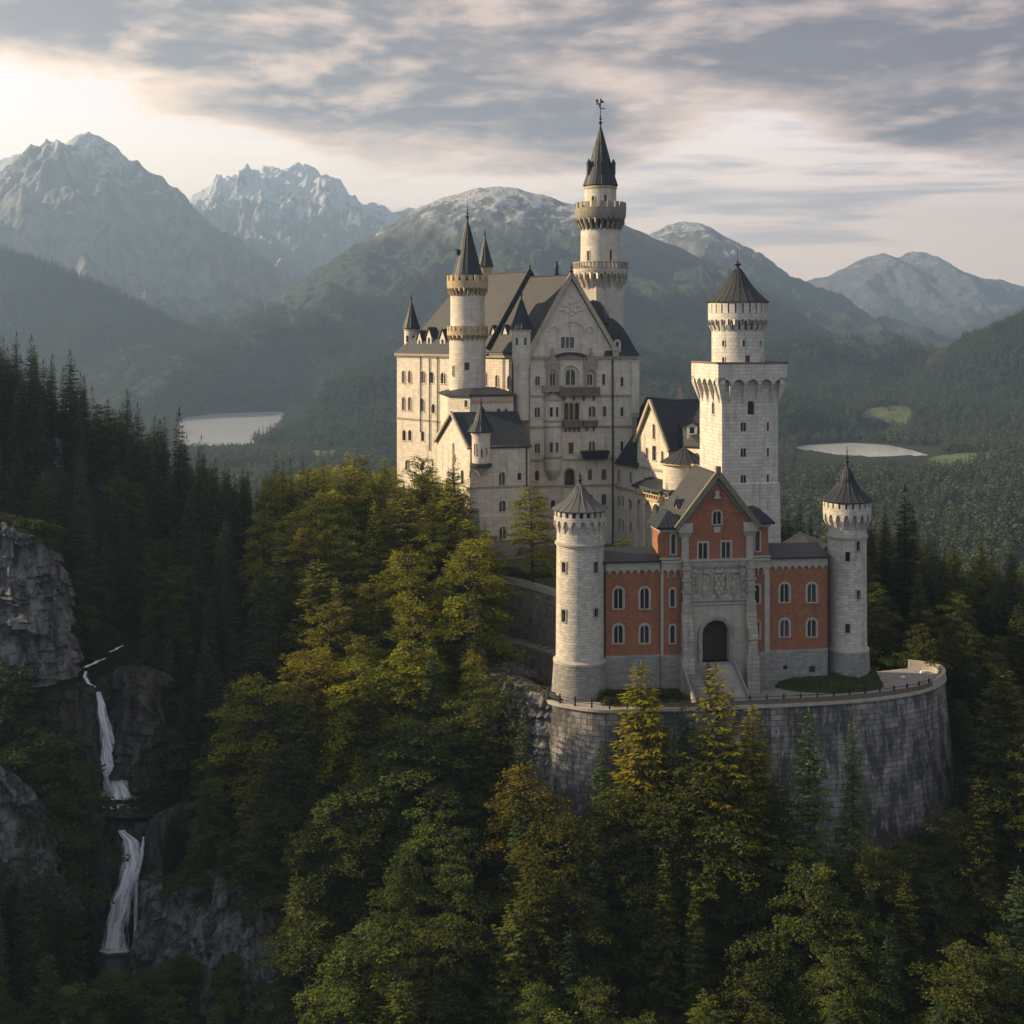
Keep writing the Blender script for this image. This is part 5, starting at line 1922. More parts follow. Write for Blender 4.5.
tl, cl_ = round_gate_tower('stout round stone tower with a low grey cone roof left of the red gatehouse', 580, 183.2, 3.36, 3.72,
                           (Z(509, 183), Z(518, 183), Z(534, 181), Z(546, 180), Z(664.5, 180), -53.2, Z(482.5, 183)),
                           [(-0.70, Z(562.5, 180.5), Z(573, 180.5)), (0.66, Z(562, 180.5), Z(573, 180.5)), (-0.72, Z(610, 180.5), Z(622.5, 180.5)), (0.66, Z(608.5, 180.5), Z(617, 180.5))], 'zinc', 1.7, 0.20)
tr, cr_ = round_gate_tower('slim round stone tower with a dark pointed roof and tall spike beside the green lawn', 847, 190.5, 2.82, 3.5,
                           (Z(500, 190.5), Z(512, 190), Z(531, 187.6), Z(538.5, 187.5), Z(653, 187), -53.2, Z(464, 190.5)),
                           [(-0.18, Z(552, 187.7), Z(561.5, 187.7)), (0.34, Z(541.5, 187.7), Z(551, 187.7)), (0.34, Z(590.5, 187.7), Z(599.5, 187.7)), (-0.18, Z(624, 187.7), Z(633, 187.7))], 'slate', 2.6, 0.24, True)

# ================================================================== square tower
TQ = R(13)
q0 = XY(722, 214)
qd, qn = V2(math.cos(TQ), math.sin(TQ)), V2(-math.sin(TQ), math.cos(TQ))
S_ = 10.1
sq = thing('square_tower', (q0.x, q0.y, -50), 'tall square pale stone tower with arched overhang and a round top storey behind the gatehouse', 'tower')


def Q(u, v):
    p = q0 + qd * u + qn * v
    return (p.x, p.y)


top_z, arch_t, arch_b, step_z = Z(364, 213), Z(378, 213), Z(404.5, 213), Z(485, 213.5)
corners = [Q(0, 0), Q(S_, 0), Q(S_, S_), Q(0, S_)]
sw, st_, sar = MB(), MB(), MB()
frames = [Frame(corners[i], corners[(i + 1) % 4]) for i in range(4)]
for i, fr in enumerate(frames):
    ops = []
    if i == 0:
        for y0, y1 in ((422.5, 431.5), (448.5, 457), (475, 483)):
            ops.append(win_px(sq, fr, 743.5, y0, y1, 5.4, 'rect', 2, frame=0.0, sill=False))
            ops.append(win_px(sq, fr, 768, y0 - 0.5, y1 - 0.5, 2.0, 'rect', 1, frame=0.0, sill=False))
        ops.append(win_px(sq, fr, 751, 400.8, 414.5, 6.6, 'arch', 1, frame=0.0, sill=False))
    if i == 3:
        a = fr.L * 0.62
        ops.append(window(sq, fr, a, Z(414, 218), 1.0, 2.2, 'arch', 1, frame=0.12, m='lime_white'))
    wall(sw, fr, step_z, arch_t + 1.0, ops)
    # battered lower part
    b = 0.55
    p0, p1 = fr(0 - b, -50, b), fr(fr.L + b, -50, b)
    t0, t1 = fr(-0.22, step_z, 0.22), fr(fr.L + 0.22, step_z, 0.22)
    st_.face([p0, p1, t1, t0], [(0, -50), (fr.L + 1, -50), (fr.L + .7, step_z), (0.3, step_z)])
    st_.face([t0, t1, fr(fr.L, step_z + 0.2, 0.0), fr(0, step_z + 0.2, 0.0)])
    # overhanging arches
    OV, na = 1.12, 5 if i % 2 == 0 else 5
    al, ar = -OV, fr.L + OV
    s = (ar - al) / na
    pw_ = 0.42
    for k in range(na + 1):
        c = al + s * k
        x0, x1 = max(al, c - pw_ / 2 - (0.1 if k in (0, na) else 0)), min(ar, c + pw_ / 2 + (0.1 if k in (0, na) else 0))
        cx0, cx1 = max(0.0, min(fr.L, x0)), max(0.0, min(fr.L, x1))
        if k == 0:
            cx0, cx1 = 0.0, 0.25
        if k == na:
            cx0, cx1 = fr.L - 0.25, fr.L
        zs_ = arch_t - s * 0.40
        bot = [fr(cx0, arch_b, 0.02), fr(cx1, arch_b, 0.02), fr(cx1, arch_b, -0.1), fr(cx0, arch_b, -0.1)]
        topq = [fr(x0, zs_, OV), fr(x1, zs_, OV), fr(x1, zs_, -0.1), fr(x0, zs_, -0.1)]
        sar.hull8(bot, topq)
        fr.box(sar, x0, x1, zs_, arch_t, -0.1, OV)
    for k in range(na):
        c = al + s * (k + 0.5)
        hw = s / 2 - pw_ / 2
        ap = arch_pts(c, hw, arch_t - hw * 1.0 - 0.25, 9)
        for j in range(len(ap) - 1):
            p, q = ap[j], ap[j + 1]
            sar.face([fr(q[0], q[1], OV), fr(p[0], p[1], OV), fr(p[0], arch_t, OV), fr(q[0], arch_t, OV)], [(q[0], q[1]), (p[0], p[1]), (p[0], arch_t), (q[0], arch_t)])
            sar.face([fr(p[0], p[1], OV), fr(q[0], q[1], OV), fr(q[0], q[1], 0), fr(p[0], p[1], 0)])
    wall(sar, fr, arch_t, top_z, a0=al, a1=ar, o=OV)
ov = 1.12
cc_ = [Q(-ov, -ov), Q(S_ + ov, -ov), Q(S_ + ov, S_ + ov), Q(-ov, S_ + ov)]
sar.face([(*p, top_z - 0.6) for p in cc_])
sw.build('shaft', M['lime_white'], sq)
st_.build('battered_base', M['lime_white'], sq)
sar.build('arched_overhang', M['lime_white'], sq)
cp = MB()
for i in range(4):
    f2 = Frame(cc_[i], cc_[(i + 1) % 4])
    f2.box(cp, -0.12, f2.L + 0.12, top_z, top_z + 0.3, -0.5, 0.12)
cp.build('coping', M['brown'], sq)
qc = Q(S_ / 2 - 0.1, S_ / 2)
rT, rR = 4.45, 5.05
yT = qc[1] - 4.4
shaft(sq, 'round_storey', 'lime_white', qc[0], qc[1], [(rT, top_z - 0.6), (rT, Z(330, yT))],
      [(facing(-0.68), Z(346, yT), Z(340.5, yT), 0.55), (facing(0.0), Z(346, yT), Z(340.5, yT), 0.55), (facing(0.72), Z(346, yT), Z(340.5, yT), 0.55),
       (facing(-0.70), Z(363, yT), Z(357.5, yT), 0.55), (facing(0.2), Z(363, yT), Z(355.5, yT), 0.95), (facing(0.8), Z(363, yT), Z(358, yT), 0.55)], 64, 'lime_white')
mb = MB()
zrb, zrt = Z(320.5, yT), Z(303, 220)
ring_arches(mb, qc[0], qc[1], 26, rT, rR, Z(331, yT), Z(325, yT), zrb + 0.2, 0.1, 0.45)
mb.lathe(qc[0], qc[1], [(rT, zrb + 0.19), (rR, zrb + 0.2), (rR, Z(313, yT)), (rR - 0.5, Z(313, yT))], 56)
ring_blocks(mb, qc[0], qc[1], 26, rR - 0.5, rR, Z(313, yT), zrt - 0.15, 0.78)
mb.lathe(qc[0], qc[1], [(rR - 0.5, zrt - 0.15), (rR, zrt - 0.15), (rR, zrt + 0.1)], 56)
mb.build('crown', M['lime_white'], sq)
mb = MB()
mb.lathe(qc[0], qc[1], [(rR - 0.52, Z(313, yT) - 0.1), (rR - 0.52, zrt)], 44)
mb.build('opening', M['pane'], sq)
rf = cone_roof(sq, 'tile', qc[0], qc[1], rR + 0.32, zrt + 0.1, Z(265, 220), 26, 0.13)
mb = MB()
mb.lathe(qc[0], qc[1], [(0.3, Z(266, 220)), (0.62, Z(264.5, 220)), (0.55, Z(263.5, 220)), (0.05, Z(263, 220))], 12)
mb.build('roof_cap', M['iron'], rf)
finial(rf, qc[0], qc[1], Z(263.5, 220), 2.9, r=0.1, balls=1)
# ================================================================== palace
PA, PB, PC = V2(3.7, 262), V2(25.8, 266), V2(-26.5, 298)
PE = XY(613, 265.1)
pd = (PC - PA).normalized()              # along the long left wall, away from the camera
pn_ = V2(-pd.y, pd.x) * -1               # across the building, to the right and back
if pn_.x < 0:
    pn_ = -pn_
PEAVE, PFOOT = -4.25, -60.0
pal = thing('palace', (PA.x, PA.y, PFOOT), 'great pale stone palace with steep slate roofs and a tall figured gable', 'palace')
pw, pb_, pbase = MB(), MB(), MB()
ff = Frame(PA, PB)                       # gable front
lf = Frame(PC, PA)                       # long left front, sunlit
STR = [Z(y, 263) for y in (396, 427, 460, 486)]
PLINTH = Z(545, 263)

ops = []
K = dict(frame=0.2)
# rows of the gable front (photo columns and rows)
bay_px = (544, 562)
for px, y0, y1, w_, st, li in (
        (537.5, 376, 385.5, 4.6, 'arch', 2), (552.5, 373, 385.5, 5.4, 'arch', 2), (570.5, 369, 385, 9.6, 'arch', 2), (589.5, 374, 385, 5.6, 'arch', 2), (603.7, 374, 385, 3.2, 'arch', 1),
        (537.3, 407, 417.3, 5.2, 'arch', 2), (592, 406, 417, 7, 'arch', 2), (604.5, 406, 416.5, 4.0, 'arch', 1),
        (537.3, 443, 453, 5.2, 'arch', 2), (571, 442.5, 454, 5.0, 'rect', 1), (592, 441, 452.5, 6.6, 'arch', 2),
        (537, 470.5, 480.5, 4.0, 'arch', 1), (550.5, 470, 480.5, 4.4, 'arch', 1), (590, 469, 480, 4.4, 'arch', 1), (604, 469, 480, 5.0, 'arch', 1),
        (591, 495, 505, 4.4, 'arch', 1), (604, 494, 505, 5.0, 'arch', 1), (537, 500, 509, 4.4, 'arch', 1), (553, 500, 509, 4.4, 'arch', 1),
        (622, 377, 386, 3.0, 'arch', 1), (622, 407, 416, 3.0, 'arch', 1), (622, 441, 451, 3.0, 'arch', 1)):
    ops.append(win_px(pal, ff, px, y0, y1, w_, st, li, m='lime', **K))
# loggia of three arches behind the big balcony, and the doorway
ops.append(win_px(pal, ff, 571.5, 403, 420, 15.0, 'arch', 3, m='ochre', frame=0.25, hood=False, depth=1.2))
ops.append(win_px(pal, ff, 569.5, 469.5, 486.5, 8.0, 'arch', 1, m='brown', frame=0.3, depth=1.0))
wall(pw, ff, PLINTH, PEAVE, ops)
wall(pbase, ff, PFOOT, PLINTH, o=0.3)
# the gable above the eaves
g0, g1 = 0.25, ff.col(613)[0]
ga, gz = ff.at(571.2, 276)
gl_z = Z(349, 263)
gops = [win_px(pal, ff, 567.5, 337, 348, 13.0, 'arch', 3, m='lime', frame=0.22, hood=False)]
wall(pw, ff, PEAVE, gz, gops, clip=[(g0, PEAVE), (g1, PEAVE), (g1, gl_z), (ga, gz), (g0, gl_z)], o=0.0)
# long left front
RB = lf.L - 15.5                          # the rear block stands slightly proud up to here
lops = []
for px, y0, y1, w_, li in ((405.0, 370.5, 383, 3.6, 2), (411.2, 370.5, 383, 3.6, 2), (424.8, 371, 383, 4.2, 2), (433.0, 372, 383, 4.0, 1), (444.5, 372.5, 383.5, 5.0, 2),
                           (405.0, 397, 410.5, 3.6, 2), (411.2, 397, 410.5, 3.6, 2), (424, 398.5, 411.5, 4.0, 2), (434.5, 404, 413, 3.4, 1),
                           (405.5, 430, 440.5, 3.4, 1), (411.2, 430, 440.5, 3.4, 1), (424, 431, 441, 3.2, 1), (408.8, 460, 470, 4.4, 2), (424, 461, 470, 3.2, 1), (440, 431, 441, 3.2, 1)):
    lops.append(win_px(pal, lf, px, y0, y1, w_, 'arch', li, m='lime', o=0.35, **K))
wall(pw, lf, -44, PEAVE, lops, a0=0, a1=RB, o=0.35)
lops = []
for px, y0, y1, w_, li in ((485.2, 372, 386, 4.2, 2), (497.2, 375, 387, 3.6, 2), (509.5, 376, 388, 4.6, 2), (519, 377, 387, 2.4, 1)):
    lops.append(win_px(pal, lf, px, y0, y1, w_, 'arch', li, m='lime', **K))
wall(pw, lf, -44, PEAVE, lops, a0=RB, a1=lf.L)
wall(pbase, lf, PFOOT, -44, o=0.75)
lf_f = [lf(0, -44, 0.75), lf(lf.L, -44, 0.75), lf(lf.L, -43.4, 0.36), lf(0, -43.4, 0.36)]
pbase.face(lf_f)
# other sides
PD2 = PC + pn_ * 24.0
PF2 = PA + pd * 15.0 + pn_ * 24.5
PB2 = PB + V2(-2.0, 17.0)
for a, b in ((PD2, PC), (PF2, PD2), (PB, PB2), (PB2, PF2)):
    f2 = Frame(a, b)
    wall(pw, f2, PFOOT, PEAVE)
fr_ = Frame(PB, PB2)
# string courses and cornice
for fr, oo, a0, a1, zs_ in ((ff, 0, 0, ff.L, STR), (lf, 0.35, 0, RB, [Z(420, 290), Z(357, 290)]), (lf, 0.0, RB, lf.L, [Z(394, 268)])):
    for z in zs_:
        fr.box(pb_, a0, a1, z - 0.18, z + 0.18, oo + 0.003, oo + 0.2)
ff.box(pb_, 0, g0 + 0.2, PEAVE - 0.45, PEAVE, 0.003, 0.5)
ff.box(pb_, -0.2, ff.L + 0.4, PEAVE - 0.75, PEAVE - 0.15, 0.003, 0.34)
lf.box(pb_, -0.4, RB, PEAVE - 0.55, PEAVE + 0.05, 0.352, 0.85)
lf.box(pb_, RB, lf.L + 0.1, PEAVE - 0.55, PEAVE + 0.05, 0.003, 0.5)
fr_.box(pb_, 0, fr_.L, PEAVE - 0.55, PEAVE + 0.05, 0.003, 0.5)
# corner strips
ff.box(pb_, ff.L - 0.9, ff.L + 0.12, PLINTH, PEAVE - 0.76, 0.003, 0.12)
pw.build('stone_wall', M['lime'], pal)
pbase.build('plinth', M['base'], pal)
pb_.build('string_course', M['band'], pal)

# ---- roofs
rt_ = MB()
pap = Vector(ff(ga, gz))
rid = lambda t, z: (pap.x + pd.x * t, pap.y + pd.y * t, z)
rz_f = gz + 0.35
# front block: ridge runs back parallel to the long wall
e0 = ff(g0 - 0.75, gl_z - 0.75, 0.5)
e1 = ff(g1 + 0.75, gl_z - 0.75, 0.5)
fo_ = -0.5
back_t = 17.0


def along(p, t, z=None):
    return (p[0] + pd.x * t, p[1] + pd.y * t, p[2] if z is None else z)


rp0 = ff(ga, rz_f, 0.5)
le = ff(-0.6, PEAVE + 0.05, 0.0)
roof_slab(rt_, [along(e0, back_t, e0[2]), e0, rp0, along(rp0, back_t)], 0.25)
roof_slab(rt_, [e1, along(e1, back_t), along(rp0, back_t), rp0], 0.25)
# flatter skirt from the gable slope down to the left eave
lo = lf(lf.L + 0.1, PEAVE + 0.05, 0.7)
front_roof = rt_.build('front_roof', M['tile'], pal)
sk = MB()
roof_slab(sk, [lf(RB - 1, PEAVE + 0.1, 0.65), lf(lf.L + 0.2, PEAVE + 0.1, 0.65), (e0[0] - 0.2, e0[1] + 0.9, e0[2] + 0.7), along((e0[0] - 0.2, e0[1] + 0.9, e0[2] + 0.7), 14.5)], 0.2)
sk.build('skirt_roof', M['slate'], pal)
# verge boards and gable foot stones
vb = MB()
for foot, sg in ((ff(g0 - 0.8, gl_z - 0.85, 0.42), -1), (ff(g1 + 0.8, gl_z - 0.85, 0.42), 1)):
    beam(vb, foot, ff(ga, rz_f + 0.05, 0.42), 0.55, 0.8)
for a in (g0 - 0.4, g1 + 0.4):
    ff.box(vb, a - 0.65, a + 0.65, PEAVE - 0.2, gl_z - 0.35, 0.003, 0.75)
    ff.box(vb, a - 0.85, a + 0.85, gl_z - 0.35, gl_z + 0.5, 0.003, 0.9)
vb.build('gable_verge', M['verge'], pal)
finial(pal, *ff(ga, 0, 0.4)[:2], rz_f + 0.2, 2.4, 'gable_statue', 0.2)
# rear block: higher ridge, hipped at the far end, plain gable towards the front
ax0 = PA + pn_ * 12.0
t_g, t_r, t_e = 13.0, 34.5, (PC - PA).length + 0.6
r0 = Vector((pap.x + pd.x * t_g, pap.y + pd.y * t_g, Z(271, 273)))
r1 = Vector((pap.x + pd.x * t_r, pap.y + pd.y * t_r, r0.z))
hw_l = 0.9
eL0 = PA + pd * t_g - pn_ * hw_l
eL1 = PA + pd * t_e - pn_ * hw_l
eR0 = PA + pd * t_g + pn_ * 24.8
eR1 = PA + pd * t_e + pn_ * 24.8
ze = PEAVE + 0.05
rr_ = MB()
# two pitches on the long side: steep above, flatter near the eave
mz = 0.20
mL0 = Vector((eL0.x + (r0.x - eL0.x) * 0.28, eL0.y + (r0.y - eL0.y) * 0.28, ze + (r0.z - ze) * mz))
mL1 = Vector((eL1.x + (r1.x - eL1.x) * 0.28, eL1.y + (r1.y - eL1.y) * 0.28, ze + (r0.z - ze) * mz))
mR1 = Vector((eR1.x + (r1.x - eR1.x) * 0.28, eR1.y + (r1.y - eR1.y) * 0.28, ze + (r0.z - ze) * mz))
roof_slab(rr_, [mL1, mL0, r0, r1], 0.25)
roof_slab(rr_, [mR1, mL1, r1], 0.25)
roof_slab(rr_, [(*eR0, ze), (*eR1, ze), mR1, r1, r0], 0.25)
rear_roof = rr_.build('rear_roof', M['tile'], pal)
rs_ = MB()
roof_slab(rs_, [(*eL1, ze), (*eL0, ze), mL0, mL1], 0.2)
roof_slab(rs_, [(*eR1, ze), (*eL1, ze), mL1, mR1], 0.2)
rs_.build('eave_roof', M['slate'], pal)
gw = MB()
gtri = [(eL0.x + pn_.x * 1.2 + pd.x * 0.4, eL0.y + pn_.y * 1.2 + pd.y * 0.4, ze), (eR0.x - pn_.x + pd.x * 0.4, eR0.y - pn_.y + pd.y * 0.4, ze), (r0.x + pd.x * 0.4, r0.y + pd.y * 0.4, r0.z - 0.4)]
gw.face(gtri)
gw.build('rear_gable_wall', M['lime'], pal)
vb = MB()
beam(vb, (eL0.x, eL0.y, ze + 1.2), (r0.x, r0.y, r0.z + 0.1), 0.5, 0.7)
beam(vb, (eR0.x, eR0.y, ze + 0.3), (r0.x, r0.y, r0.z + 0.1), 0.5, 0.7)
vb.build('rear_verge', M['slate'], pal)
finial(pal, r0.x, r0.y, r0.z, 2.2, 'ridge_finial')
# dome-like dark roof over the right-hand corner
dz0 = PEAVE + 0.05
c0, c1 = ff(ff.col(606)[0], 0), ff(ff.L + 0.6, 0, 0.6)
dm_ = MB()
ring = lambda k: [(*(Vector(p).xy), 0) for p in k]
bx0, bx1 = ff.col(604)[0], ff.L + 0.7
prof = [(0.0, 0.0), (0.10, 0.8), (0.22, 2.2), (0.36, 3.9), (0.52, 5.6), (0.68, 6.8), (0.84, 7.6), (0.97, 7.9)]
rings = []
for s_, h in prof:
    q = []
    for a, o in ((bx0, 0.65), (bx1, 0.65), (bx1, -11.0), (bx0, -11.0)):
        ca, co = (bx0 + bx1) / 2 - 1.6, -5.0
        q.append(ff(a + (ca - a) * s_, dz0 + h, o + (co - o) * s_))
    rings.append(q)
for i in range(len(rings) - 1):
    for j in range(4):
        dm_.face([rings[i][j], rings[i][(j + 1) % 4], rings[i + 1][(j + 1) % 4], rings[i + 1][j]])
dm_.face(rings[-1])
dm_.face(list(reversed(rings[0])))
dome = dm_.build('corner_roof', M['lead'], pal)
finial(dome, *ff((bx0 + bx1) / 2 - 1.6, 0, -5.0)[:2], dz0 + 7.8, 2.0, r=0.12)
px_, py_ = ff(ff.col(617)[0], 0, 0.2)[:2]
dormer(pal, px_, py_, dz0 + 1.1, -math.pi / 2 + math.atan2(ff.t.y, ff.t.x), 1.6, 1.9, 2.5, 'lime', 'lead', 0.5)
# second, smaller humped roof just behind the gable's right slope
dm_ = MB()
c_ = ff(ff.col(598)[0], 0, -4.0)
dm_.lathe(c_[0], c_[1], [(3.2, 2.4), (3.0, 4.2), (2.4, 5.8), (1.5, 6.9), (0.02, 7.4)], 8, smooth=False)
dm_.build('hump_roof', M['lead'], pal)

# dormers on the left slopes
lang = math.atan2(-pn_.y, -pn_.x)
for px, py, t_in, w_, h_ in ((417.5, 344, 0.9, 1.5, 1.6), (427, 343, 0.9, 1.6, 2.0), (440.5, 344, 0.9, 1.7, 1.8), (488.5, 342, 1.2, 1.5, 2.0), (500.5, 342, 1.2, 1.5, 2.1)):
    a, Y = lf.col(px)
    o = -t_in + (0.35 if a < RB else 0)
    x, y, _ = lf(a, 0, o)
    dormer(pal, x, y, Z(py, Y) - 1.4 * 0.55, lang, w_ * 1.15, h_ * 1.1, 3.6, 'lime', 'slate', 2.0)
for px, t_in, zz in ((432, 6.5, 2.6), (446, 6.0, 2.6), (503, 6.0, 4.0), (531, 4.4, 3.6)):
    a, Y = lf.col(px)
    x, y, _ = lf(a, 0, -t_in)
    dormer(pal, x, y, zz, lang, 1.9, 1.3, 4.2, 'lime', 'slate', 1.5)
# roof chimneys
for px, t_in, zz, hh in ((478, 9.5, 8.5, 3.6), (484, 8.0, 7.0, 3.4)):
    a, Y = lf.col(px)
    x, y, _ = lf(a, 0, -t_in)
    cb_ = MB()
    cb_.box((x, y, zz - 2.0), 0.9, 1.1, hh + 2.0, math.atan2(pd.y, pd.x))
    cb_.box((x, y, zz + hh), 1.2, 1.4, 0.35, math.atan2(pd.y, pd.x))
    cb_.build('chimney', M['lime'], pal)
# standing figure on the ridge behind the gable
x, y, z = rid(4.5, rz_f)
fg = MB()
fg.lathe(x, y, [(0.5, z - 0.1), (0.55, z + 0.4), (0.3, z + 0.6), (0.42, z + 1.3), (0.36, z + 2.0), (0.16, z + 2.3), (0.24, z + 2.65), (0.05, z + 2.95)], 10)
fg.build('ridge_statue', M['iron'], pal)

# ---- corner turrets
def turret(px, Y, r, y_eave, y_apex, y_bot, sag=0.06, wins=2, m='lime', tip=1.7, corbel=True, nm='turret'):
    c = XY(px, Y)
    ze_, za_, zb_ = Z(y_eave, Y), Z(y_apex, Y), Z(y_bot, Y)
    b = shaft(pal, nm, m, c.x, c.y, [(r, zb_), (r, ze_ - 0.45), (r * 1.12, ze_ - 0.35), (r * 1.12, ze_)], (), 24)
    sl = MB()
    for k in range(wins):
        ph = facing(-0.5 + 0.9 * k / max(1, wins - 1))
        cxx, cyy = c.x + math.cos(ph) * (r + 0.02), c.y + math.sin(ph) * (r + 0.02)
        w = 0.28
        t = V2(-math.sin(ph), math.cos(ph)) * w
        zm = zb_ + (ze_ - zb_) * 0.55
        sl.face([(cxx - t.x, cyy - t.y, zm - 0.7), (cxx + t.x, cyy + t.y, zm - 0.7), (cxx + t.x, cyy + t.y, zm + 0.8), (cxx - t.x, cyy - t.y, zm + 0.8)])
    sl.build('slot', M['pane'], b)
    if corbel:
        mb = MB()
        mb.lathe(c.x, c.y, [(0.15, zb_ - r * 2.1), (r * 0.45, zb_ - r * 1.5), (r * 0.8, zb_ - r * 0.6), (r * 1.08, zb_), (r, zb_ + 0.05)], 24)
        mb.build('corbel', M[m], b)
    rf = cone_roof(b, 'lead', c.x, c.y, r * 1.28, ze_, za_, 12, sag)
    finial(rf, c.x, c.y, za_, tip, r=0.12)
    return c


turret(521.5, 261.6, 1.9, 329, 297, 357, 0.05)
turret(411.3, 298.2, 1.65, 328.5, 300, 352, 0.05, corbel=False)
turret(485, 289, 1.5, 266.5, 236, 290, 0.05, m='ochre', corbel=False)
# arched recess below the corner turret
rc = MB()
a_, Y_ = ff.col(525)
c = XY(521.5, 261.4)
rc.lathe(c.x, c.y, [(1.55, Z(420, 261.4)), (1.55, Z(368, 261.4)), (1.9, Z(360, 261.4)), (1.9, Z(357, 261.4))], 20)
rc.build('corner_bay', M['lime'], pal)

# ---- front ornaments: bow bay, balconies, oriel canopies
bw = MB()
a0b, Yb = ff.col(553)
cb2 = ff(a0b, 0, -0.5)
R_b = 1.95
zt_b, zb_b = Z(400, 262.5), Z(470, 262)
bwp = [(0.3, zb_b - 2.6), (R_b * 0.75, zb_b - 1.3), (R_b, zb_b), (R_b, zt_b)]
base_ang = math.atan2(ff.n.y, ff.n.x)
slb = []
for yy0, yy1 in ((407.5, 417.0), (443, 453)):
    for dph in (-0.33, 0.33):
        slb.append((base_ang + dph, Z(yy1, 260.5), Z(yy0, 260.5), 0.62))
bowo = shaft(pal, 'bow_bay', 'lime', cb2[0], cb2[1], bwp[2:], slb, 40, 'lime')
bw.lathe(cb2[0], cb2[1], bwp[:3], 28)
bw.build('bow_corbel', M['lime'], bowo)
bw = MB()
bw.lathe(cb2[0], cb2[1], [(R_b + 0.25, zt_b), (R_b + 0.2, zt_b + 0.15), (R_b * 0.75, zt_b + 0.9), (0.5, zt_b + 1.7), (0.02, zt_b + 1.8)], 28)
bw.build('bow_roof', M['band'], bowo)
bw = MB()
for y in (427, 458, 421.5):
    z = Z(y, 261)
    bw.lathe(cb2[0], cb2[1], [(R_b, z - 0.2), (R_b + 0.14, z - 0.15), (R_b + 0.14, z + 0.15), (R_b, z + 0.2)], 28)
bw.build('bow_band', M['band'], bowo)


def balcony(px0, px1, y_top, y_bot, out, m, nm='balcony', brackets=4):
    mb = MB()
    a0, Y0 = ff.col(px0)
    a1, _ = ff.col(px1)
    zt, zb = Z(y_top, Y0 - out), Z(y_bot, Y0 - out)
    ff.box(mb, a0, a1, zb, zb + 0.28, 0.003, out)
    ff.box(mb, a0, a1, zt - 0.2, zt, out - 0.2, out + 0.04)
    for a, b in ((a0, a0 + 0.16), (a1 - 0.16, a1)):
        ff.box(mb, a, b, zb + 0.28, zt, 0.01, out - 0.2)
    n = max(3, int((a1 - a0) / 0.42))
    for i in range(n + 1):
        a = a0 + (a1 - a0) * i / n
        ff.box(mb, max(a0, a - 0.09), min(a1, a + 0.09), zb + 0.28, zt - 0.2, out - 0.17, out - 0.01)
    ff.box(mb, a0 + 0.02, a1 - 0.02, zb + 0.28, zt - 0.2, out - 0.13, out - 0.08)
    for i in range(brackets):
        a = a0 + (a1 - a0) * (i + 0.5) / brackets
        ff.box(mb, a - 0.18, a + 0.18, zb - 1.1, zb, 0.003, out - 0.15, taper=0.05)
    return mb.build(nm, M[m], pal)


balcony(559, 598.5, 387.5, 396, 1.3, 'brown')
balcony(563, 581, 420.5, 427.5, 1.2, 'brown')
balcony(583, 597, 420.5, 426.5, 1.0, 'brown', brackets=2)
balcony(542, 562, 385.8, 392, 1.0, 'band', brackets=3)
# dark metal balcony roof over the lower right windows
aw = MB()
a0, _ = ff.col(580)
a1, _ = ff.col(607)
zt, zb = Z(451.5, 262), Z(460, 262)
ff.box(aw, a0 + 0.7, a1 - 0.5, zb, zb + 0.2, 0.003, 2.0)
b = [ff(a0 + 0.6, zb + 0.2, 2.0), ff(a1 - 0.4, zb + 0.2, 2.0), ff(a1 - 0.4, zb + 0.2, 0.0), ff(a0 + 0.6, zb + 0.2, 0.0)]
t = [ff(a0, zt, 2.6), ff(a1, zt + 0.1, 2.6), ff(a1, zt + 0.1, 0.0), ff(a0, zt, 0.0)]
aw.hull8(b, t)
aw.build('metal_canopy', M['lead'], pal)
bay = MB()
ff.box(bay, a0 + 0.9, a1 - 0.6, Z(486, 262), zb - 0.005, 0.003, 0.12)
# oriel canopies with gables and pinnacles, left and right of the big window
for px in (552.2, 590.5):
    a, Y = ff.col(px)
    mb = MB()
    zt, zm, zb = Z(352, Y), Z(364, Y), Z(373.5, Y)
    ff.box(mb, a - 1.15, a - 0.8, Z(386, Y), zb, 0.003, 0.55)
    ff.box(mb, a + 0.8, a + 1.15, Z(386, Y), zb, 0.003, 0.55)
    ap = arch_pts(a, 0.8, zb, 8)
    for k in range(len(ap) - 1):
        p, q = ap[k], ap[k + 1]
        mb.face([ff(q[0], q[1], 0.55), ff(p[0], p[1], 0.55), ff(p[0], zm, 0.55), ff(q[0], zm, 0.55)])
        mb.face([ff(p[0], p[1], 0.55), ff(q[0], q[1], 0.55), ff(q[0], q[1], 0.0), ff(p[0], p[1], 0.0)])
    for s_ in (-1, 1):
        x0, x1 = sorted((a + s_ * 0.8, a + s_ * 1.15))
        ff.box(mb, x0, x1, zb, zm, 0.003, 0.55)
    # gablet
    g = [ff(a - 1.35, zm, 0.65), ff(a + 1.35, zm, 0.65), ff(a, zt, 0.65)]
    g2 = [ff(a - 1.35, zm, 0.0), ff(a + 1.35, zm, 0.0), ff(a, zt, 0.0)]
    mb.face(g)
    mb.face([g[0], g[2], g2[2], g2[0]])
    mb.face([g[2], g[1], g2[1], g2[2]])
    mb.face([g[1], g[0], g2[0], g2[1]])
    for s_ in (-1, 1):
        ff.box(mb, a + s_ * 1.3 - 0.18, a + s_ * 1.3 + 0.18, zm - 0.6, zm + 1.0, 0.003, 0.5)
    ff.box(mb, a - 0.12, a + 0.12, zt - 0.2, zt + 0.9, 0.25, 0.5)
    mb.build('oriel_canopy', M['band'], pal)
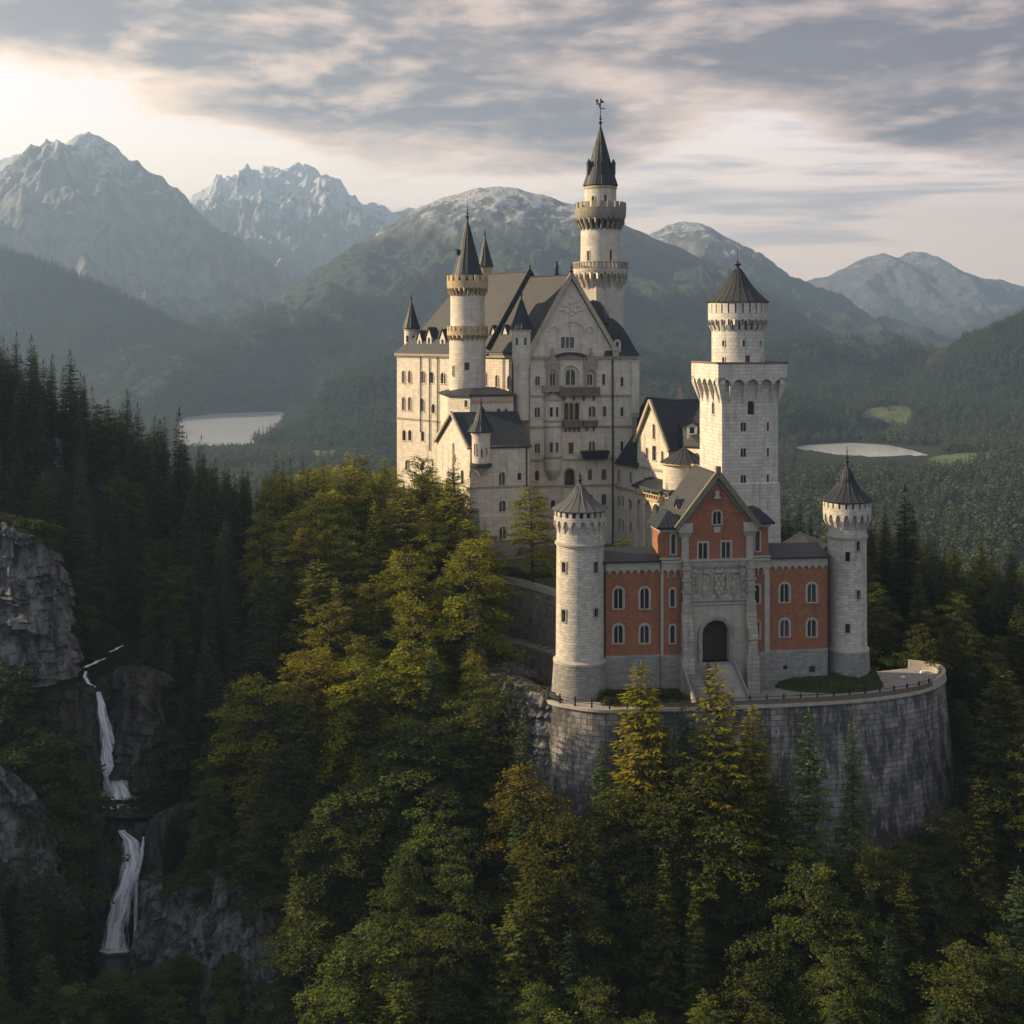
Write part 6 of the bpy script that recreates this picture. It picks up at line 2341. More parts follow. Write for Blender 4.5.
# hood over the large middle window
mb = MB()
a, Y = ff.col(570.5)
for r0, r1, oo in ((1.75, 2.2, 0.5), (2.2, 2.55, 0.3)):
    zc2 = Z(374, Y)
    for k in range(12):
        t0, t1 = math.pi * k / 12, math.pi * (k + 1) / 12
        q = lambda r, t, o_: ff(a + r * math.cos(t), zc2 + r * math.sin(t), o_)
        mb.face([q(r0, t0, oo), q(r1, t0, oo), q(r1, t1, oo), q(r0, t1, oo)])
        mb.face([q(r1, t0, oo), q(r1, t0, 0), q(r1, t1, 0), q(r1, t1, oo)])
        mb.face([q(r0, t0, 0), q(r0, t0, oo), q(r0, t1, oo), q(r0, t1, 0)])
    for s_ in (-1, 1):
        x0, x1 = sorted((a + s_ * r0, a + s_ * r1))
        ff.box(mb, x0, x1, Z(386, Y), zc2, 0.003, oo)
mb.build('window_hood', M['lime'], pal)
mb = MB()
n_ = 10
za = Z(357.5, 263)
for k in range(n_):
    t0, t1 = -1 + 2 * k / n_, -1 + 2 * (k + 1) / n_
    f0, f1 = 0.65 * (1 - t0 * t0), 0.65 * (1 - t1 * t1)
    ff.box(mb, a + t0 * 3.2, a + t1 * 3.2, za + (f0 + f1) / 2, za + (f0 + f1) / 2 + 0.45, 0.003, 0.85)
mb.build('dark_hood', M['slate'], pal)


def gable_motif(u, v, h):
    h = 0.0 * h - 0.1
    def blob(cx, cy, sx, sy, k=1.0):
        return k * np.sqrt(np.clip(1 - ((u - cx) / sx) ** 2 - ((v - cy) / sy) ** 2, 0, 1))
    g = fbm(u * 14, v * 22, 3, 5) * 0.5
    for c in ((0.5, 0.86, 0.03, 0.05), (0.5, 0.72, 0.06, 0.06), (0.5, 0.60, 0.03, 0.10), (0.36, 0.66, 0.07, 0.035), (0.64, 0.66, 0.07, 0.035), (0.30, 0.56, 0.05, 0.03), (0.70, 0.56, 0.05, 0.03), (0.42, 0.52, 0.05, 0.03), (0.58, 0.52, 0.05, 0.03),
              (0.5, 0.46, 0.04, 0.05), (0.44, 0.74, 0.05, 0.03), (0.56, 0.74, 0.05, 0.03)):
        h = np.maximum(h, np.where(blob(*c) > 0, blob(*c) + g, -0.1))
    for cx_ in (0.14, 0.86):
        d = np.hypot((u - cx_) / 0.10, (v - 0.08) / 0.13)
        h = np.where((np.abs(d - 1) < 0.16) & (v > 0.07), 0.9, h)
        h = np.where((d < 0.6) & (v > 0.05), 0.5 + g, h)
    d = np.hypot((u - 0.5) / 0.27, (v - 0.10) / 0.22)
    h = np.where((np.abs(d - 1) < 0.10) & (v > 0.12), 1.0, h)
    h = np.where((d < 0.62) & (d > 0.0) & (v > 0.20), 0.5 + g, h)
    return h


a0, _ = ff.col(547)
a1, _ = ff.col(596)
carved_panel(pal, ff, a0, a1, Z(336, 263), Z(290, 263), -0.02, 3, 'gable_relief', 'lime', gable_motif, 0.22, 96, 84, keep=lambda a, z: abs(a - ga) < (gz - 1.2 - z) / (gz - gl_z) * (g1 - g0) / 2 - 0.4)
# rain pipes of the palace
for fr, px, oo in ((ff, 612.5, 0.25),):
    a, _ = fr.col(px)
    rp = MB()
    rp.tube([fr(a, PEAVE - 0.7, oo), fr(a, -47, oo)], 0.17, 6)
    rp.build('rain_pipe', M['iron'], pal)
for px, oo, z0, z1 in ((422.5, 0.6, PEAVE, -22), (439.5, 0.6, PEAVE, -28), (431.5, 0.6, PEAVE - 1, -26), (513.5, 0.25, PEAVE, -20), (504, 0.25, PEAVE, -12)):
    a, _ = lf.col(px)
    rp = MB()
    rp.tube([lf(a, z0, oo), lf(a, z1, oo)], 0.13, 6)
    rp.build('rain_pipe', M['iron'], pal)
# hanging bay on the far right edge
mb = MB()
a, Y = ff.col(632)
for z0, z1 in ((Z(412, 266), Z(362, 266)),):
    ff.box(mb, ff.L - 1.1, ff.L + 0.55, z0, z1, 0.004, 0.5)
    ff.box(mb, ff.L - 1.1, ff.L + 0.55, z0 - 1.2, z0, 0.004, 0.5, taper=0.05)
    ff.box(mb, ff.L - 1.25, ff.L + 0.7, z1, z1 + 0.3, 0.004, 0.6)
mb.build('hanging_bay', M['lime'], pal)

# ================================================================== round stair tower
sc_c = XY(467.5, 264.5)
SR = 3.75
stt = thing('stair_tower', (sc_c.x, sc_c.y, -14), 'round pale tower with ochre battlements and tall dark cone against the long palace wall', 'tower')
yS = 261
z_b, z_m, z_t = Z(394, yS), Z(331, yS), Z(294, yS)
slits = [(facing(-0.72), Z(376, yS), Z(366, yS), 0.7), (facing(-0.05), Z(370, yS), Z(362.5, yS), 0.85)]
shaft(stt, 'shaft', 'lime', sc_c.x, sc_c.y, [(SR, z_b - 3), (SR, z_m - 1.5), (SR * 0.94, z_m), (SR * 0.94, z_t)], slits, 48, 'lime')
mb = MB()
ring_arches(mb, sc_c.x, sc_c.y, 24, SR * 0.97, SR * 1.13, Z(341, yS), Z(338, yS), Z(335, yS), 0.05, 0.4)
mb.lathe(sc_c.x, sc_c.y, [(SR * 0.95, Z(335, yS)), (SR * 1.13, Z(335, yS)), (SR * 1.13, Z(331, yS)), (SR * 1.07, Z(331, yS)), (SR * 0.95, Z(330, yS))], 48)
ring_blocks(mb, sc_c.x, sc_c.y, 22, SR * 1.02, SR * 1.13, Z(331, yS) - 0.05, Z(326, yS), 0.7)
mb.build('gallery_band', M['ochre'], stt)
mb = MB()
ring_arches(mb, sc_c.x, sc_c.y, 26, SR * 0.94, SR * 1.12, Z(296, yS), Z(291, yS), Z(287.5, yS), 0.0, 0.42)
mb.lathe(sc_c.x, sc_c.y, [(SR * 0.9, Z(287.5, yS)), (SR * 1.12, Z(287.5, yS)), (SR * 1.15, Z(280.5, yS)), (SR * 1.02, Z(280.5, yS)), (SR * 1.02, Z(284, yS)), (0.1, Z(284, yS))], 48)
ring_blocks(mb, sc_c.x, sc_c.y, 18, SR * 1.02, SR * 1.15, Z(280.5, yS) - 0.05, Z(275, yS), 0.64)
mb.build('crown', M['ochre'], stt)
rf = cone_roof(stt, 'lead', sc_c.x, sc_c.y, SR * 0.9, Z(279, 264), Z(218, 264), 16, 0.03)
finial(rf, sc_c.x, sc_c.y, Z(218.5, 264), 3.2, r=0.17)
mb = MB()
mb.box((sc_c.x - 1.9, sc_c.y - 0.9, Z(255, 263)), 0.5, 0.5, 1.0)
mb.box((sc_c.x - 2.1, sc_c.y - 0.9, Z(255, 263) + 1.0), 0.9, 0.3, 0.25)
mb.build('roof_hatch', M['iron'], rf)

# ================================================================== tall tower
mt = XY(600.5, 287)
tt = thing('tall_tower', (mt.x, mt.y, -20), 'slender tallest pale tower with two galleries and a green black spire topped by a weathervane', 'tower')
yM = 282.5
R8 = 5.15
z_p = Z(269, yM)
mb = MB()
mb.lathe(mt.x, mt.y, [(R8, -30), (R8, z_p)], 8, smooth=False, phase=R(22.5 + 8))
mb.build('octagonal_shaft', M['lime'], tt)
mb = MB()
ring_arches(mb, mt.x, mt.y, 24, R8 * 0.93, R8 * 1.17, Z(289, yM), Z(279, yM), Z(272.5, yM), 0.1, 0.36)
mb.lathe(mt.x, mt.y, [(R8 * 0.9, Z(272.5, yM)), (R8 * 1.17, Z(272.5, yM)), (R8 * 1.22, Z(269.5, yM)), (R8 * 1.22, z_p), (4.0, z_p)], 48)
mb.build('lower_gallery', M['lime'], tt)


def balustrade(parent, c, r, z0, z1, n, m, nm='balustrade'):
    mb = MB()
    ring_blocks(mb, c.x, c.y, n, r - 0.22, r, z0 + 0.2, z1 - 0.25, 0.5)
    mb.lathe(c.x, c.y, [(r - 0.26, z1 - 0.25), (r + 0.06, z1 - 0.25), (r + 0.06, z1), (r - 0.26, z1), (r - 0.26, z1 - 0.25)], 48)
    mb.lathe(c.x, c.y, [(r - 0.26, z0), (r + 0.06, z0), (r + 0.06, z0 + 0.2), (r - 0.26, z0 + 0.2)], 48)
    return mb.build(nm, M[m], parent)


balustrade(tt, mt, R8 * 1.2, z_p, Z(261.5, yM), 44, 'crown')
RM = 4.5
shaft(tt, 'round_shaft', 'lime', mt.x, mt.y, [(RM, z_p), (RM * 0.98, Z(228, yM))], [(facing(-0.62), Z(260.5, yM), Z(250.5, yM), 0.75), (facing(0.42), Z(260.5, yM), Z(250, yM), 0.75)], 48, 'lime')
mb = MB()
zc1 = Z(215.5, yM)
ring_arches(mb, mt.x, mt.y, 24, RM * 0.98, RM * 1.2, Z(229.5, yM), Z(222, yM), Z(217.5, yM), 0.0, 0.42)
mb.lathe(mt.x, mt.y, [(RM * 0.96, Z(217.5, yM)), (RM * 1.2, Z(217.5, yM)), (RM * 1.26, zc1), (RM * 1.28, Z(207, yM)), (RM * 1.2, Z(207, yM)), (RM * 1.2, Z(213, yM)), (2.5, Z(213, yM))], 48)
ring_blocks(mb, mt.x, mt.y, 20, RM * 1.2, RM * 1.28, Z(207, yM) - 0.05, Z(201, yM), 0.62)
mb.build('battlement', M['crown'], tt)
RS_ = 3.55
shaft(tt, 'top_storey', 'lime', mt.x, mt.y, [(RS_, Z(213, yM)), (RS_, Z(186, yM))], [(facing(-0.55), Z(202.5, yM), Z(195.5, yM), 0.7), (facing(0.3), Z(201, yM), Z(194.5, yM), 0.8)], 40, 'lime')
mb = MB()
mb.lathe(mt.x, mt.y, [(RS_, Z(187.5, yM)), (RS_ * 1.04, Z(187, yM)), (RS_ * 1.04, Z(185, yM)), (RS_, Z(184.5, yM))], 40)
mb.build('eave_band', M['ochre'], tt)
rf = cone_roof(tt, 'lead', mt.x, mt.y, RS_ * 1.10, Z(186, 287), Z(124, 287), 16, 0.035)
for ph in (facing(-0.9), facing(0.05), facing(0.95), math.pi / 2):
    x, y = mt.x + 3.0 * math.cos(ph), mt.y + 3.0 * math.sin(ph)
    mb = MB()
    mb.box((x, y, Z(174, 284)), 0.75, 0.75, 2.6, ph)
    mb.box((x, y, Z(174, 284) + 2.6), 0.95, 0.95, 1.1, ph, 0.05)
    mb.build('spire_dormer', M['lead'], rf)
finial(rf, mt.x, mt.y, Z(124.5, 287), 3.4, r=0.2, balls=3)
mb = MB()
zv = Z(113, 287)
mb.tube([(mt.x, mt.y, zv), (mt.x, mt.y, Z(99, 287))], 0.1, 6)
for dx_, dz_, w_, h_ in ((-0.45, 1.9, 1.1, 0.28), (0.35, 2.25, 0.7, 0.5), (-0.75, 2.35, 0.5, 0.7), (0.55, 0.9, 0.9, 0.18), (0.1, 2.75, 0.35, 0.45), (-0.2, 1.2, 0.25, 0.7)):
    mb.box((mt.x + dx_, mt.y, zv + dz_), w_, 0.14, h_)
mb.build('weathervane', M['iron'], rf)

# ================================================================== front annex with gabled slate roof
F0, F1 = XY(470, 246.0), XY(529.5, 250.0)
FLb = F0 + (XY(437, 262) - F0)
an = thing('annex', (F0.x, F0.y, -58), 'lower pale wing with dark seamed roof and hanging corner turret before the palace', 'wing')
af, al_f = Frame(F0, F1), Frame(FLb, F0)
AE = Z(446, 247)
AB = Z(515, 247)
aw_, ab_, at_ = MB(), MB(), MB()
ops = []
for px, y0, y1, w_, li in ((502.0, 472, 485, 6.0, 2), (502.5, 500.5, 511.5, 6.4, 2), (520, 500.5, 510.5, 3.6, 1), (519.5, 473, 480, 4.0, 1)):
    ops.append(win_px(an, af, px, y0, y1, w_, 'arch' if w_ != 4.0 else 'rect', li, m='lime', frame=0.16))
wall(aw_, af, Z(516, 247), AE, ops)
ops = []
for px, y0, y1 in ((462.5, 470, 484), (453.5, 473, 485), (463, 497, 511)):
    ops.append(win_px(an, al_f, px, y0, y1, 2.6, 'arch', 1, m='lime', frame=0.14))
ag = al_f.L
aApex, aAz = al_f.L * 0.52, Z(413.5, 254)
wall(aw_, al_f, Z(516, 247), aAz, ops, clip=[(0, -60), (ag, -60), (ag, AE), (aApex, aAz), (0, AE)])
zs_ = Z(516, 247)
bops = [win_px(an, af, 502.5, 526.5, 539, 7.0, 'arch', 2, m='lime', o=0.2, frame=0.16)]
wall(ab_, af, Z(541, 247), zs_, bops, o=0.2)
wall(ab_, al_f, Z(541, 247), zs_, o=0.2)
pl_ = MB()
for fr in (af, al_f):
    ab_.face([fr(0, zs_, 0.2), fr(fr.L, zs_, 0.2), fr(fr.L, zs_ + 0.2, 0), fr(0, zs_ + 0.2, 0)])
    p = [fr(-0.8, -58, 1.0), fr(fr.L + 0.8, -58, 1.0), fr(fr.L, Z(541, 247), 0.4), fr(0, Z(541, 247), 0.4)]
    pl_.face(p)
    pl_.face([fr(0, Z(541, 247), 0.4), fr(fr.L, Z(541, 247), 0.4), fr(fr.L, Z(541, 247) + 0.15, 0.2), fr(0, Z(541, 247) + 0.15, 0.2)])
# battered corner pier
pl_.hull8([af(-1.2, -58, 1.3), af(2.6, -58, 1.3), af(2.6, -58, -0.5), af(-1.2, -58, -0.5)], [af(-0.25, Z(508, 247), 0.25), af(1.7, Z(508, 247), 0.25), af(1.7, Z(508, 247), -0.2), af(-0.25, Z(508, 247), -0.2)])
for y in (487.5,):
    af.box(at_, -0.15, af.L, Z(y, 247) - 0.16, Z(y, 247) + 0.16, 0.003, 0.16)
    al_f.box(at_, 0, al_f.L, Z(y, 247) - 0.16, Z(y, 247) + 0.16, 0.003, 0.16)
corbel_table(at_, af, 3.2, af.L - 0.05, AE - 0.05, 0.7, 0.35, 0.2, 0.3)
aw_.build('stone_wall', M['lime'], an)
ab_.build('lower_wall', M['lime'], an)
pl_.build('plinth', M['base'], an)
at_.build('string_course', M['band'], an)
ar_ = MB()
rA = al_f(aApex, aAz + 0.3, 0.6)
rB = af(af.L + 0.3, Z(411, 258), -8.0)
roof_slab(ar_, [al_f(al_f.L + 0.2, AE - 0.35, 0.55), af(af.L + 0.3, AE - 0.3, 0.6), rB, rA], 0.22)
roof_slab(ar_, [af(af.L + 0.3, AE - 0.3, -16.5), al_f(-0.3, AE - 0.3, 0.6), rA, rB], 0.22)
ar_.build('roof', M['lead'], an)
vb = MB()
beam(vb, al_f(al_f.L + 0.25, AE - 0.4, 0.5), rA, 0.4, 0.55)
beam(vb, al_f(-0.3, AE - 0.4, 0.5), rA, 0.4, 0.55)
vb.build('gable_verge', M['verge'], an)
# hanging corner turret
tc_ = XY(481, 245.4)
tr_ = 1.75
mb = MB()
yT2 = 244
tw_ = shaft(an, 'hanging_turret', 'lime', tc_.x, tc_.y, [(tr_ * 0.97, Z(464, yT2)), (tr_, Z(437, yT2)), (tr_ * 1.12, Z(434, yT2)), (tr_ * 1.12, Z(431.5, yT2))],
            [(facing(-0.62), Z(455, yT2), Z(444, yT2), 0.42), (facing(0.12), Z(457, yT2), Z(449, yT2), 0.42), (facing(0.7), Z(455, yT2), Z(448, yT2), 0.42)], 32, 'lime')
mb.lathe(tc_.x, tc_.y, [(0.2, Z(477, yT2)), (tr_ * 0.55, Z(472.5, yT2)), (tr_ * 1.05, Z(468.3, yT2)), (tr_ * 1.15, Z(468, yT2))], 28)
mb.build('corbel', M['lime'], tw_)
mb = MB()
mb.lathe(tc_.x, tc_.y, [(tr_ * 1.15, Z(468, yT2)), (tr_ * 1.24, Z(467.6, yT2)), (tr_ * 1.24, Z(464.8, yT2)), (tr_ * 0.97, Z(463.5, yT2))], 28)
mb.build('turret_band', M['lead'], tw_)
rf = cone_roof(tw_, 'lead', tc_.x, tc_.y, tr_ * 1.42, Z(432, yT2), Z(403, 245), 16, 0.10)
finial(rf, tc_.x, tc_.y, Z(404, 245), 2.5, r=0.12)
rp = MB()
a, _ = af.col(526.5)
rp.tube([af(a, AE - 0.3, 0.2), af(a, Z(488, 248), 0.2)], 0.14, 6)
rp.build('rain_pipe', M['iron'], an)
rp = MB()
a, _ = al_f.col(454)
rp.tube([al_f(a, AE, 0.2), al_f(a, -45, 0.2)], 0.12, 6)
rp.build('rain_pipe', M['iron'], an)

# ================================================================== low curved lobby under the stair tower
lb0, lb1, lb2, lb3 = XY(441, 268), XY(447.5, 259.5), XY(470, 255.5), XY(513.5, 258.6)
lob = thing('stair_lobby', (lb1.x, lb1.y, -30), 'low lobby with a flat dark roof at the foot of the round crowned tower', 'lobby')
lw = MB()
zt = Z(396, 257.5)
pts_ = [lb0, lb1, lb2, lb3]
for i in range(3):
    fr = Frame(pts_[i], pts_[i + 1])
    ops = []
    if i == 2:
        for px in (498.8, 506):
            ops.append(win_px(lob, fr, px, 408.5, 420, 3.0, 'arch', 1, m='lime', frame=0.14))
        ops.append(win_px(lob, fr, 484, 409, 418, 3.0, 'arch', 1, m='lime', frame=0.14))
    if i == 1:
        ops.append(win_px(lob, fr, 466, 400, 407, 3.0, 'arch', 1, m='lime', frame=0.14))
    wall(lw, fr, -32, zt, ops)
lw.build('wall', M['ochre'] if False else M['lime'], lob)
lt = MB()
fr = Frame(lb2, lb3)
corbel_table(lt, fr, 0.4, fr.L - 0.1, Z(399.5, 257), 0.8, 0.5, 0.2, 0.35)
lt.build('frieze', M['ochre'], lob)
lr = MB()
o_ = 0.7
cen = V2(sum(p.x for p in pts_) / 4 + 2, sum(p.y for p in pts_) / 4 + 4)
po = [p + (p - cen).normalized() * o_ for p in pts_] + [XY(513, 266), XY(470, 275)]
top = [(p.x + (cen.x - p.x) * 0.5, p.y + (cen.y - p.y) * 0.5) for p in po]
lr.hull8([(p.x, p.y, zt) for p in po], [(p.x, p.y, zt + 0.35) for p in po])
lr.hull8([(p.x, p.y, zt + 0.351) for p in po], [(*p, zt + 1.5) for p in top])
lr.build('flat_roof', M['slate'], lob)
# ================================================================== courtyard wing (between palace and square tower)
W0, W1, W2 = XY(611, 267.5), XY(668.5, 247.0), XY(701, 236.0)
kw = thing('courtyard_wing', (W1.x, W1.y, -50), 'long pale courtyard wing with a sunlit gable and dark roofs between palace and square tower', 'wing')
wf, wf2 = Frame(W0, W1), Frame(W1, W2)
KE = Z(462.5, 266)            # eave beside the palace
aG, _ = wf.col(637.5)
sE = Z(441, 250.5)
apx, apz = wf.at(652, 401.5)
ww, wt_ = MB(), MB()
ops = []
for px, y0, y1, w_, li in ((618.5, 470, 481.5, 2.4, 1), (630.5, 472, 483.5, 2.6, 1), (618.8, 496, 507, 2.4, 1), (622.8, 496, 507, 2.2, 1), (630.3, 499, 509, 3.0, 1), (619.5, 518, 530, 2.2, 1), (623, 519, 530, 2.2, 1), (630.7, 521.5, 532.5, 2.2, 1),
                           (645.8, 477, 487.5, 2.0, 1), (653.3, 478, 490, 2.6, 1), (661.5, 480.5, 491, 2.2, 1)):
    ops.append(win_px(kw, wf, px, y0, y1, w_, 'arch' if y0 > 490 else 'rect', li, m='lime', frame=0.14))
wall(ww, wf, -52, KE - 1.0, ops)
gops = []
for px, y0, y1, w_ in ((654, 424, 439, 2.4), (647, 447.5, 459, 2.4), (654.3, 446, 460.5, 3.8), (662.5, 451, 462.5, 2.2)):
    gops.append(win_px(kw, wf, px, y0, y1, w_, 'arch' if w_ < 3 else 'rect', 1, m='lime', frame=0.14))
gc = [(aG, KE - 1.0), (wf.L, KE - 1.0), (wf.L, Z(448, 247)), (apx, apz), (aG, sE)]
wall(ww, wf, KE - 1.0, apz, gops, clip=gc, a0=aG)
wall(ww, wf, KE - 1.0, KE, a0=0, a1=aG)
# right piece towards the tower, lower and rounded
ops = []
for px, y0, y1 in ((672.5, 483, 494), (676, 483, 494)):
    ops.append(win_px(kw, wf2, px, y0, y1, 2.2, 'arch', 1, m='lime', frame=0.14))
ST2 = Z(466, 243)
wall(ww, wf2, -52, ST2 + 0.8, ops)
# far gable return and back
nb = V2(wf.n.x, wf.n.y) * -1.0
for a, b in ((W1, W1 + nb * 15), (W0 + nb * 15, W0)):
    wall(ww, Frame(a, b), -52, Z(448, 247))
for z, a0, a1 in ((Z(471, 249) + 0.0, aG, wf.L), (Z(490, 260), 0, aG)):
    wf.box(wt_, a0, a1, z - 0.2, z + 0.2, 0.003, 0.25)
wf.box(wt_, 0, aG, KE - 0.4, KE, 0.003, 0.35)
wf2.box(wt_, 0, wf2.L, ST2 + 0.4, ST2 + 0.85, 0.003, 0.4)
ww.build('stone_wall', M['lime'], kw)
wt_.build('string_course', M['band'], kw)
# dark roof against the palace
kr = MB()
zr = Z(397.5, 268)
def wfo(a, z, o):
    return wf(a, z, o)
roof_slab(kr, [wf(-0.2, KE - 0.1, 0.6), wf(aG + 0.6, KE - 0.1, 0.6), wf(aG + 2.5, zr, -8.5), wf(0.2, zr, -8.5)], 0.22)
roof_slab(kr, [wf(aG + 0.6, KE, -17), wf(-0.2, KE, -17), wf(0.2, zr, -8.5), wf(aG + 2.5, zr, -8.5)], 0.22)
kr.build('low_roof', M['lead'], kw)
# cross gable roof: its ridge runs to the right and back
cr_m = MB()
gr0 = wf(apx, apz + 0.3, 0.55)
DB = 17.0
gr1 = wf(apx, apz + 0.3, -DB)
roof_slab(cr_m, [wf(aG - 0.6, sE - 0.7, -DB), wf(aG - 0.6, sE - 0.7, 0.55), gr0, gr1], 0.22)
roof_slab(cr_m, [wf(wf.L + 0.7, Z(448, 247) - 0.5, 0.55), wf(wf.L + 0.7, Z(448, 247) - 0.5, -DB), gr1, gr0], 0.22)
cro = cr_m.build('gable_roof', M['slate'], kw)
vb = MB()
beam(vb, wf(aG - 0.6, sE - 0.75, 0.45), gr0, 0.45, 0.6)
beam(vb, wf(wf.L + 0.7, Z(448, 247) - 0.55, 0.45), gr0, 0.45, 0.6)
vb.build('gable_verge', M['verge'], kw)
# right-hand dark roof behind the gable towards the tower, with chimney
rr2 = MB()
b0 = W1 + nb * 2.0
ra, rb_ = XY(668, 252), XY(703, 240)
pa, pb2 = XY(655, 262), XY(703, 256)
roof_slab(rr2, [(*ra, Z(447, 250)), (*rb_, Z(447, 241)), (*pb2, Z(402, 256)), (*pa, Z(401.5, 262))], 0.25)
rr2.build('main_roof', M['slate'], kw)
hw_ = MB()
f3 = Frame(ra, rb_)
wall(hw_, f3, Z(475, 244), Z(447, 246) - 0.05, o=-0.5)
hw_.build('upper_wall', M['lime'], kw)
ch = MB()
c = XY(680, 258)
ch.box((c.x, c.y, Z(406, 258)), 0.9, 0.9, 3.0)
ch.box((c.x, c.y, Z(406, 258) + 3.0), 0.5, 0.5, 0.9)
ch.build('chimney', M['verge'], kw)
c = XY(692, 246)
dormer(kw, c.x, c.y, Z(436, 246), -math.pi / 2 - 0.3, 2.0, 1.9, 3.0, 'lime', 'lead', 0.6)
# rounded low bay with a conical lead roof
c = XY(684, 243.0)
bm = MB()
bm.lathe(c.x, c.y, [(4.0, -52), (4.0, Z(466, 239))], 32)
bay = bm.build('round_bay', M['lime'], kw)
bm = MB()
bm.lathe(c.x, c.y, [(4.1, Z(466.5, 239)), (4.5, Z(466, 239)), (4.5, Z(464.5, 239)), (4.0, Z(464, 239))], 32)
bm.build('bay_cornice', M['ochre'], bay)
cone_roof(bay, 'tile', c.x, c.y, 4.6, Z(464.3, 239), Z(447, 243), 20, 0.05)
# arcaded loggia in front
lg0, lg1 = XY(635.5, 251.5), XY(669, 239.5)
lo_t = thing('loggia', (*((lg0 + lg1) / 2), -52), 'arcaded stone loggia with a dark curved canopy roof along the courtyard wing', 'loggia')
lfr = Frame(lg0, lg1)
lm = MB()
z_top, z_spr, z_bot = Z(501, 245), Z(511, 244), -50.0
na = 4
s = lfr.L / na
for i in range(na + 1):
    a = s * i
    lfr.box(lm, max(0, a - 0.28), min(lfr.L, a + 0.28), z_bot, z_spr, -0.7, 0.0)
    lfr.box(lm, max(0, a - 0.42), min(lfr.L, a + 0.42), z_spr - 0.35, z_spr, -0.75, 0.12)
for i in range(na):
    c_ = s * (i + 0.5)
    hw = s / 2 - 0.28
    ap = arch_pts(c_, hw, z_spr, 9)
    full = [(c_ + s / 2, z_spr)] + ap + [(c_ - s / 2, z_spr)]
    for k in range(len(full) - 1):
        p, q = full[k], full[k + 1]
        if abs(p[0] - q[0]) < 1e-6:
            continue
        lm.face([lfr(q[0], q[1]), lfr(p[0], p[1]), lfr(p[0], z_top), lfr(q[0], z_top)], [(q[0], q[1]), (p[0], p[1]), (p[0], z_top), (q[0], z_top)])
        lm.face([lfr(p[0], p[1]), lfr(q[0], q[1]), lfr(q[0], q[1], -0.7), lfr(p[0], p[1], -0.7)])
lm.build('arcade', M['lime'], lo_t)
lm = MB()
lfr.box(lm, -0.2, lfr.L + 0.2, z_top, z_top + 0.45, -2.5, 0.35)
for i in range(15):
    a = lfr.L * i / 14
    lfr.box(lm, max(0, a - 0.1), min(lfr.L, a + 0.1), z_top + 0.45, z_top + 1.15, 0.05, 0.25)
lfr.box(lm, -0.2, lfr.L + 0.2, z_top + 1.15, z_top + 1.35, 0.0, 0.32)
lm.build('balustrade', M['ochre'], lo_t)
lm = MB()
zc0 = z_top + 1.9
ring0 = [lfr(-0.9, zc0, 0.5), lfr(lfr.L + 0.6, zc0, 0.5), lfr(lfr.L + 0.6, zc0, -4.2), lfr(-0.9, zc0, -4.2)]
ring1 = [lfr(-0.9, zc0 + 0.5, 0.3), lfr(lfr.L + 0.6, zc0 + 0.5, 0.3), lfr(lfr.L + 0.6, zc0 + 0.5, -4.2), lfr(-0.9, zc0 + 0.5, -4.2)]
ring2 = [lfr(0.2, zc0 + 1.9, -3.0), lfr(lfr.L - 0.5, zc0 + 1.5, -3.0), lfr(lfr.L - 0.5, zc0 + 1.5, -4.2), lfr(0.2, zc0 + 1.9, -4.2)]
lm.hull8(ring0, ring1)
lm.hull8([(x, y, z + 0.002) for x, y, z in ring1], ring2)
lm.build('canopy_roof', M['lead'], lo_t)
lm = MB()
for i in range(na + 1):
    a = min(max(0.12, s * i), lfr.L - 0.12)
    lfr.box(lm, a - 0.1, a + 0.1, z_top + 1.35, zc0, 0.02, 0.2)
lm.build('canopy_posts', M['verge'], lo_t)
# low wall with a grey slate roof right of the square tower
c0, c1 = XY(781, 208), XY(816, 203)
ob_ = thing('outbuilding', (c0.x, c0.y, -52), 'small pale outbuilding with a sloping grey roof right of the square tower', 'outbuilding')
om = MB()
f4 = Frame(c0, c1)
wall(om, f4, -52, Z(545, 206))
om.build('wall', M['lime_white'], ob_)
om = MB()
roof_slab(om, [f4(-0.3, Z(547, 206), 0.4), f4(f4.L + 1, Z(551, 203), 0.4), f4(f4.L - 1.0, Z(541, 210), -5), f4(0.2, Z(531, 212), -5)], 0.2)
om.build('roof', M['tile'], ob_)
# ================================================================== terrace in front of the gate
def spline(pts, per=6):
    pts = [Vector(p) for p in pts]
    out = []
    for i in range(len(pts) - 1):
        p0, p1, p2, p3 = pts[max(0, i - 1)], pts[i], pts[i + 1], pts[min(len(pts) - 1, i + 2)]
        for k in range(per):
            t = k / per
            out.append(0.5 * ((2 * p1) + (-p0 + p2) * t + (2 * p0 - 5 * p1 + 4 * p2 - p3) * t * t + (-p0 + 3 * p1 - 3 * p2 + p3) * t ** 3))
    out.append(pts[-1])
    return out


TZ = -51.3
edge_px = [(538, 695), (552, 703), (575, 708), (605, 711), (650, 710), (700, 709), (770, 706), (830, 703), (880, 698.5), (915, 693), (934, 687), (943, 680.5), (941, 674.5), (929, 670.5), (908, 668)]
EDGE = spline([XY(px, -TZ * F / (py - HY)) for px, py in edge_px], 6)
nE = len(EDGE)


def edge_normal(i):
    t = (EDGE[min(i + 1, nE - 1)] - EDGE[max(i - 1, 0)]).normalized()
    return V2(t.y, -t.x)


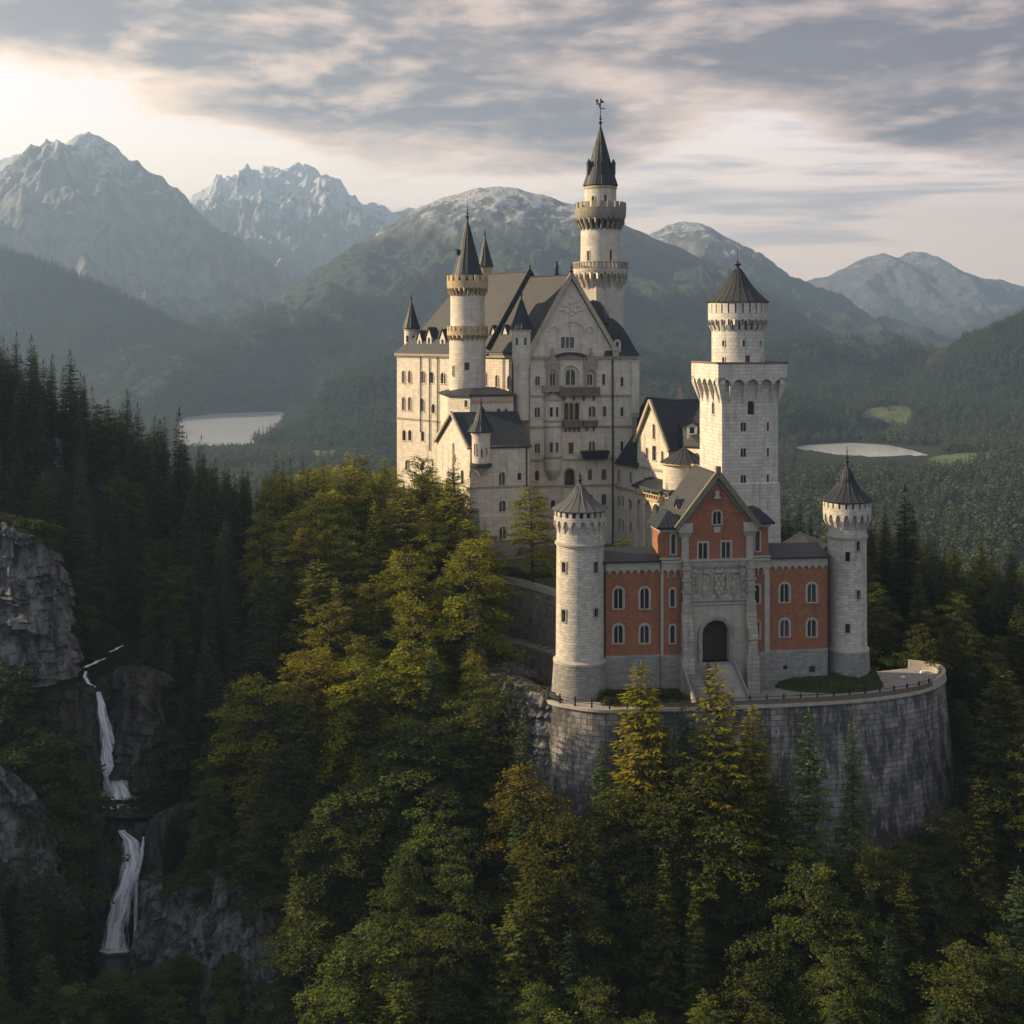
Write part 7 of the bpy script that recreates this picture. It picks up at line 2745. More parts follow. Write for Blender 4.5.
bas = thing('terrace_wall', (EDGE[0].x, EDGE[0].y, -84), 'high battered stone terrace wall with white and black streaks below the gatehouse', 'retaining wall')
mb = MB()
acc = 0.0
NH = 10
prev = None
for i in range(nE):
    n = edge_normal(i)
    if prev is not None:
        acc2 = acc + (EDGE[i] - EDGE[i - 1]).length
        pn0 = edge_normal(i - 1)
        for k in range(NH):
            h0, h1 = k / NH, (k + 1) / NH
            z0, z1 = TZ - 33 * h0, TZ - 33 * h1
            f = lambda e, nn, h: e + nn * (0.15 + 4.2 * h ** 1.15)
            a, b = f(EDGE[i - 1], pn0, h1), f(EDGE[i], n, h1)
            c, d = f(EDGE[i], n, h0), f(EDGE[i - 1], pn0, h0)
            mb.face([(*a, z1), (*b, z1), (*c, z0), (*d, z0)], [(acc, z1), (acc2, z1), (acc2, z0), (acc, z0)], True)
        acc = acc2
    prev = i
mb.build('stone_face', M['bastion'], bas, weld=True)
mb = MB()
for i in range(nE - 1):
    n0, n1 = edge_normal(i), edge_normal(i + 1)
    a0, a1 = EDGE[i] + n0 * 0.42, EDGE[i + 1] + n1 * 0.42
    b0, b1 = EDGE[i] - n0 * 0.35, EDGE[i + 1] - n1 * 0.35
    hi = TZ + 0.28
    lo = TZ - 0.12
    mb.face([(*a0, lo), (*a1, lo), (*a1, hi), (*a0, hi)])
    mb.face([(*a0, hi), (*a1, hi), (*b1, hi), (*b0, hi)])
    mb.face([(*b1, lo), (*b0, lo), (*b0, hi), (*b1, hi)])
    c0, c1 = EDGE[i] + n0 * 0.1, EDGE[i + 1] + n1 * 0.1
    mb.face([(*c0, lo), (*c1, lo), (*a1, lo), (*a0, lo)])
mb.build('coping', M['trim'], bas)
# taller stone parapet round the right-hand end
mb = MB()
for i in range(int(nE * 0.70), nE - 1):
    n0, n1 = edge_normal(i), edge_normal(i + 1)
    a0, a1, b0, b1 = EDGE[i] + n0 * 0.32, EDGE[i + 1] + n1 * 0.32, EDGE[i] - n0 * 0.2, EDGE[i + 1] - n1 * 0.2
    lo, hi = TZ + 0.27, TZ + 1.25
    mb.hull8([(*a0, lo), (*a1, lo), (*b1, lo), (*b0, lo)], [(*a0, hi), (*a1, hi), (*b1, hi), (*b0, hi)])
mb.build('parapet', M['trim'], bas)
# railing: dark posts, timber rails
rl = thing('terrace_railing', (EDGE[6].x, EDGE[6].y, TZ + 0.28), 'long railing of dark posts and brown rails along the terrace edge', 'railing')
stop = int(nE * 0.72)
cum = [0.0]
for i in range(1, nE):
    cum.append(cum[-1] + (EDGE[i] - EDGE[i - 1]).length)


def edge_at(d):
    i = max(1, min(nE - 1, int(np.searchsorted(cum, d))))
    t = (d - cum[i - 1]) / max(1e-6, cum[i] - cum[i - 1])
    return EDGE[i - 1].lerp(EDGE[i], t), edge_normal(i)


d = 1.0
while d < cum[stop]:
    p, n = edge_at(d)
    pm_ = MB()
    pm_.box((p.x, p.y, TZ + 0.27), 0.2, 0.2, 1.3, math.atan2(n.y, n.x), 0.85)
    pm_.build('post', M['iron'], rl)
    d += 2.45
for zz, r_ in ((1.0, 0.05), (0.62, 0.04)):
    mb = MB()
    mb.tube([(*(EDGE[i]), TZ + 0.28 + zz) for i in range(0, stop + 1)], r_, 5)
    mb.build('rail', M['iron'], rl)
mb = MB()
for i in range(int(nE * 0.3), stop):
    n0, n1 = edge_normal(i), edge_normal(i + 1)
    a0, a1, b0, b1 = EDGE[i] + n0 * 0.10, EDGE[i + 1] + n1 * 0.10, EDGE[i] - n0 * 0.04, EDGE[i + 1] - n1 * 0.04
    mb.hull8([(*a0, TZ + 0.34), (*a1, TZ + 0.34), (*b1, TZ + 0.34), (*b0, TZ + 0.34)], [(*a0, TZ + 0.92), (*a1, TZ + 0.92), (*b1, TZ + 0.92), (*b0, TZ + 0.92)])
mb.build('plank', M['rail'], rl)
# forecourt surface
mb = MB()
back_l, back_r = LG(uL - 4, 4), LG(uR + 8, 6)
poly = [(*p, TZ - 0.02) for p in EDGE] + [(*back_r, TZ - 0.02), (*back_l, TZ - 0.02)]
cxy = LG(0, 2)
for i in range(len(poly)):
    mb.face([(cxy[0], cxy[1], TZ - 0.02), poly[i], poly[(i + 1) % len(poly)]])
tag(mb.build('forecourt', M['gravel']), kind='structure')


def lawn(name, px_edge, u0, u1, ztop, m, vtop=-0.1):
    """grass bank from the foot of the wall down to the road; px_edge = (column, row) points of its lower edge"""
    us = np.linspace(u0, u1, 46)
    e = [XY(px, -(TZ + 0.02) * F / (py - HY)) for px, py in px_edge]
    eu = [((p.x - G0.x) * CU + (p.y - G0.y) * SU) for p in e]
    ev = [(-(p.x - G0.x) * SU + (p.y - G0.y) * CU) for p in e]
    nv = 14
    X_, Y_, Z_ = np.zeros((nv, 46)), np.zeros((nv, 46)), np.zeros((nv, 46))
    for i, u in enumerate(us):
        vb_ = float(np.interp(u, eu, ev))
        for j in range(nv):
            t = j / (nv - 1)
            v = vb_ + (vtop - vb_) * t
            X_[j, i], Y_[j, i] = LG(u, v)
            Z_[j, i] = TZ + 0.03 + (ztop - TZ - 0.03) * (t ** 0.9) + 0.05 * math.sin(i * 1.3) * math.sin(math.pi * t)
    tag(grid_mesh(name, X_, Y_, Z_, m), kind='structure')
    return X_, Y_, Z_


LW = lawn('lawn', [(738, 672), (748, 680), (770, 687), (800, 692), (840, 693.5), (870, 691), (884, 687.5)], 4.2, 24.5, -49.6, M['lawn'], vtop=0.6)
LW2 = lawn('garden_bed', [(602, 707.5), (640, 706), (684, 704)], uL + 0.3, uLp - 0.6, -50.6, M['near_ground'], vtop=-0.1)
# grass blades on the lawn: uncountable
rgl = np.random.default_rng(3)
bl, bt = [], []
for _ in range(9000):
    i, j = rgl.uniform(0, 44.99), rgl.uniform(0, 12.99)
    a, b = int(i), int(j)
    p = np.array([LW[0][b, a] * (1 - (i - a)) + LW[0][b, a + 1] * (i - a), 0, 0])
    X_, Y_, Z_ = LW
    u, v = i - a, j - b
    p = np.array([[(q[b, a] * (1 - u) + q[b, a + 1] * u) * (1 - v) + (q[b + 1, a] * (1 - u) + q[b + 1, a + 1] * u) * v] for q in LW]).ravel()
    an = rgl.uniform(0, 6.28)
    bl.append(leaf(p, np.array([0.4 * math.cos(an), 0.4 * math.sin(an), 0.9]), np.array([-math.sin(an), math.cos(an), 0]), rgl.uniform(0.12, 0.3), 0.09))
    bt.append(rgl.uniform(0, 1))
M['grassblade'] = leaf_mat('grass_blades', (0.030, 0.048, 0.012), (0.065, 0.085, 0.024), 0.2)
go_ = bpy.data.objects.new('grass', quads_mesh('grass', np.array(bl), bt, M['grassblade']))
COL.objects.link(go_)
tag(go_, kind='stuff')
# ramp up to the door and the flight of steps beside it
rm = thing('gate_ramp', (*LG(0, -4), TZ), 'pale paved ramp with side walls leading up to the arched gate', 'ramp')
mb = MB()
ud = FU.col(716)[0]
v0, v1, v2 = -0.9, -2.8, -6.9
w0, w1 = 1.6, 1.8
sz = -47.0
mb.hull8([(*LG(ud - w0, v1), TZ - 1), (*LG(ud + w0, v1), TZ - 1), (*LG(ud + w0, v0), TZ - 1), (*LG(ud - w0, v0), TZ - 1)],
         [(*LG(ud - w0, v1), sz), (*LG(ud + w0, v1), sz), (*LG(ud + w0, v0), sz), (*LG(ud - w0, v0), sz)])
mb.hull8([(*LG(ud - w1 + 1.0, v2), TZ - 1), (*LG(ud + w1 + 0.8, v2), TZ - 1), (*LG(ud + w0, v1 - 0.001), TZ - 1), (*LG(ud - w0, v1 - 0.001), TZ - 1)],
         [(*LG(ud - w1 + 1.0, v2), TZ + 0.03), (*LG(ud + w1 + 0.8, v2), TZ + 0.03), (*LG(ud + w0, v1 - 0.001), sz - 0.003), (*LG(ud - w0, v1 - 0.001), sz - 0.003)])
mb.build('paving', M['gravel'], rm)
mb = MB()
for sg, wa, wb in ((-1, w0, w1 - 1.0), (1, w0, w1 + 0.8)):
    a, b = LG(ud + sg * (wa + 0.15), v1), LG(ud + sg * (wb + 0.15), v2)
    beam(mb, (*a, sz + 0.35), (*b, TZ + 0.45), 0.24, 0.6)
mb.build('side_wall', M['base'], rm)
stp = thing('garden_steps', (*LG(ud - 5, -5), TZ), 'narrow flight of stone steps left of the gate ramp', 'steps')
mb = MB()
for k in range(12):
    v = -2.4 - k * 0.45
    z1 = -48.2 - k * 0.26
    a = [LG(ud - 5.2, v - 0.45), LG(ud - 3.0, v - 0.45), LG(ud - 3.0, v - 0.002), LG(ud - 5.2, v - 0.002)]
    mb.hull8([(*p, TZ - 1) for p in a], [(*p, z1) for p in a])
mb.build('flight', M['base'], stp)
mb = MB()
beam(mb, (*LG(ud - 5.45, -2.2), -47.7), (*LG(ud - 5.45, -8.0), TZ + 0.4), 0.3, 0.9)
mb.build('side_wall', M['base'], stp)
# floodlights and lamp posts
def floodlight(px, py, Y, hh, label, big):
    c = XY(px, Y)
    zt = Z(py, Y)
    t = thing('floodlight', (c.x, c.y, zt - hh), label, 'floodlight', None)
    mb = MB()
    mb.tube([(c.x, c.y, zt - hh), (c.x, c.y, zt - 0.15)], 0.07, 6)
    mb.build('post', M['iron'], t)
    mb = MB()
    mb.box((c.x, c.y, zt - 0.3), 1.7 * big, 0.7 * big, 0.55 * big, 0.2, 0.85)
    mb.build('lamp_head', M['lampwhite'], t)


floodlight(923.5, 671, 194.5, 1.5, 'large white box floodlight at the right end of the terrace', 0.62)
floodlight(902.5, 675.5, 191.5, 1.1, 'small white floodlight on the grass left of the larger box lamp', 0.42)


def lamp_post(px, Y, zb, h, label):
    c = XY(px, Y)
    t = thing('lamp_post', (c.x, c.y, zb), label, 'lamp post')
    mb = MB()
    mb.lathe(c.x, c.y, [(0.16, zb), (0.1, zb + 0.4), (0.06, zb + h - 0.5)], 8)
    mb.build('pole', M['iron'], t)
    mb = MB()
    mb.lathe(c.x, c.y, [(0.06, zb + h - 0.5), (0.18, zb + h - 0.4), (0.24, zb + h - 0.05), (0.28, zb + h), (0.04, zb + h + 0.22)], 8)
    mb.build('lantern', M['iron'], t)


lamp_post(530.5, 217.5, -52.0, 3.6, 'dark lamp post on the lower path in front of the rubble wall')
lamp_post(497, 226, -43.2, 2.8, 'dark lamp post on the walkway above the rubble wall')

# ================================================================== upper yard, rubble wall, lower path
yard = [XY(486, 229), XY(520, 222.5), XY(558, 213.5), XY(604, 200), XY(690, 199), XY(700, 226), XY(664, 246), XY(612, 264), XY(560, 262), XY(530, 249), XY(474, 245)]
mb = MB()
YZ = -43.4
cy_ = XY(580, 228)
for i in range(len(yard)):
    a, b = yard[i], yard[(i + 1) % len(yard)]
    mb.face([(*cy_, YZ), (*a, YZ), (*b, YZ)])
tag(mb.build('courtyard', M['lawn']), kind='structure')
rwp = spline([XY(482, 231), XY(492, 227.0), XY(508, 224), XY(530, 219.5), XY(556, 213), XY(580, 206)], 5)
rw = thing('rubble_wall', (rwp[0].x, rwp[0].y, -53), 'buttressed rubble retaining wall with a pale parapet left of the round tower', 'retaining wall')
mb, mp, mt_ = MB(), MB(), MB()
for i in range(len(rwp) - 1):
    fr = Frame(rwp[i], rwp[i + 1])
    mb.face([fr(0, -54, 1.2), fr(fr.L, -54, 1.2), fr(fr.L, YZ, 0.0), fr(0, YZ, 0.0)], [(fr.p.x * 1.1, -54), (fr.p.x * 1.1 + fr.L, -54), (fr.p.x * 1.1 + fr.L, YZ), (fr.p.x * 1.1, YZ)])
    fr.box(mp, 0, fr.L, YZ - 0.15, YZ + 0.15, -0.1, 0.2)
    fr.box(mp, 0, fr.L, YZ + 0.15, YZ + 1.05, -0.25, 0.1)
mb.build('rubble_face', M['rubble'], rw)
mp.build('parapet', M['trim'], rw)
for i in (8, 17):
    fr = Frame(rwp[i], rwp[i + 1])
    b2 = MB()
    b2.hull8([fr(-0.8, -54, 2.6), fr(0.8, -54, 2.6), fr(0.8, -54, 0.0), fr(-0.8, -54, 0.0)], [fr(-0.7, YZ - 1.2, 0.45), fr(0.7, YZ - 1.2, 0.45), fr(0.7, YZ - 0.6, -0.3), fr(-0.7, YZ - 0.6, -0.3)])
    b2.build('buttress', M['rubble'], rw)
# walkway along the wall top
mb = MB()
for i in range(len(rwp) - 1):
    n0, n1 = Frame(rwp[i], rwp[i + 1]).n, Frame(rwp[min(i + 1, len(rwp) - 2)], rwp[min(i + 2, len(rwp) - 1)]).n
    a, b = rwp[i] - n0 * 0.3, rwp[i + 1] - n1 * 0.3
    c, d_ = rwp[i + 1] - n1 * 2.8, rwp[i] - n0 * 2.8
    mb.face([(*a, YZ + 0.02), (*b, YZ + 0.02), (*c, YZ + 0.02), (*d_, YZ + 0.02)])
tag(mb.build('footpath', M['gravel']), kind='structure')
PZ = -52.0
lpo = spline([XY(470, 224), XY(484, 217.5), XY(505, 213), XY(530, 209.5), XY(560, 203)], 5)
mb, mk = MB(), MB()
for i in range(len(lpo) - 1):
    fr = Frame(lpo[i], lpo[i + 1])
    mk.face([fr(0, PZ, 0), fr(fr.L, PZ, 0), fr(fr.L, PZ, -8.5), fr(0, PZ, -8.5)])
    fr.box(mb, 0, fr.L, PZ - 0.1, PZ + 1.0, -0.25, 0.25)
    mb.face([fr(0, PZ - 7, 0.9), fr(fr.L, PZ - 7, 0.9), fr(fr.L, PZ - 0.1, 0.2), fr(0, PZ - 0.1, 0.2)])
tag(mk.build('footpath', M['yard']), kind='structure')
lpw = thing('path_wall', (lpo[0].x, lpo[0].y, PZ), 'low stone parapet wall along the lower path above the shrubs', 'wall')
mb.build('stone_wall', M['rubble'], lpw)


# ================================================================== cliffs, falls, pools
def cliff(label, path, ztops, zbot, back=7.0, lean=0.22, seed=1, amp=1.3, name='cliff', mat='rock'):
    pts = [XY(px, Y) for px, Y in path]
    L = [0.0]
    for i in range(1, len(pts)):
        L.append(L[-1] + (pts[i] - pts[i - 1]).length)
    ns = max(8, int(L[-1] / 0.30))
    S_g = np.linspace(0, L[-1], ns)
    zt = np.interp(S_g, L, ztops)
    nh = max(8, int((np.mean(zt) - zbot) / 0.30))
    bx = np.interp(S_g, L, [p.x for p in pts])
    by = np.interp(S_g, L, [p.y for p in pts])
    tx, ty = np.gradient(bx), np.gradient(by)
    l_ = np.hypot(tx, ty)
    nx_, ny_ = ty / l_, -tx / l_
    k = 5
    ker = np.ones(2 * k + 1) / (2 * k + 1)
    nx_ = np.convolve(np.pad(nx_, k, 'edge'), ker, 'valid')
    ny_ = np.convolve(np.pad(ny_, k, 'edge'), ker, 'valid')
    rows = []
    T_ = list(np.linspace(0, 1, nh)) + [1.0 + 0.12 * (i + 1) for i in range(7)]
    for t in T_:
        tt_ = min(t, 1)
        zz = zbot + (zt - zbot) * tt_
        H = zt - zbot
        # fractured blocks: joints cut the face into cells that stand out by different amounts
        def cells(cs, cz_, sd, tilt=0.0):
            wz = zz / cz_ + 0.9 * perlin(S_g / 6, zz / 6, sd) + tilt * S_g / cs
            row = np.floor(wz)
            ws = S_g / cs + 0.9 * perlin(S_g / 5 + 9, zz / 7, sd + 1) + row * 0.37
            colm = np.floor(ws)
            hsh = _hash(colm, row, sd) / 65536.0
            return hsh - 0.5 + 0.25 * (ws - colm - 0.5) * (hsh - 0.3) * 3 - 0.30 * (wz - row - 0.5)
        o = lean * H * (1 - tt_) + amp * (1.0 * fbm(S_g / 8, zz / 10, 3, seed) + 1.15 * cells(4.2, 6.5, seed + 3, 0.12) + 0.75 * cells(1.9, 2.9, seed + 5, 0.2) + 0.42 * cells(0.9, 1.3, seed + 7) + 0.22 * fbm(S_g / 0.9, zz / 1.1, 3, seed + 9))
        edge = np.clip(np.minimum(S_g, L[-1] - S_g) / 3.0, 0, 1)
        o = o - (1 - edge) ** 2 * 4.0
        if t > 1:
            q = (t - 1) / 0.84
            o = o - back * q
            zz = zz + 0.9 * fbm(S_g / 5, np.full_like(S_g, q * 3), 3, seed + 2) - q * q * 3.0 + 0.4 * q
        rows.append(np.stack([bx + nx_ * o, by + ny_ * o, zz], -1))
    A = np.array(rows)
    ob = grid_mesh(name, A[:, :, 0], A[:, :, 1], A[:, :, 2], M[mat], smooth=False)
    c = A.reshape(-1, 3).mean(0)
    me = ob.data
    me.transform(Matrix.Translation((-c[0], -c[1], -zbot)))
    ob.location = (c[0], c[1], zbot)
    return tag(ob, label, 'cliff')


cliff('tall grey cliff at the left edge with dark trees on its top', [(-70, 186), (-30, 182), (14, 180.5), (40, 182.5), (56, 187), (66, 194)], [Z(528, 184), Z(522, 182), Z(530, 180), Z(540, 182), Z(556, 187), Z(604, 194)], -49, seed=11, amp=1.5)
cliff('broad cracked cliff at the left edge below the dark slope', [(-60, 169), (-10, 167), (18, 168), (42, 171), (62, 177)], [Z(762, 169), Z(760, 167), Z(776, 168), Z(802, 171), Z(836, 177)], -78, seed=23, amp=1.5)
cliff('dark rock wall on the left side of the upper waterfall', [(58, 183), (78, 187), (92, 192.5), (97, 197)], [Z(690, 183), Z(690, 187), Z(688, 192), Z(682, 197)], -74, seed=37, amp=1.0, lean=0.16, mat='wetrock')
cliff('brown rock wall on the right side of the upper waterfall', [(106, 197.5), (118, 193.5), (138, 190), (156, 189.5), (176, 191)], [Z(684, 197), Z(668, 193), Z(674, 190), Z(700, 189), Z(740, 191)], -76, seed=41, amp=1.2, lean=0.14, mat='wetrock')
cliff('wet ledge that the upper waterfall drops over', [(80, 195.5), (98, 194.5), (112, 194.8), (128, 196)], [-53.6, -54.2, -54.2, -53.0], -73, seed=47, amp=0.5, lean=0.10, mat='wetrock')
cliff('wet rock step that the lower waterfall drops over', [(84, 182), (104, 184.5), (128, 184.8), (148, 184), (168, 181)], [-67, -70.2, -70.3, -70, -66.5], -92, seed=53, amp=0.7, lean=0.16, mat='wetrock')
cliff('steep broken cliff right of the lower waterfall', [(146, 181), (160, 176), (190, 172.5), (226, 170), (262, 168), (296, 165.5)], [Z(872, 181), Z(885, 176), Z(872, 172), Z(884, 170), Z(905, 168), Z(948, 165)], -98, seed=59, amp=1.7, lean=0.28)
cliff('small pale crag among the dark spruces at upper left', [(40, 238), (56, 236), (72, 239)], [Z(444, 238), Z(437, 236), Z(450, 239)], -29, seed=67, amp=0.8, back=4)
cliff('low pale crag right of the other crag in the dark spruce slope', [(84, 240), (98, 239), (114, 241)], [Z(471, 240), Z(468, 239), Z(476, 241)], -33, seed=71, amp=0.8, back=4)
cliff('rocky outcrop under the left end of the terrace wall', [(474, 199), (490, 190), (512, 184.5), (535, 180), (556, 176.5)], [Z(664, 199), Z(676, 190), Z(684, 184), Z(694, 180), Z(712, 176)], -78, seed=79, amp=1.6, lean=0.2)


def fall(label, rows, bulge=0.45, name='waterfall'):
    """rows: (column, row, width in px, depth) from lip to foot"""
    rows_ = [Vector((px, py, w)) for px, py, w, _ in rows]
    Ys = [r[3] for r in rows]
    fine_ = []
    N = 10
    n = len(rows)
    for i in range(n - 1):
        for k in range(N):
            t = k / N
            t2 = t * t * (3 - 2 * t)
            fine_.append((rows[i][0] + (rows[i + 1][0] - rows[i][0]) * t2, rows[i][1] + (rows[i + 1][1] - rows[i][1]) * t, rows[i][2] + (rows[i + 1][2] - rows[i][2]) * t, Ys[i] + (Ys[i + 1] - Ys[i]) * t))
    fine_.append(rows[-1])
    mb = MB()
    m_ = 10
    prev = None
    rg = np.random.default_rng(int(rows[0][0]))
    for px, py, w, Y in fine_:
        wj = w * 1.12
        ring = []
        for k in range(m_ + 1):
            s = -1 + 2 * k / m_
            x = (px + s * wj / 2 - CX) / F * Y
            y = Y - bulge * (1 - s * s)
            ring.append(((x, y, Z(py, Y)), (s, -Z(py, Y))))
        if prev:
            for k in range(m_):
                q = [ring[k], ring[k + 1], prev[k + 1], prev[k]]
                mb.face([a[0] for a in q], [a[1] for a in q], True)
        prev = ring
    o = mb.build(name, M['fall'], None, weld=True)
    base = Vector(((rows[-1][0] - CX) / F * Ys[-1], Ys[-1], Z(rows[-1][1], Ys[-1])))
    o.data.transform(Matrix.Translation(-base))
    o.location = base
    return tag(o, label, 'waterfall')


fall('upper white waterfall widening as it drops into a dark pool', [(99, 691, 8, 192.8), (102, 706, 13, 191.9), (106, 730, 18, 190.9), (110, 755, 26, 190.0), (116, 778, 34, 189.2), (121, 792, 42, 188.6), (123, 799, 52, 187.8)])
fall('lower white waterfall breaking over the rock step', [(122, 829, 10, 183.6), (131, 842, 24, 183.0), (133, 858, 25, 182.4), (128, 880, 26, 181.8), (121, 905, 29, 181.0), (116, 930, 31, 180.2), (114, 952, 36, 179.4)])
fall('thin strand of water beside the lower waterfall', [(144, 836, 4, 183.4), (142, 852, 6, 182.8), (137, 880, 5, 182.2), (136, 915, 6, 181.4), (136, 944, 8, 180.6)], 0.25)
fall('short white rapid high on the stream, nearest the dark trees', [(123, 645, 2, 206), (117, 648.5, 5, 204.5), (110, 652, 3, 203)], 0.1, 'rapids')
fall('slanting white rapid just above the lip of the upper waterfall', [(105, 658, 3, 201), (96, 662, 6, 199.5), (87, 666.5, 7, 197.5), (82, 668, 3, 197)], 0.1, 'rapids')
fall('small white drop between the slanting rapid and the upper waterfall', [(86, 671, 4, 196.6), (85, 676, 6, 196), (88, 682, 7, 195.2), (95, 687, 5, 194)], 0.15, 'rapids')


def pool(pp, z, nm='pool'):
    p = smooth_poly([tuple(XY(px, Y)) for px, Y in pp], 2)
    mb = MB()
    mb.face([(x, y, z) for x, y in p])
    tag(mb.build(nm, M['stream']), kind='structure')


pool([(88, 190.5), (100, 192), (120, 192.5), (145, 191), (158, 187.5), (152, 183.6), (130, 183.4), (112, 183.6), (98, 185.5)], -69.2)
def foam(px, Y, rx, ry, z):
    c = XY(px, Y)
    mb = MB()
    for k in range(28):
        a0, a1 = 6.283 * k / 28, 6.283 * (k + 1) / 28
        f = lambda a, r: (c.x + rx * r * math.cos(a), c.y + ry * r * math.sin(a), z + 0.25 * (1 - r))
        for r0, r1 in ((0.0, 0.35), (0.35, 0.7), (0.7, 1.0)):
            q = [(f(a0, r0), (r0, a0 * 2)), (f(a0, r1), (r1, a0 * 2)), (f(a1, r1), (r1, a1 * 2)), (f(a1, r0), (r0, a1 * 2))]
            if r0 == 0:
                q = q[:3]
            mb.face([a[0] for a in q], [a[1] for a in q], True)
    tag(mb.build('foam', M['fall'], None, weld=True), kind='stuff')


foam(122, 187.3, 4.6, 2.0, -69.05)
foam(116, 178.6, 3.6, 1.6, -86.0)
pool([(92, 180.5), (112, 181.2), (138, 181), (146, 177), (130, 172), (112, 171), (96, 174)], -86.3)
rgb_ = np.random.default_rng(8)
for k in range(9):
    px, Y = (rgb_.uniform(104, 156), rgb_.uniform(184.0, 189.0)) if k < 9 else (rgb_.uniform(100, 150), rgb_.uniform(172, 179))
    z = -69.3 if k < 9 else -86.4
    c = XY(px, Y)
    r = rgb_.uniform(0.35, 1.0)
    import bmesh
    bm = bmesh.new()
    bmesh.ops.create_icosphere(bm, subdivisions=3, radius=1)
    for v in bm.verts:
        n_ = float(fbm(np.array([v.co.x * 1.6 + k * 5]), np.array([v.co.y * 1.6 + v.co.z * 2.1]), 4, 40 + k)[0])
        v.co = v.co * (1 + 0.45 * n_)
        v.co.z *= 0.6
        v.co *= r
    me = bpy.data.meshes.new('boulder')
    bm.to_mesh(me)
    bm.free()
    me.materials.append(M['rock'])
    o = bpy.data.objects.new('boulder', me)
    COL.objects.link(o)
    o.location = (c.x, c.y, z + 0.1 * r)
    tag(o, 'dark wet boulder in the pool between the two waterfalls' if k < 9 else 'dark boulder in the water below the lower waterfall', 'boulder', 'boulders in the gorge pools')
# ================================================================== trees near the castle
rt = random.Random(5)
PROTO = {
    'spruce': [conifer(101, 22, 3.3), conifer(102, 24, 3.0, 0.42, prog=0.9), conifer(103, 20, 3.6, 0.30, gap=0.5), conifer(104, 25, 3.4, 0.38, start=0.14, ragged=0.5), conifer(105, 19, 2.6, 0.45, prog=0.95), conifer(106, 23, 3.2, 0.34, gap=0.62, per=(4, 6), start=0.22, ragged=0.6, full=0.8)],
    'beech': [broadleaf(201, 17, 4.6), broadleaf(202, 19, 4.3, 0.2, 64), broadleaf(203, 15, 5.0, 0.15, 56), broadleaf(204, 20, 4.0, 0.25, 66, flat=0.7), broadleaf(205, 16, 4.2, 0.1, 58), broadleaf(206, 18, 3.6, 0.16, 56, flat=0.3)],
    'larch': [conifer(301, 21, 3.9, 0.22, gap=0.50, per=(6, 8), start=0.12, mat='larch', prog=0.78, ragged=0.45, full=1.2, lnk=0.44), conifer(302, 19, 3.5, 0.18, gap=0.48, per=(6, 8), start=0.16, mat='larch', prog=0.72, ragged=0.5, full=1.2, lnk=0.44), conifer(303, 23, 3.7, 0.28, gap=0.52, per=(6, 8), start=0.1, mat='larch', prog=0.85, ragged=0.4, full=1.2, lnk=0.46), conifer(304, 17, 3.9, 0.14, gap=0.46, per=(6, 8), start=0.12, mat='larch', prog=0.66, ragged=0.5, full=1.25, lnk=0.42)],
}
PH = {'spruce': [22, 24, 20, 25, 19, 23], 'beech': [17, 19, 15, 20, 16, 18], 'larch': [21, 19, 23, 17]}
TREES = []          # kind, proto, x, y, z, height, width factor, tint, label, group
KEEP = [(80, 152, 650, 835, 197), (94, 156, 822, 950, 187), (0, 62, 542, 612, 181), (0, 46, 790, 842, 168), (180, 272, 898, 955, 171), (560, 606, 560, 790, 176), (496, 552, 585, 662, 213), (44, 70, 444, 468, 236), (88, 110, 472, 484, 239)]
LIM = [(-100, 250), (0, 314), (20, 324), (48, 342), (80, 343), (100, 376), (128, 384), (150, 412), (185, 418), (215, 448), (245, 466), (275, 460), (300, 448), (345, 440), (392, 452), (425, 447), (455, 452), (472, 490), (486, 575), (500, 640), (520, 700), (548, 740), (575, 772), (615, 756),
       (660, 770), (700, 800), (760, 808), (800, 840), (850, 846), (900, 838), (925, 830), (945, 815), (962, 765), (985, 735), (1024, 690), (1100, 650)]
LIM_BACK = [(770, 520), (786, 505), (800, 498), (825, 520), (868, 500), (890, 486), (915, 492), (935, 540), (965, 545), (985, 525), (1010, 530), (1100, 520)]
limx, limy = zip(*LIM)
lbx, lby = zip(*LIM_BACK)
stream_line = [(122, 208), (100, 201), (88, 197), (98, 193), (118, 189), (125, 184), (118, 179), (115, 170), (110, 160), (105, 150)]
stx = [XY(a, b) for a, b in stream_line]
castle_zone = [XY(474, 258), XY(466, 243), XY(480, 232), XY(484, 222), XY(500, 205), XY(540, 196), XY(536, 181), XY(560, 173.5), XY(700, 172.5), XY(840, 174), XY(930, 180), XY(955, 189), XY(915, 200), XY(868, 205), XY(800, 212), XY(792, 235), XY(720, 290), XY(640, 330), XY(440, 330), XY(386, 300), XY(432, 262)]
cz = [(p.x, p.y) for p in castle_zone]


def stream_dist(x, y):
    d = 1e9
    for a, b in zip(stx[:-1], stx[1:]):
        ab = b - a
        t = max(0, min(1, (V2(x, y) - a).dot(ab) / ab.length_squared))
        d = min(d, (V2(x, y) - a - ab * t).length)
    return d


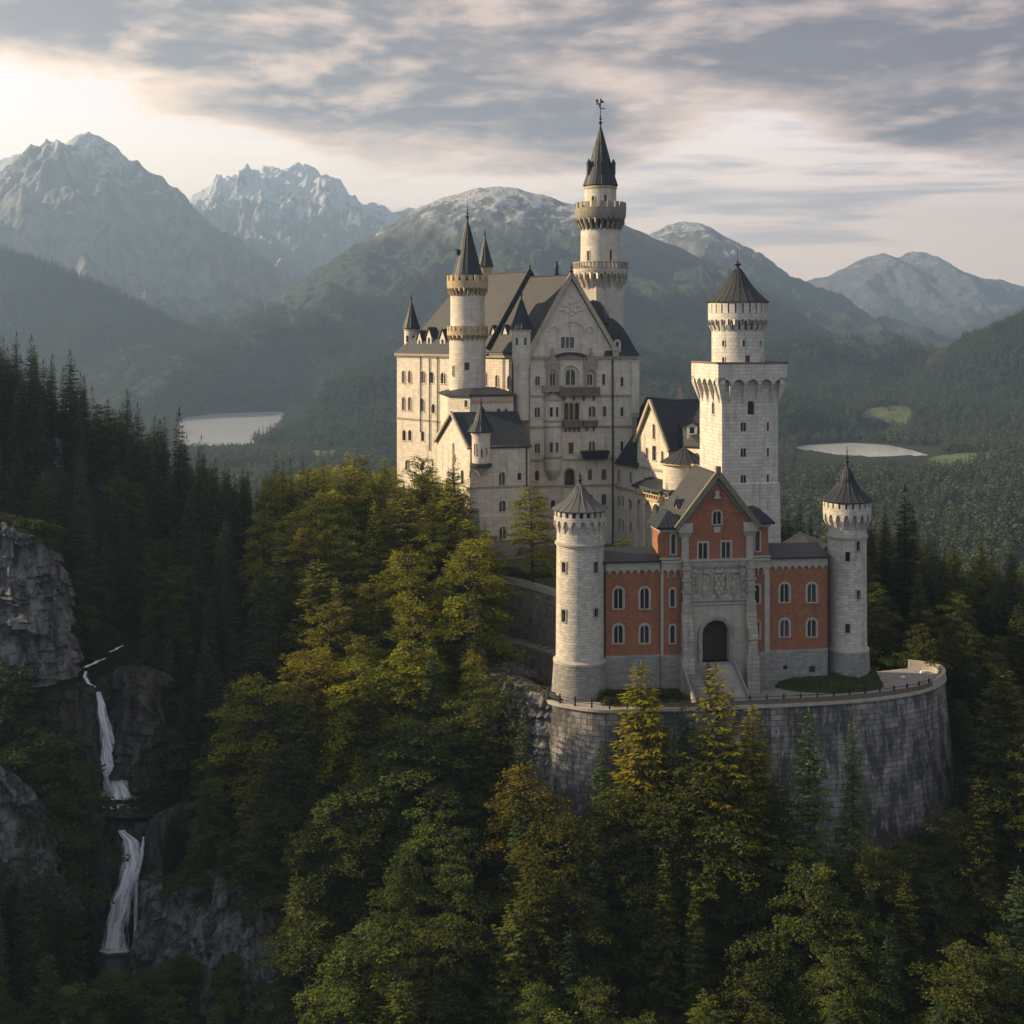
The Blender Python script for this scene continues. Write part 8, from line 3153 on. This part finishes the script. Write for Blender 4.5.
def zone_of(px, py, Y):
    """words that place a tree by what stands beside it"""
    if Y > 202 and px > 470:
        if px < 860:
            return 'behind the outbuilding right of the square tower'
        return 'behind the slim round tower' if px < 945 else 'on the far wooded bank right of the slim round tower'
    if px < 95:
        if Y > 218:
            return 'on the crest of the dark left slope'
        if Y > 186:
            return 'above the tall cliff at the left edge'
        return 'under the tall cliff at the left edge' if Y > 166 else 'in front of the broad cracked cliff'
    if px < 175:
        if Y > 225:
            return 'on the dark ridge before the far lake'
        if Y > 195:
            return 'above the upper waterfall'
        return 'beside the gorge of the lower waterfall' if Y > 165 else 'below the lower waterfall'
    if px < 300:
        if Y > 232:
            return 'on the wooded saddle below the far lake'
        if Y > 205:
            return 'on the bank right of the upper waterfall'
        if Y > 178:
            return 'on the spur between the waterfalls and the palace'
        return 'above the broken cliff right of the lower waterfall' if Y > 160 else 'in the gully below the broken cliff'
    if px < 395:
        if Y > 225:
            return 'on the sunlit rise left of the palace'
        if Y > 195:
            return 'on the golden slope below the sunlit rise'
        return 'on the middle slope between gorge and terrace' if Y > 170 else 'on the lower slope between gorge and terrace'
    if px < 500:
        if Y > 225:
            return 'at the foot of the sunlit palace wall'
        if Y > 195:
            return 'on the slope under the hanging corner turret'
        return 'left of the rocky outcrop under the terrace' if Y > 170 else 'in the hollow below the rocky outcrop'
    if px < 700:
        return 'against the left part of the terrace wall' if Y > 162 else 'in the deep wood under the left terrace wall'
    if px < 880:
        return 'against the streaked middle of the terrace wall' if Y > 162 else 'in the deep wood under the streaked terrace wall'
    if px < 960:
        return 'at the curved right end of the terrace wall' if Y > 162 else 'in the wood below the curved end of the wall'
    return 'on the right bank beyond the curved wall' if Y > 165 else 'in the lower right corner of the wood'


KW = {'spruce': ('dark spruce', 'spruce'), 'beech': ('broad leafy beech', 'beech'), 'larch': ('soft yellowish larch', 'larch')}


def add_tree(kind, x, y, top_py=None, h=None, label=None, tint=(1, 1, 1), proto=None, wide=1.0, z=None):
    z = hgt(x, y) if z is None else z
    if top_py is not None:
        h = Z(top_py, y) - z
    TREES.append([kind, rt.randrange(len(PROTO[kind])) if proto is None else proto, x, y, z, h, wide, tint, label])


def key(kind, px, top, Y, label, tint=(1, 1, 1), proto=None, wide=1.0, z=None, h=None):
    p = XY(px, Y)
    if h is not None:
        z = Z(top, Y) - h
        # stand it on the ground: the trunk runs down from the crown's foot
    add_tree(kind, p.x, p.y, top, None, label, tint, proto, wide, z)


# trees that stand out one by one in the photograph
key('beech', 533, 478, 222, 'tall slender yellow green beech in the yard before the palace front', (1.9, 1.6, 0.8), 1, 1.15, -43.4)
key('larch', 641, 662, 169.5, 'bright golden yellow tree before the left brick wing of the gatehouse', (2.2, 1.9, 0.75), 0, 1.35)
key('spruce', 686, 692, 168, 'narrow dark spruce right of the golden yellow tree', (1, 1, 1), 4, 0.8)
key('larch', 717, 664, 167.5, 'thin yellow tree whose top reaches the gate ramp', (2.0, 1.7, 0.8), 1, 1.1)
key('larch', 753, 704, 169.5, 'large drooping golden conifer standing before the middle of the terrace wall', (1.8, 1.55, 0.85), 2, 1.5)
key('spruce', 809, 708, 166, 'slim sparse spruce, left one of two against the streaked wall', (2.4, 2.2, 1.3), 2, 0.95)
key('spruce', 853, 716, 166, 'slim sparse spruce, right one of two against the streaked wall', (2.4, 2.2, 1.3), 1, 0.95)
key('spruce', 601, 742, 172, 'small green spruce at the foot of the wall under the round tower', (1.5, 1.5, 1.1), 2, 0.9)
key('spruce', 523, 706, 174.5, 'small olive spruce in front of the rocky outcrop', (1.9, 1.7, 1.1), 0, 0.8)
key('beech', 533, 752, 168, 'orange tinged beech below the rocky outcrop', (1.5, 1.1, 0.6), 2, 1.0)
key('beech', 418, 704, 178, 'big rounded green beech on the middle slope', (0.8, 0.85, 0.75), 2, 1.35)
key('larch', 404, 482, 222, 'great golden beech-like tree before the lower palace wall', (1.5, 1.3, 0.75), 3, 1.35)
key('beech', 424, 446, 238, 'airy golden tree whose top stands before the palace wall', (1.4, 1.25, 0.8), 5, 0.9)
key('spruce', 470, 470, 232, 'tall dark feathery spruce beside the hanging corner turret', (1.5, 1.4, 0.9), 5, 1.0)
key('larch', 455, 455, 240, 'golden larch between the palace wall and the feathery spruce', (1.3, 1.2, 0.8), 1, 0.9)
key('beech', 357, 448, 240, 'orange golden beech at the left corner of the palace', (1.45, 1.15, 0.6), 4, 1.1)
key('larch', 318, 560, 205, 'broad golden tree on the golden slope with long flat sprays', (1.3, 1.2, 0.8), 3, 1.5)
key('beech', 880, 832, 162, 'bright green beech at the foot of the streaked wall', (0.9, 0.92, 0.75), 1, 1.0)
key('beech', 560, 796, 163, 'yellow green beech under the left end of the terrace wall', (0.95, 0.9, 0.7), 0, 1.0)
key('spruce', 905, 484, 216, 'tall dark spruce pair-top behind the slim round tower', (1.0, 1.0, 1.0), 3, 1.25)
key('larch', 1003, 664, 178, 'olive larch at the right edge beside the grassy bank', (0.9, 0.95, 0.9), 0, 1.5)
key('spruce', 763, 532, 197, 'tiny dark cypress-like spruce by the right stair bay of the gatehouse', (0.8, 0.9, 0.9), 4, 0.65, Z(556, 197) - 2)
key('spruce', 179, 408, 226, 'lone pointed spruce standing above the others on the left ridge', (0.8, 0.9, 0.9), 4, 0.9)
key('beech', 620, 533, 214, 'rounded bush-like beech in the courtyard behind the left brick wing', (0.9, 0.95, 0.8), 2, 1.0, -43.4)
key('beech', 648, 549, 212, 'low green shrub-like beech beside the loggia', (0.8, 0.9, 0.8), 0, 1.0, -43.4)
for px, top, Y, kd, wd in ((692, 738, 166, 'beech', 1.15), (733, 742, 168, 'larch', 1.3), (612, 772, 167, 'beech', 1.15), (664, 724, 169, 'larch', 1.1), (778, 772, 167, 'larch', 1.2), (894, 842, 164, 'beech', 1.2), (915, 834, 168, 'beech', 1.2), (930, 820, 171, 'spruce', 1.15), (948, 806, 173, 'beech', 1.1), (838, 846, 164, 'beech', 1.1), (800, 832, 163, 'beech', 1.2), (862, 850, 160, 'larch', 1.3), (776, 800, 166, 'spruce', 1.1), (705, 800, 165, 'beech', 1.1), (660, 790, 163, 'beech', 1.1), (610, 792, 166, 'larch', 1.2), (962, 770, 177, 'spruce', 1.1), (905, 872, 158, 'larch', 1.1), (940, 868, 161, 'beech', 1.1),
                           (968, 716, 184, 'spruce', 1.1), (985, 700, 187, 'spruce', 1.2), (958, 694, 192, 'beech', 0.9), (975, 660, 196, 'spruce', 1.1), (870, 880, 157, 'spruce', 1.0)):
    p = XY(px, Y)
    add_tree(kd, p.x, p.y, top, None, None, (0.8, 0.85, 0.8), None, wd)
for px, top, Y in ((4, 648, 177), (15, 655, 179), (26, 662, 176.5), (38, 668, 179), (47, 690, 178), (8, 690, 173), (20, 700, 173.5), (34, 716, 174.5), (45, 738, 175), (-8, 660, 174), (52, 760, 176.5),
                   (170, 716, 189), (176, 742, 187.5), (184, 700, 190), (172, 812, 182), (184, 788, 184), (176, 868, 178), (196, 770, 183), (14, 866, 162), (30, 880, 164), (46, 868, 166), (-4, 860, 160), (58, 905, 167), (64, 940, 164), (150, 962, 162), (128, 966, 158), (100, 962, 157), (80, 968, 160),
                   (206, 846, 174), (226, 850, 173), (196, 992, 158), (250, 996, 158)):
    p = XY(px, Y)
    add_tree('spruce' if rt.random() < 0.75 else 'beech', p.x, p.y, top, None, None, (0.62, 0.72, 0.66), None, 1.1)
NKEY = len(TREES)
# the wood around
sp = 4.7
ys = np.arange(136, 300, sp)
for iy, y0 in enumerate(ys):
    spx = sp * (1 + max(0, (y0 - 230) / 150))
    for x0 in np.arange(-118, 130, spx):
        x = x0 + rt.uniform(-0.45, 0.45) * spx + (iy % 2) * spx / 2
        y = y0 + rt.uniform(-0.45, 0.45) * sp
        px = CX + F * x / y
        big_wood = px > 235 and not (px > 480 and y > 196)
        if big_wood and rt.random() < 0.46:
            continue
        if px < -75 or px > 1100:
            continue
        if inside(cz, [x], [y])[0]:
            continue
        back_right = px > 480 and y > 196
        if y > 262 and not (px < 330):
            continue
        if y > 262 and rt.random() < 0.4:
            continue
        sdist = stream_dist(x, y)
        if sdist < 4.2:
            continue
        if any((V2(x, y) - V2(t[2], t[3])).length < 2.8 for t in TREES[:NKEY]):
            continue
        z = hgt(x, y)
        r = rt.random()
        dark = fbm(np.array([x / 22]), np.array([y / 22]), 2, 77)[0]
        if px < 240 and y > 190 or px < 110:
            kind = 'spruce' if r < 0.74 else ('larch' if r < 0.86 else 'beech')
        elif px < 300:
            kind = 'spruce' if r < 0.48 else ('larch' if r < 0.74 else 'beech')
        elif px < 500:
            kind = 'beech' if r < 0.70 else ('larch' if r < 0.90 else 'spruce')
        elif px < 880:
            kind = 'larch' if r < 0.30 else ('beech' if r < 0.76 else 'spruce')
        else:
            kind = 'spruce' if r < 0.36 else ('beech' if r < 0.76 else 'larch')
        h = {'spruce': rt.uniform(15, 24), 'beech': rt.uniform(13, 19), 'larch': rt.uniform(14, 21)}[kind]
        if big_wood:
            h = {'spruce': rt.uniform(17, 27), 'beech': rt.uniform(19, 27), 'larch': rt.uniform(20, 28)}[kind]
        lim = np.interp(px, lbx, lby) if back_right else np.interp(px, limx, limy)
        lim += rt.uniform(0, 26)
        hmax = Z(lim, y) - z
        if hmax < h:
            if hmax < 7.5:
                continue
            h = hmax
        top, bot = HY - F * (z + h) / y, HY - F * z / y
        wpx = 0.35 * (3.2 if kind == 'spruce' else 4.2) / y * F
        bad = False
        for a, b, c, d_, Yc in KEEP:
            if y < Yc and a - wpx < px < b + wpx and top < d_ and bot > c:
                # low enough young trees may stay at the foot of what must be seen
                h2 = Z(d_ - 4, y) - z
                if h2 > 6.5 and rt.random() < 0.6:
                    h = min(h, h2)
                else:
                    bad = True
        if bad:
            continue
        # undergrown trees hidden completely behind the crest are left out
        if top > 1040:
            continue
        g = 0.82 + 0.5 * rt.random()
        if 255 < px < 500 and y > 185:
            tint = (2.1 * g, 1.75 * g, 0.72 * g) if kind != 'spruce' else (1.7 * g, 1.5 * g, 0.9 * g)  # sunlight on this slope is partly put into the warm, bright leaf tint
        elif px < 255:
            tint = (1.15 * g, 1.2 * g, 1.1 * g) if kind == 'spruce' else (0.75 * g, 0.85 * g, 0.75 * g)
        elif back_right:
            tint = (0.85 * g, 0.85 * g, 0.75 * g)
        else:
            tint = (0.8 * g, 0.85 * g, 0.75 * g) if kind != 'spruce' else (1.05 * g, 1.08 * g, 0.9 * g)
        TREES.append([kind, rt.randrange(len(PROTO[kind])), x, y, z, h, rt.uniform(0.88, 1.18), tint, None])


def plant(rec):
    kind, pi, x, y, z, h, wide, tint, label = rec
    s = h / PH[kind][pi]
    px, py = CX + F * x / y, HY - F * (z + h * 0.5) / y
    zn = zone_of(px, py, y)
    word, cat = KW[kind]
    group = None
    if label is None:
        size = 'tall ' if h > (20 if kind == 'spruce' else 16.5) else ('young ' if h < 12 else '')
        label = size + word + ' ' + zn
        group = (KW[kind][1] + ' trees ' + zn)
    t = thing(kind + '_tree', (x, y, z - 0.3), label, cat + ' tree', group)
    sw_ = s * wide if s > 0.75 else s * wide * 1.2
    if kind == 'beech':
        sw_ = max(sw_ * 1.08, 0.85 * wide)
    t.rotation_euler = (0, 0, rt.uniform(0, 6.28))
    t.scale = (sw_, sw_, s)
    cm, tm = PROTO[kind][pi]
    tr_o = bpy.data.objects.new('trunk', tm)
    cr_o = bpy.data.objects.new('crown', cm)
    for o in (tr_o, cr_o):
        COL.objects.link(o)
        o.parent = t
    cr_o.color = (*tint, 1)
    return t


# a second sowing fills the gaps of the dark left slope
for _ in range(2600):
    y = rt.uniform(186, 300)
    px = rt.uniform(-60, 330)
    x = (px - CX) / F * y
    if px > 200 and y < 235:
        continue
    if stream_dist(x, y) < 5 or inside(cz, [x], [y])[0]:
        continue
    if any(abs(t[2] - x) < 2.7 and abs(t[3] - y) < 2.7 for t in TREES):
        continue
    z = hgt(x, y)
    h = rt.uniform(11, 21)
    hm_ = Z(np.interp(px, limx, limy) + rt.uniform(4, 40), y) - z
    h = min(h, hm_)
    if h < 7:
        continue
    top, bot = HY - F * (z + h) / y, HY - F * z / y
    if any(y < Yc and a - 8 < px < b + 8 and top < d_ and bot > c for a, b, c, d_, Yc in KEEP):
        continue
    g = 0.8 + 0.5 * rt.random()
    TREES.append(['spruce', rt.randrange(6), x, y, z, h, rt.uniform(0.9, 1.2), (1.15 * g, 1.2 * g, 1.1 * g), None])
cnt = {}
rest = []
order = sorted(range(len(TREES)), key=lambda i: (0 if i < NKEY else 1, -(TREES[i][5] / TREES[i][3]) * (1.0 if TREES[i][3] < 240 else 0.6)))
for i in order:
    rec = TREES[i]
    if cnt.get(rec[0], 0) >= 285:
        rest.append(rec)
        continue
    cnt[rec[0]] = cnt.get(rec[0], 0) + 1
    plant(rec)
if rest:
    pr = [bpy.data.objects.new('wood_tree', PROTO['spruce'][k][0]) for k in range(6)]
    for o in pr:
        o.color = (1.15, 1.2, 1.1, 1)
    scatter('spruce_wood', np.array([(r[2], r[3], r[4] - 0.3) for r in rest]), [r[5] / 21.5 for r in rest], pr, 77)
print('TREES', cnt, len(rest))
# shrubs: low leafy bushes on the banks by the terrace and on ledges
def bush_mesh(seed, r=1.0):
    rg = np.random.default_rng(seed)
    L, T = [], []
    for k in range(900):
        v = rg.normal(0, 1, 3)
        v /= np.linalg.norm(v)
        v[2] = abs(v[2])
        rr = rg.uniform(0.45, 1.0) * (1 + 0.3 * math.sin(3 * math.atan2(v[1], v[0]) + seed) * (1 - v[2]))
        p = v * rr * r * np.array([1.25, 1.25, 1.0])
        a = rg.uniform(0, 6.28)
        d = np.array([math.cos(a), math.sin(a), rg.normal(0.1, 0.4)])
        d /= np.linalg.norm(d)
        s = np.cross(d, v)
        s /= np.linalg.norm(s) + 1e-9
        sz = rg.uniform(0.16, 0.32)
        L.append(leaf(p, d, s, sz, sz * 0.6))
        T.append(rg.uniform(0, 1))
    return quads_mesh('shrub', np.array(L), T, M['beech'])


BUSH = [bush_mesh(1), bush_mesh(2), bush_mesh(3)]
spots = []
for k in range(46):
    spots.append((rt.uniform(484, 552), rt.uniform(184, 204), 'green shrub on the bank between the lower path and the outcrop', 'shrubs under the lower path', (0.55, 0.6, 0.5), None))
for k in range(12):
    spots.append((rt.uniform(606, 680), rt.uniform(177.5, 180.5), 'dark shrub in the garden bed below the left brick wing', 'shrubs in the garden bed', (0.35, 0.42, 0.4), TZ + 0.1))
for k in range(10):
    spots.append((rt.uniform(498, 552), rt.uniform(226, 234), 'low green shrub on the upper yard behind the rubble wall', 'shrubs in the upper yard', (0.7, 0.75, 0.6), YZ))
for k in range(8):
    spots.append((rt.uniform(606, 655), rt.uniform(201, 208), 'dark shrub behind the roof of the left brick wing', 'shrubs in the courtyard', (0.5, 0.55, 0.5), YZ))
for k in range(16):
    spots.append((rt.uniform(876, 935), rt.uniform(198, 206), 'dark shrub on the bank behind the right end of the terrace', 'shrubs behind the terrace', (0.4, 0.48, 0.42), TZ))
for k in range(14):
    spots.append((rt.uniform(0, 70), rt.uniform(181.5, 186), 'small dark shrub along the top of the tall left cliff', 'shrubs on the tall left cliff', (0.4, 0.5, 0.4), -1))
for k in range(12):
    spots.append((rt.uniform(0, 80), rt.uniform(167, 172), 'small dark shrub along the top of the broad cracked cliff', 'shrubs on the cracked cliff', (0.4, 0.5, 0.4), -2))
for k in range(12):
    spots.append((rt.uniform(160, 285), rt.uniform(168, 174), 'small dark shrub along the top of the steep broken cliff', 'shrubs on the broken cliff', (0.4, 0.5, 0.4), -3))
CLIFFTOP = {-1: lambda px: np.interp(px, [0, 30, 52, 70], [-26.9, -27.3, -28.6, -31.8]), -2: lambda px: np.interp(px, [0, 30, 58, 82], [-55.4, -57, -61.2, -68]), -3: lambda px: np.interp(px, [146, 190, 226, 262, 296], [-75, -72.4, -73, -75, -79])}
for px, Y, label, gp, tint, z in spots:
    if z in CLIFFTOP:
        z = float(CLIFFTOP[z](px)) + 0.3
    p = XY(px, Y)
    o = bpy.data.objects.new('shrub', BUSH[rt.randrange(3)])
    COL.objects.link(o)
    s = rt.uniform(0.8, 1.6)
    o.location = (p.x, p.y, (hgt(p.x, p.y) if z is None else z) - 0.15)
    o.scale = (s, s, s * rt.uniform(0.7, 1.1))
    o.rotation_euler = (0, 0, rt.uniform(0, 6.28))
    o.color = (*tint, 1)
    tag(o, label, 'shrub', gp)
# ------------------------------------------------------------------ the air
HAZE_D = 1.35e-4
hm = bpy.data.materials.new('valley_air')
hm.use_nodes = True
hm.node_tree.nodes.clear()
hn = NT(hm.node_tree)
pv_ = hn.n('ShaderNodeVolumePrincipled', {'Density': HAZE_D, 'Anisotropy': 0.45, 'Color': (0.43, 0.65, 1.0, 1)})
ho = hn.n('ShaderNodeOutputMaterial')
hm.node_tree.links.new(pv_.outputs[0], ho.inputs['Volume'])
hb = MB()
hb.prism([(-11000, -480), (11000, -480), (11000, 12400), (-11000, 12400)], -161.0, 1200.0)
ho_ = tag(hb.build('haze', hm), kind='stuff')
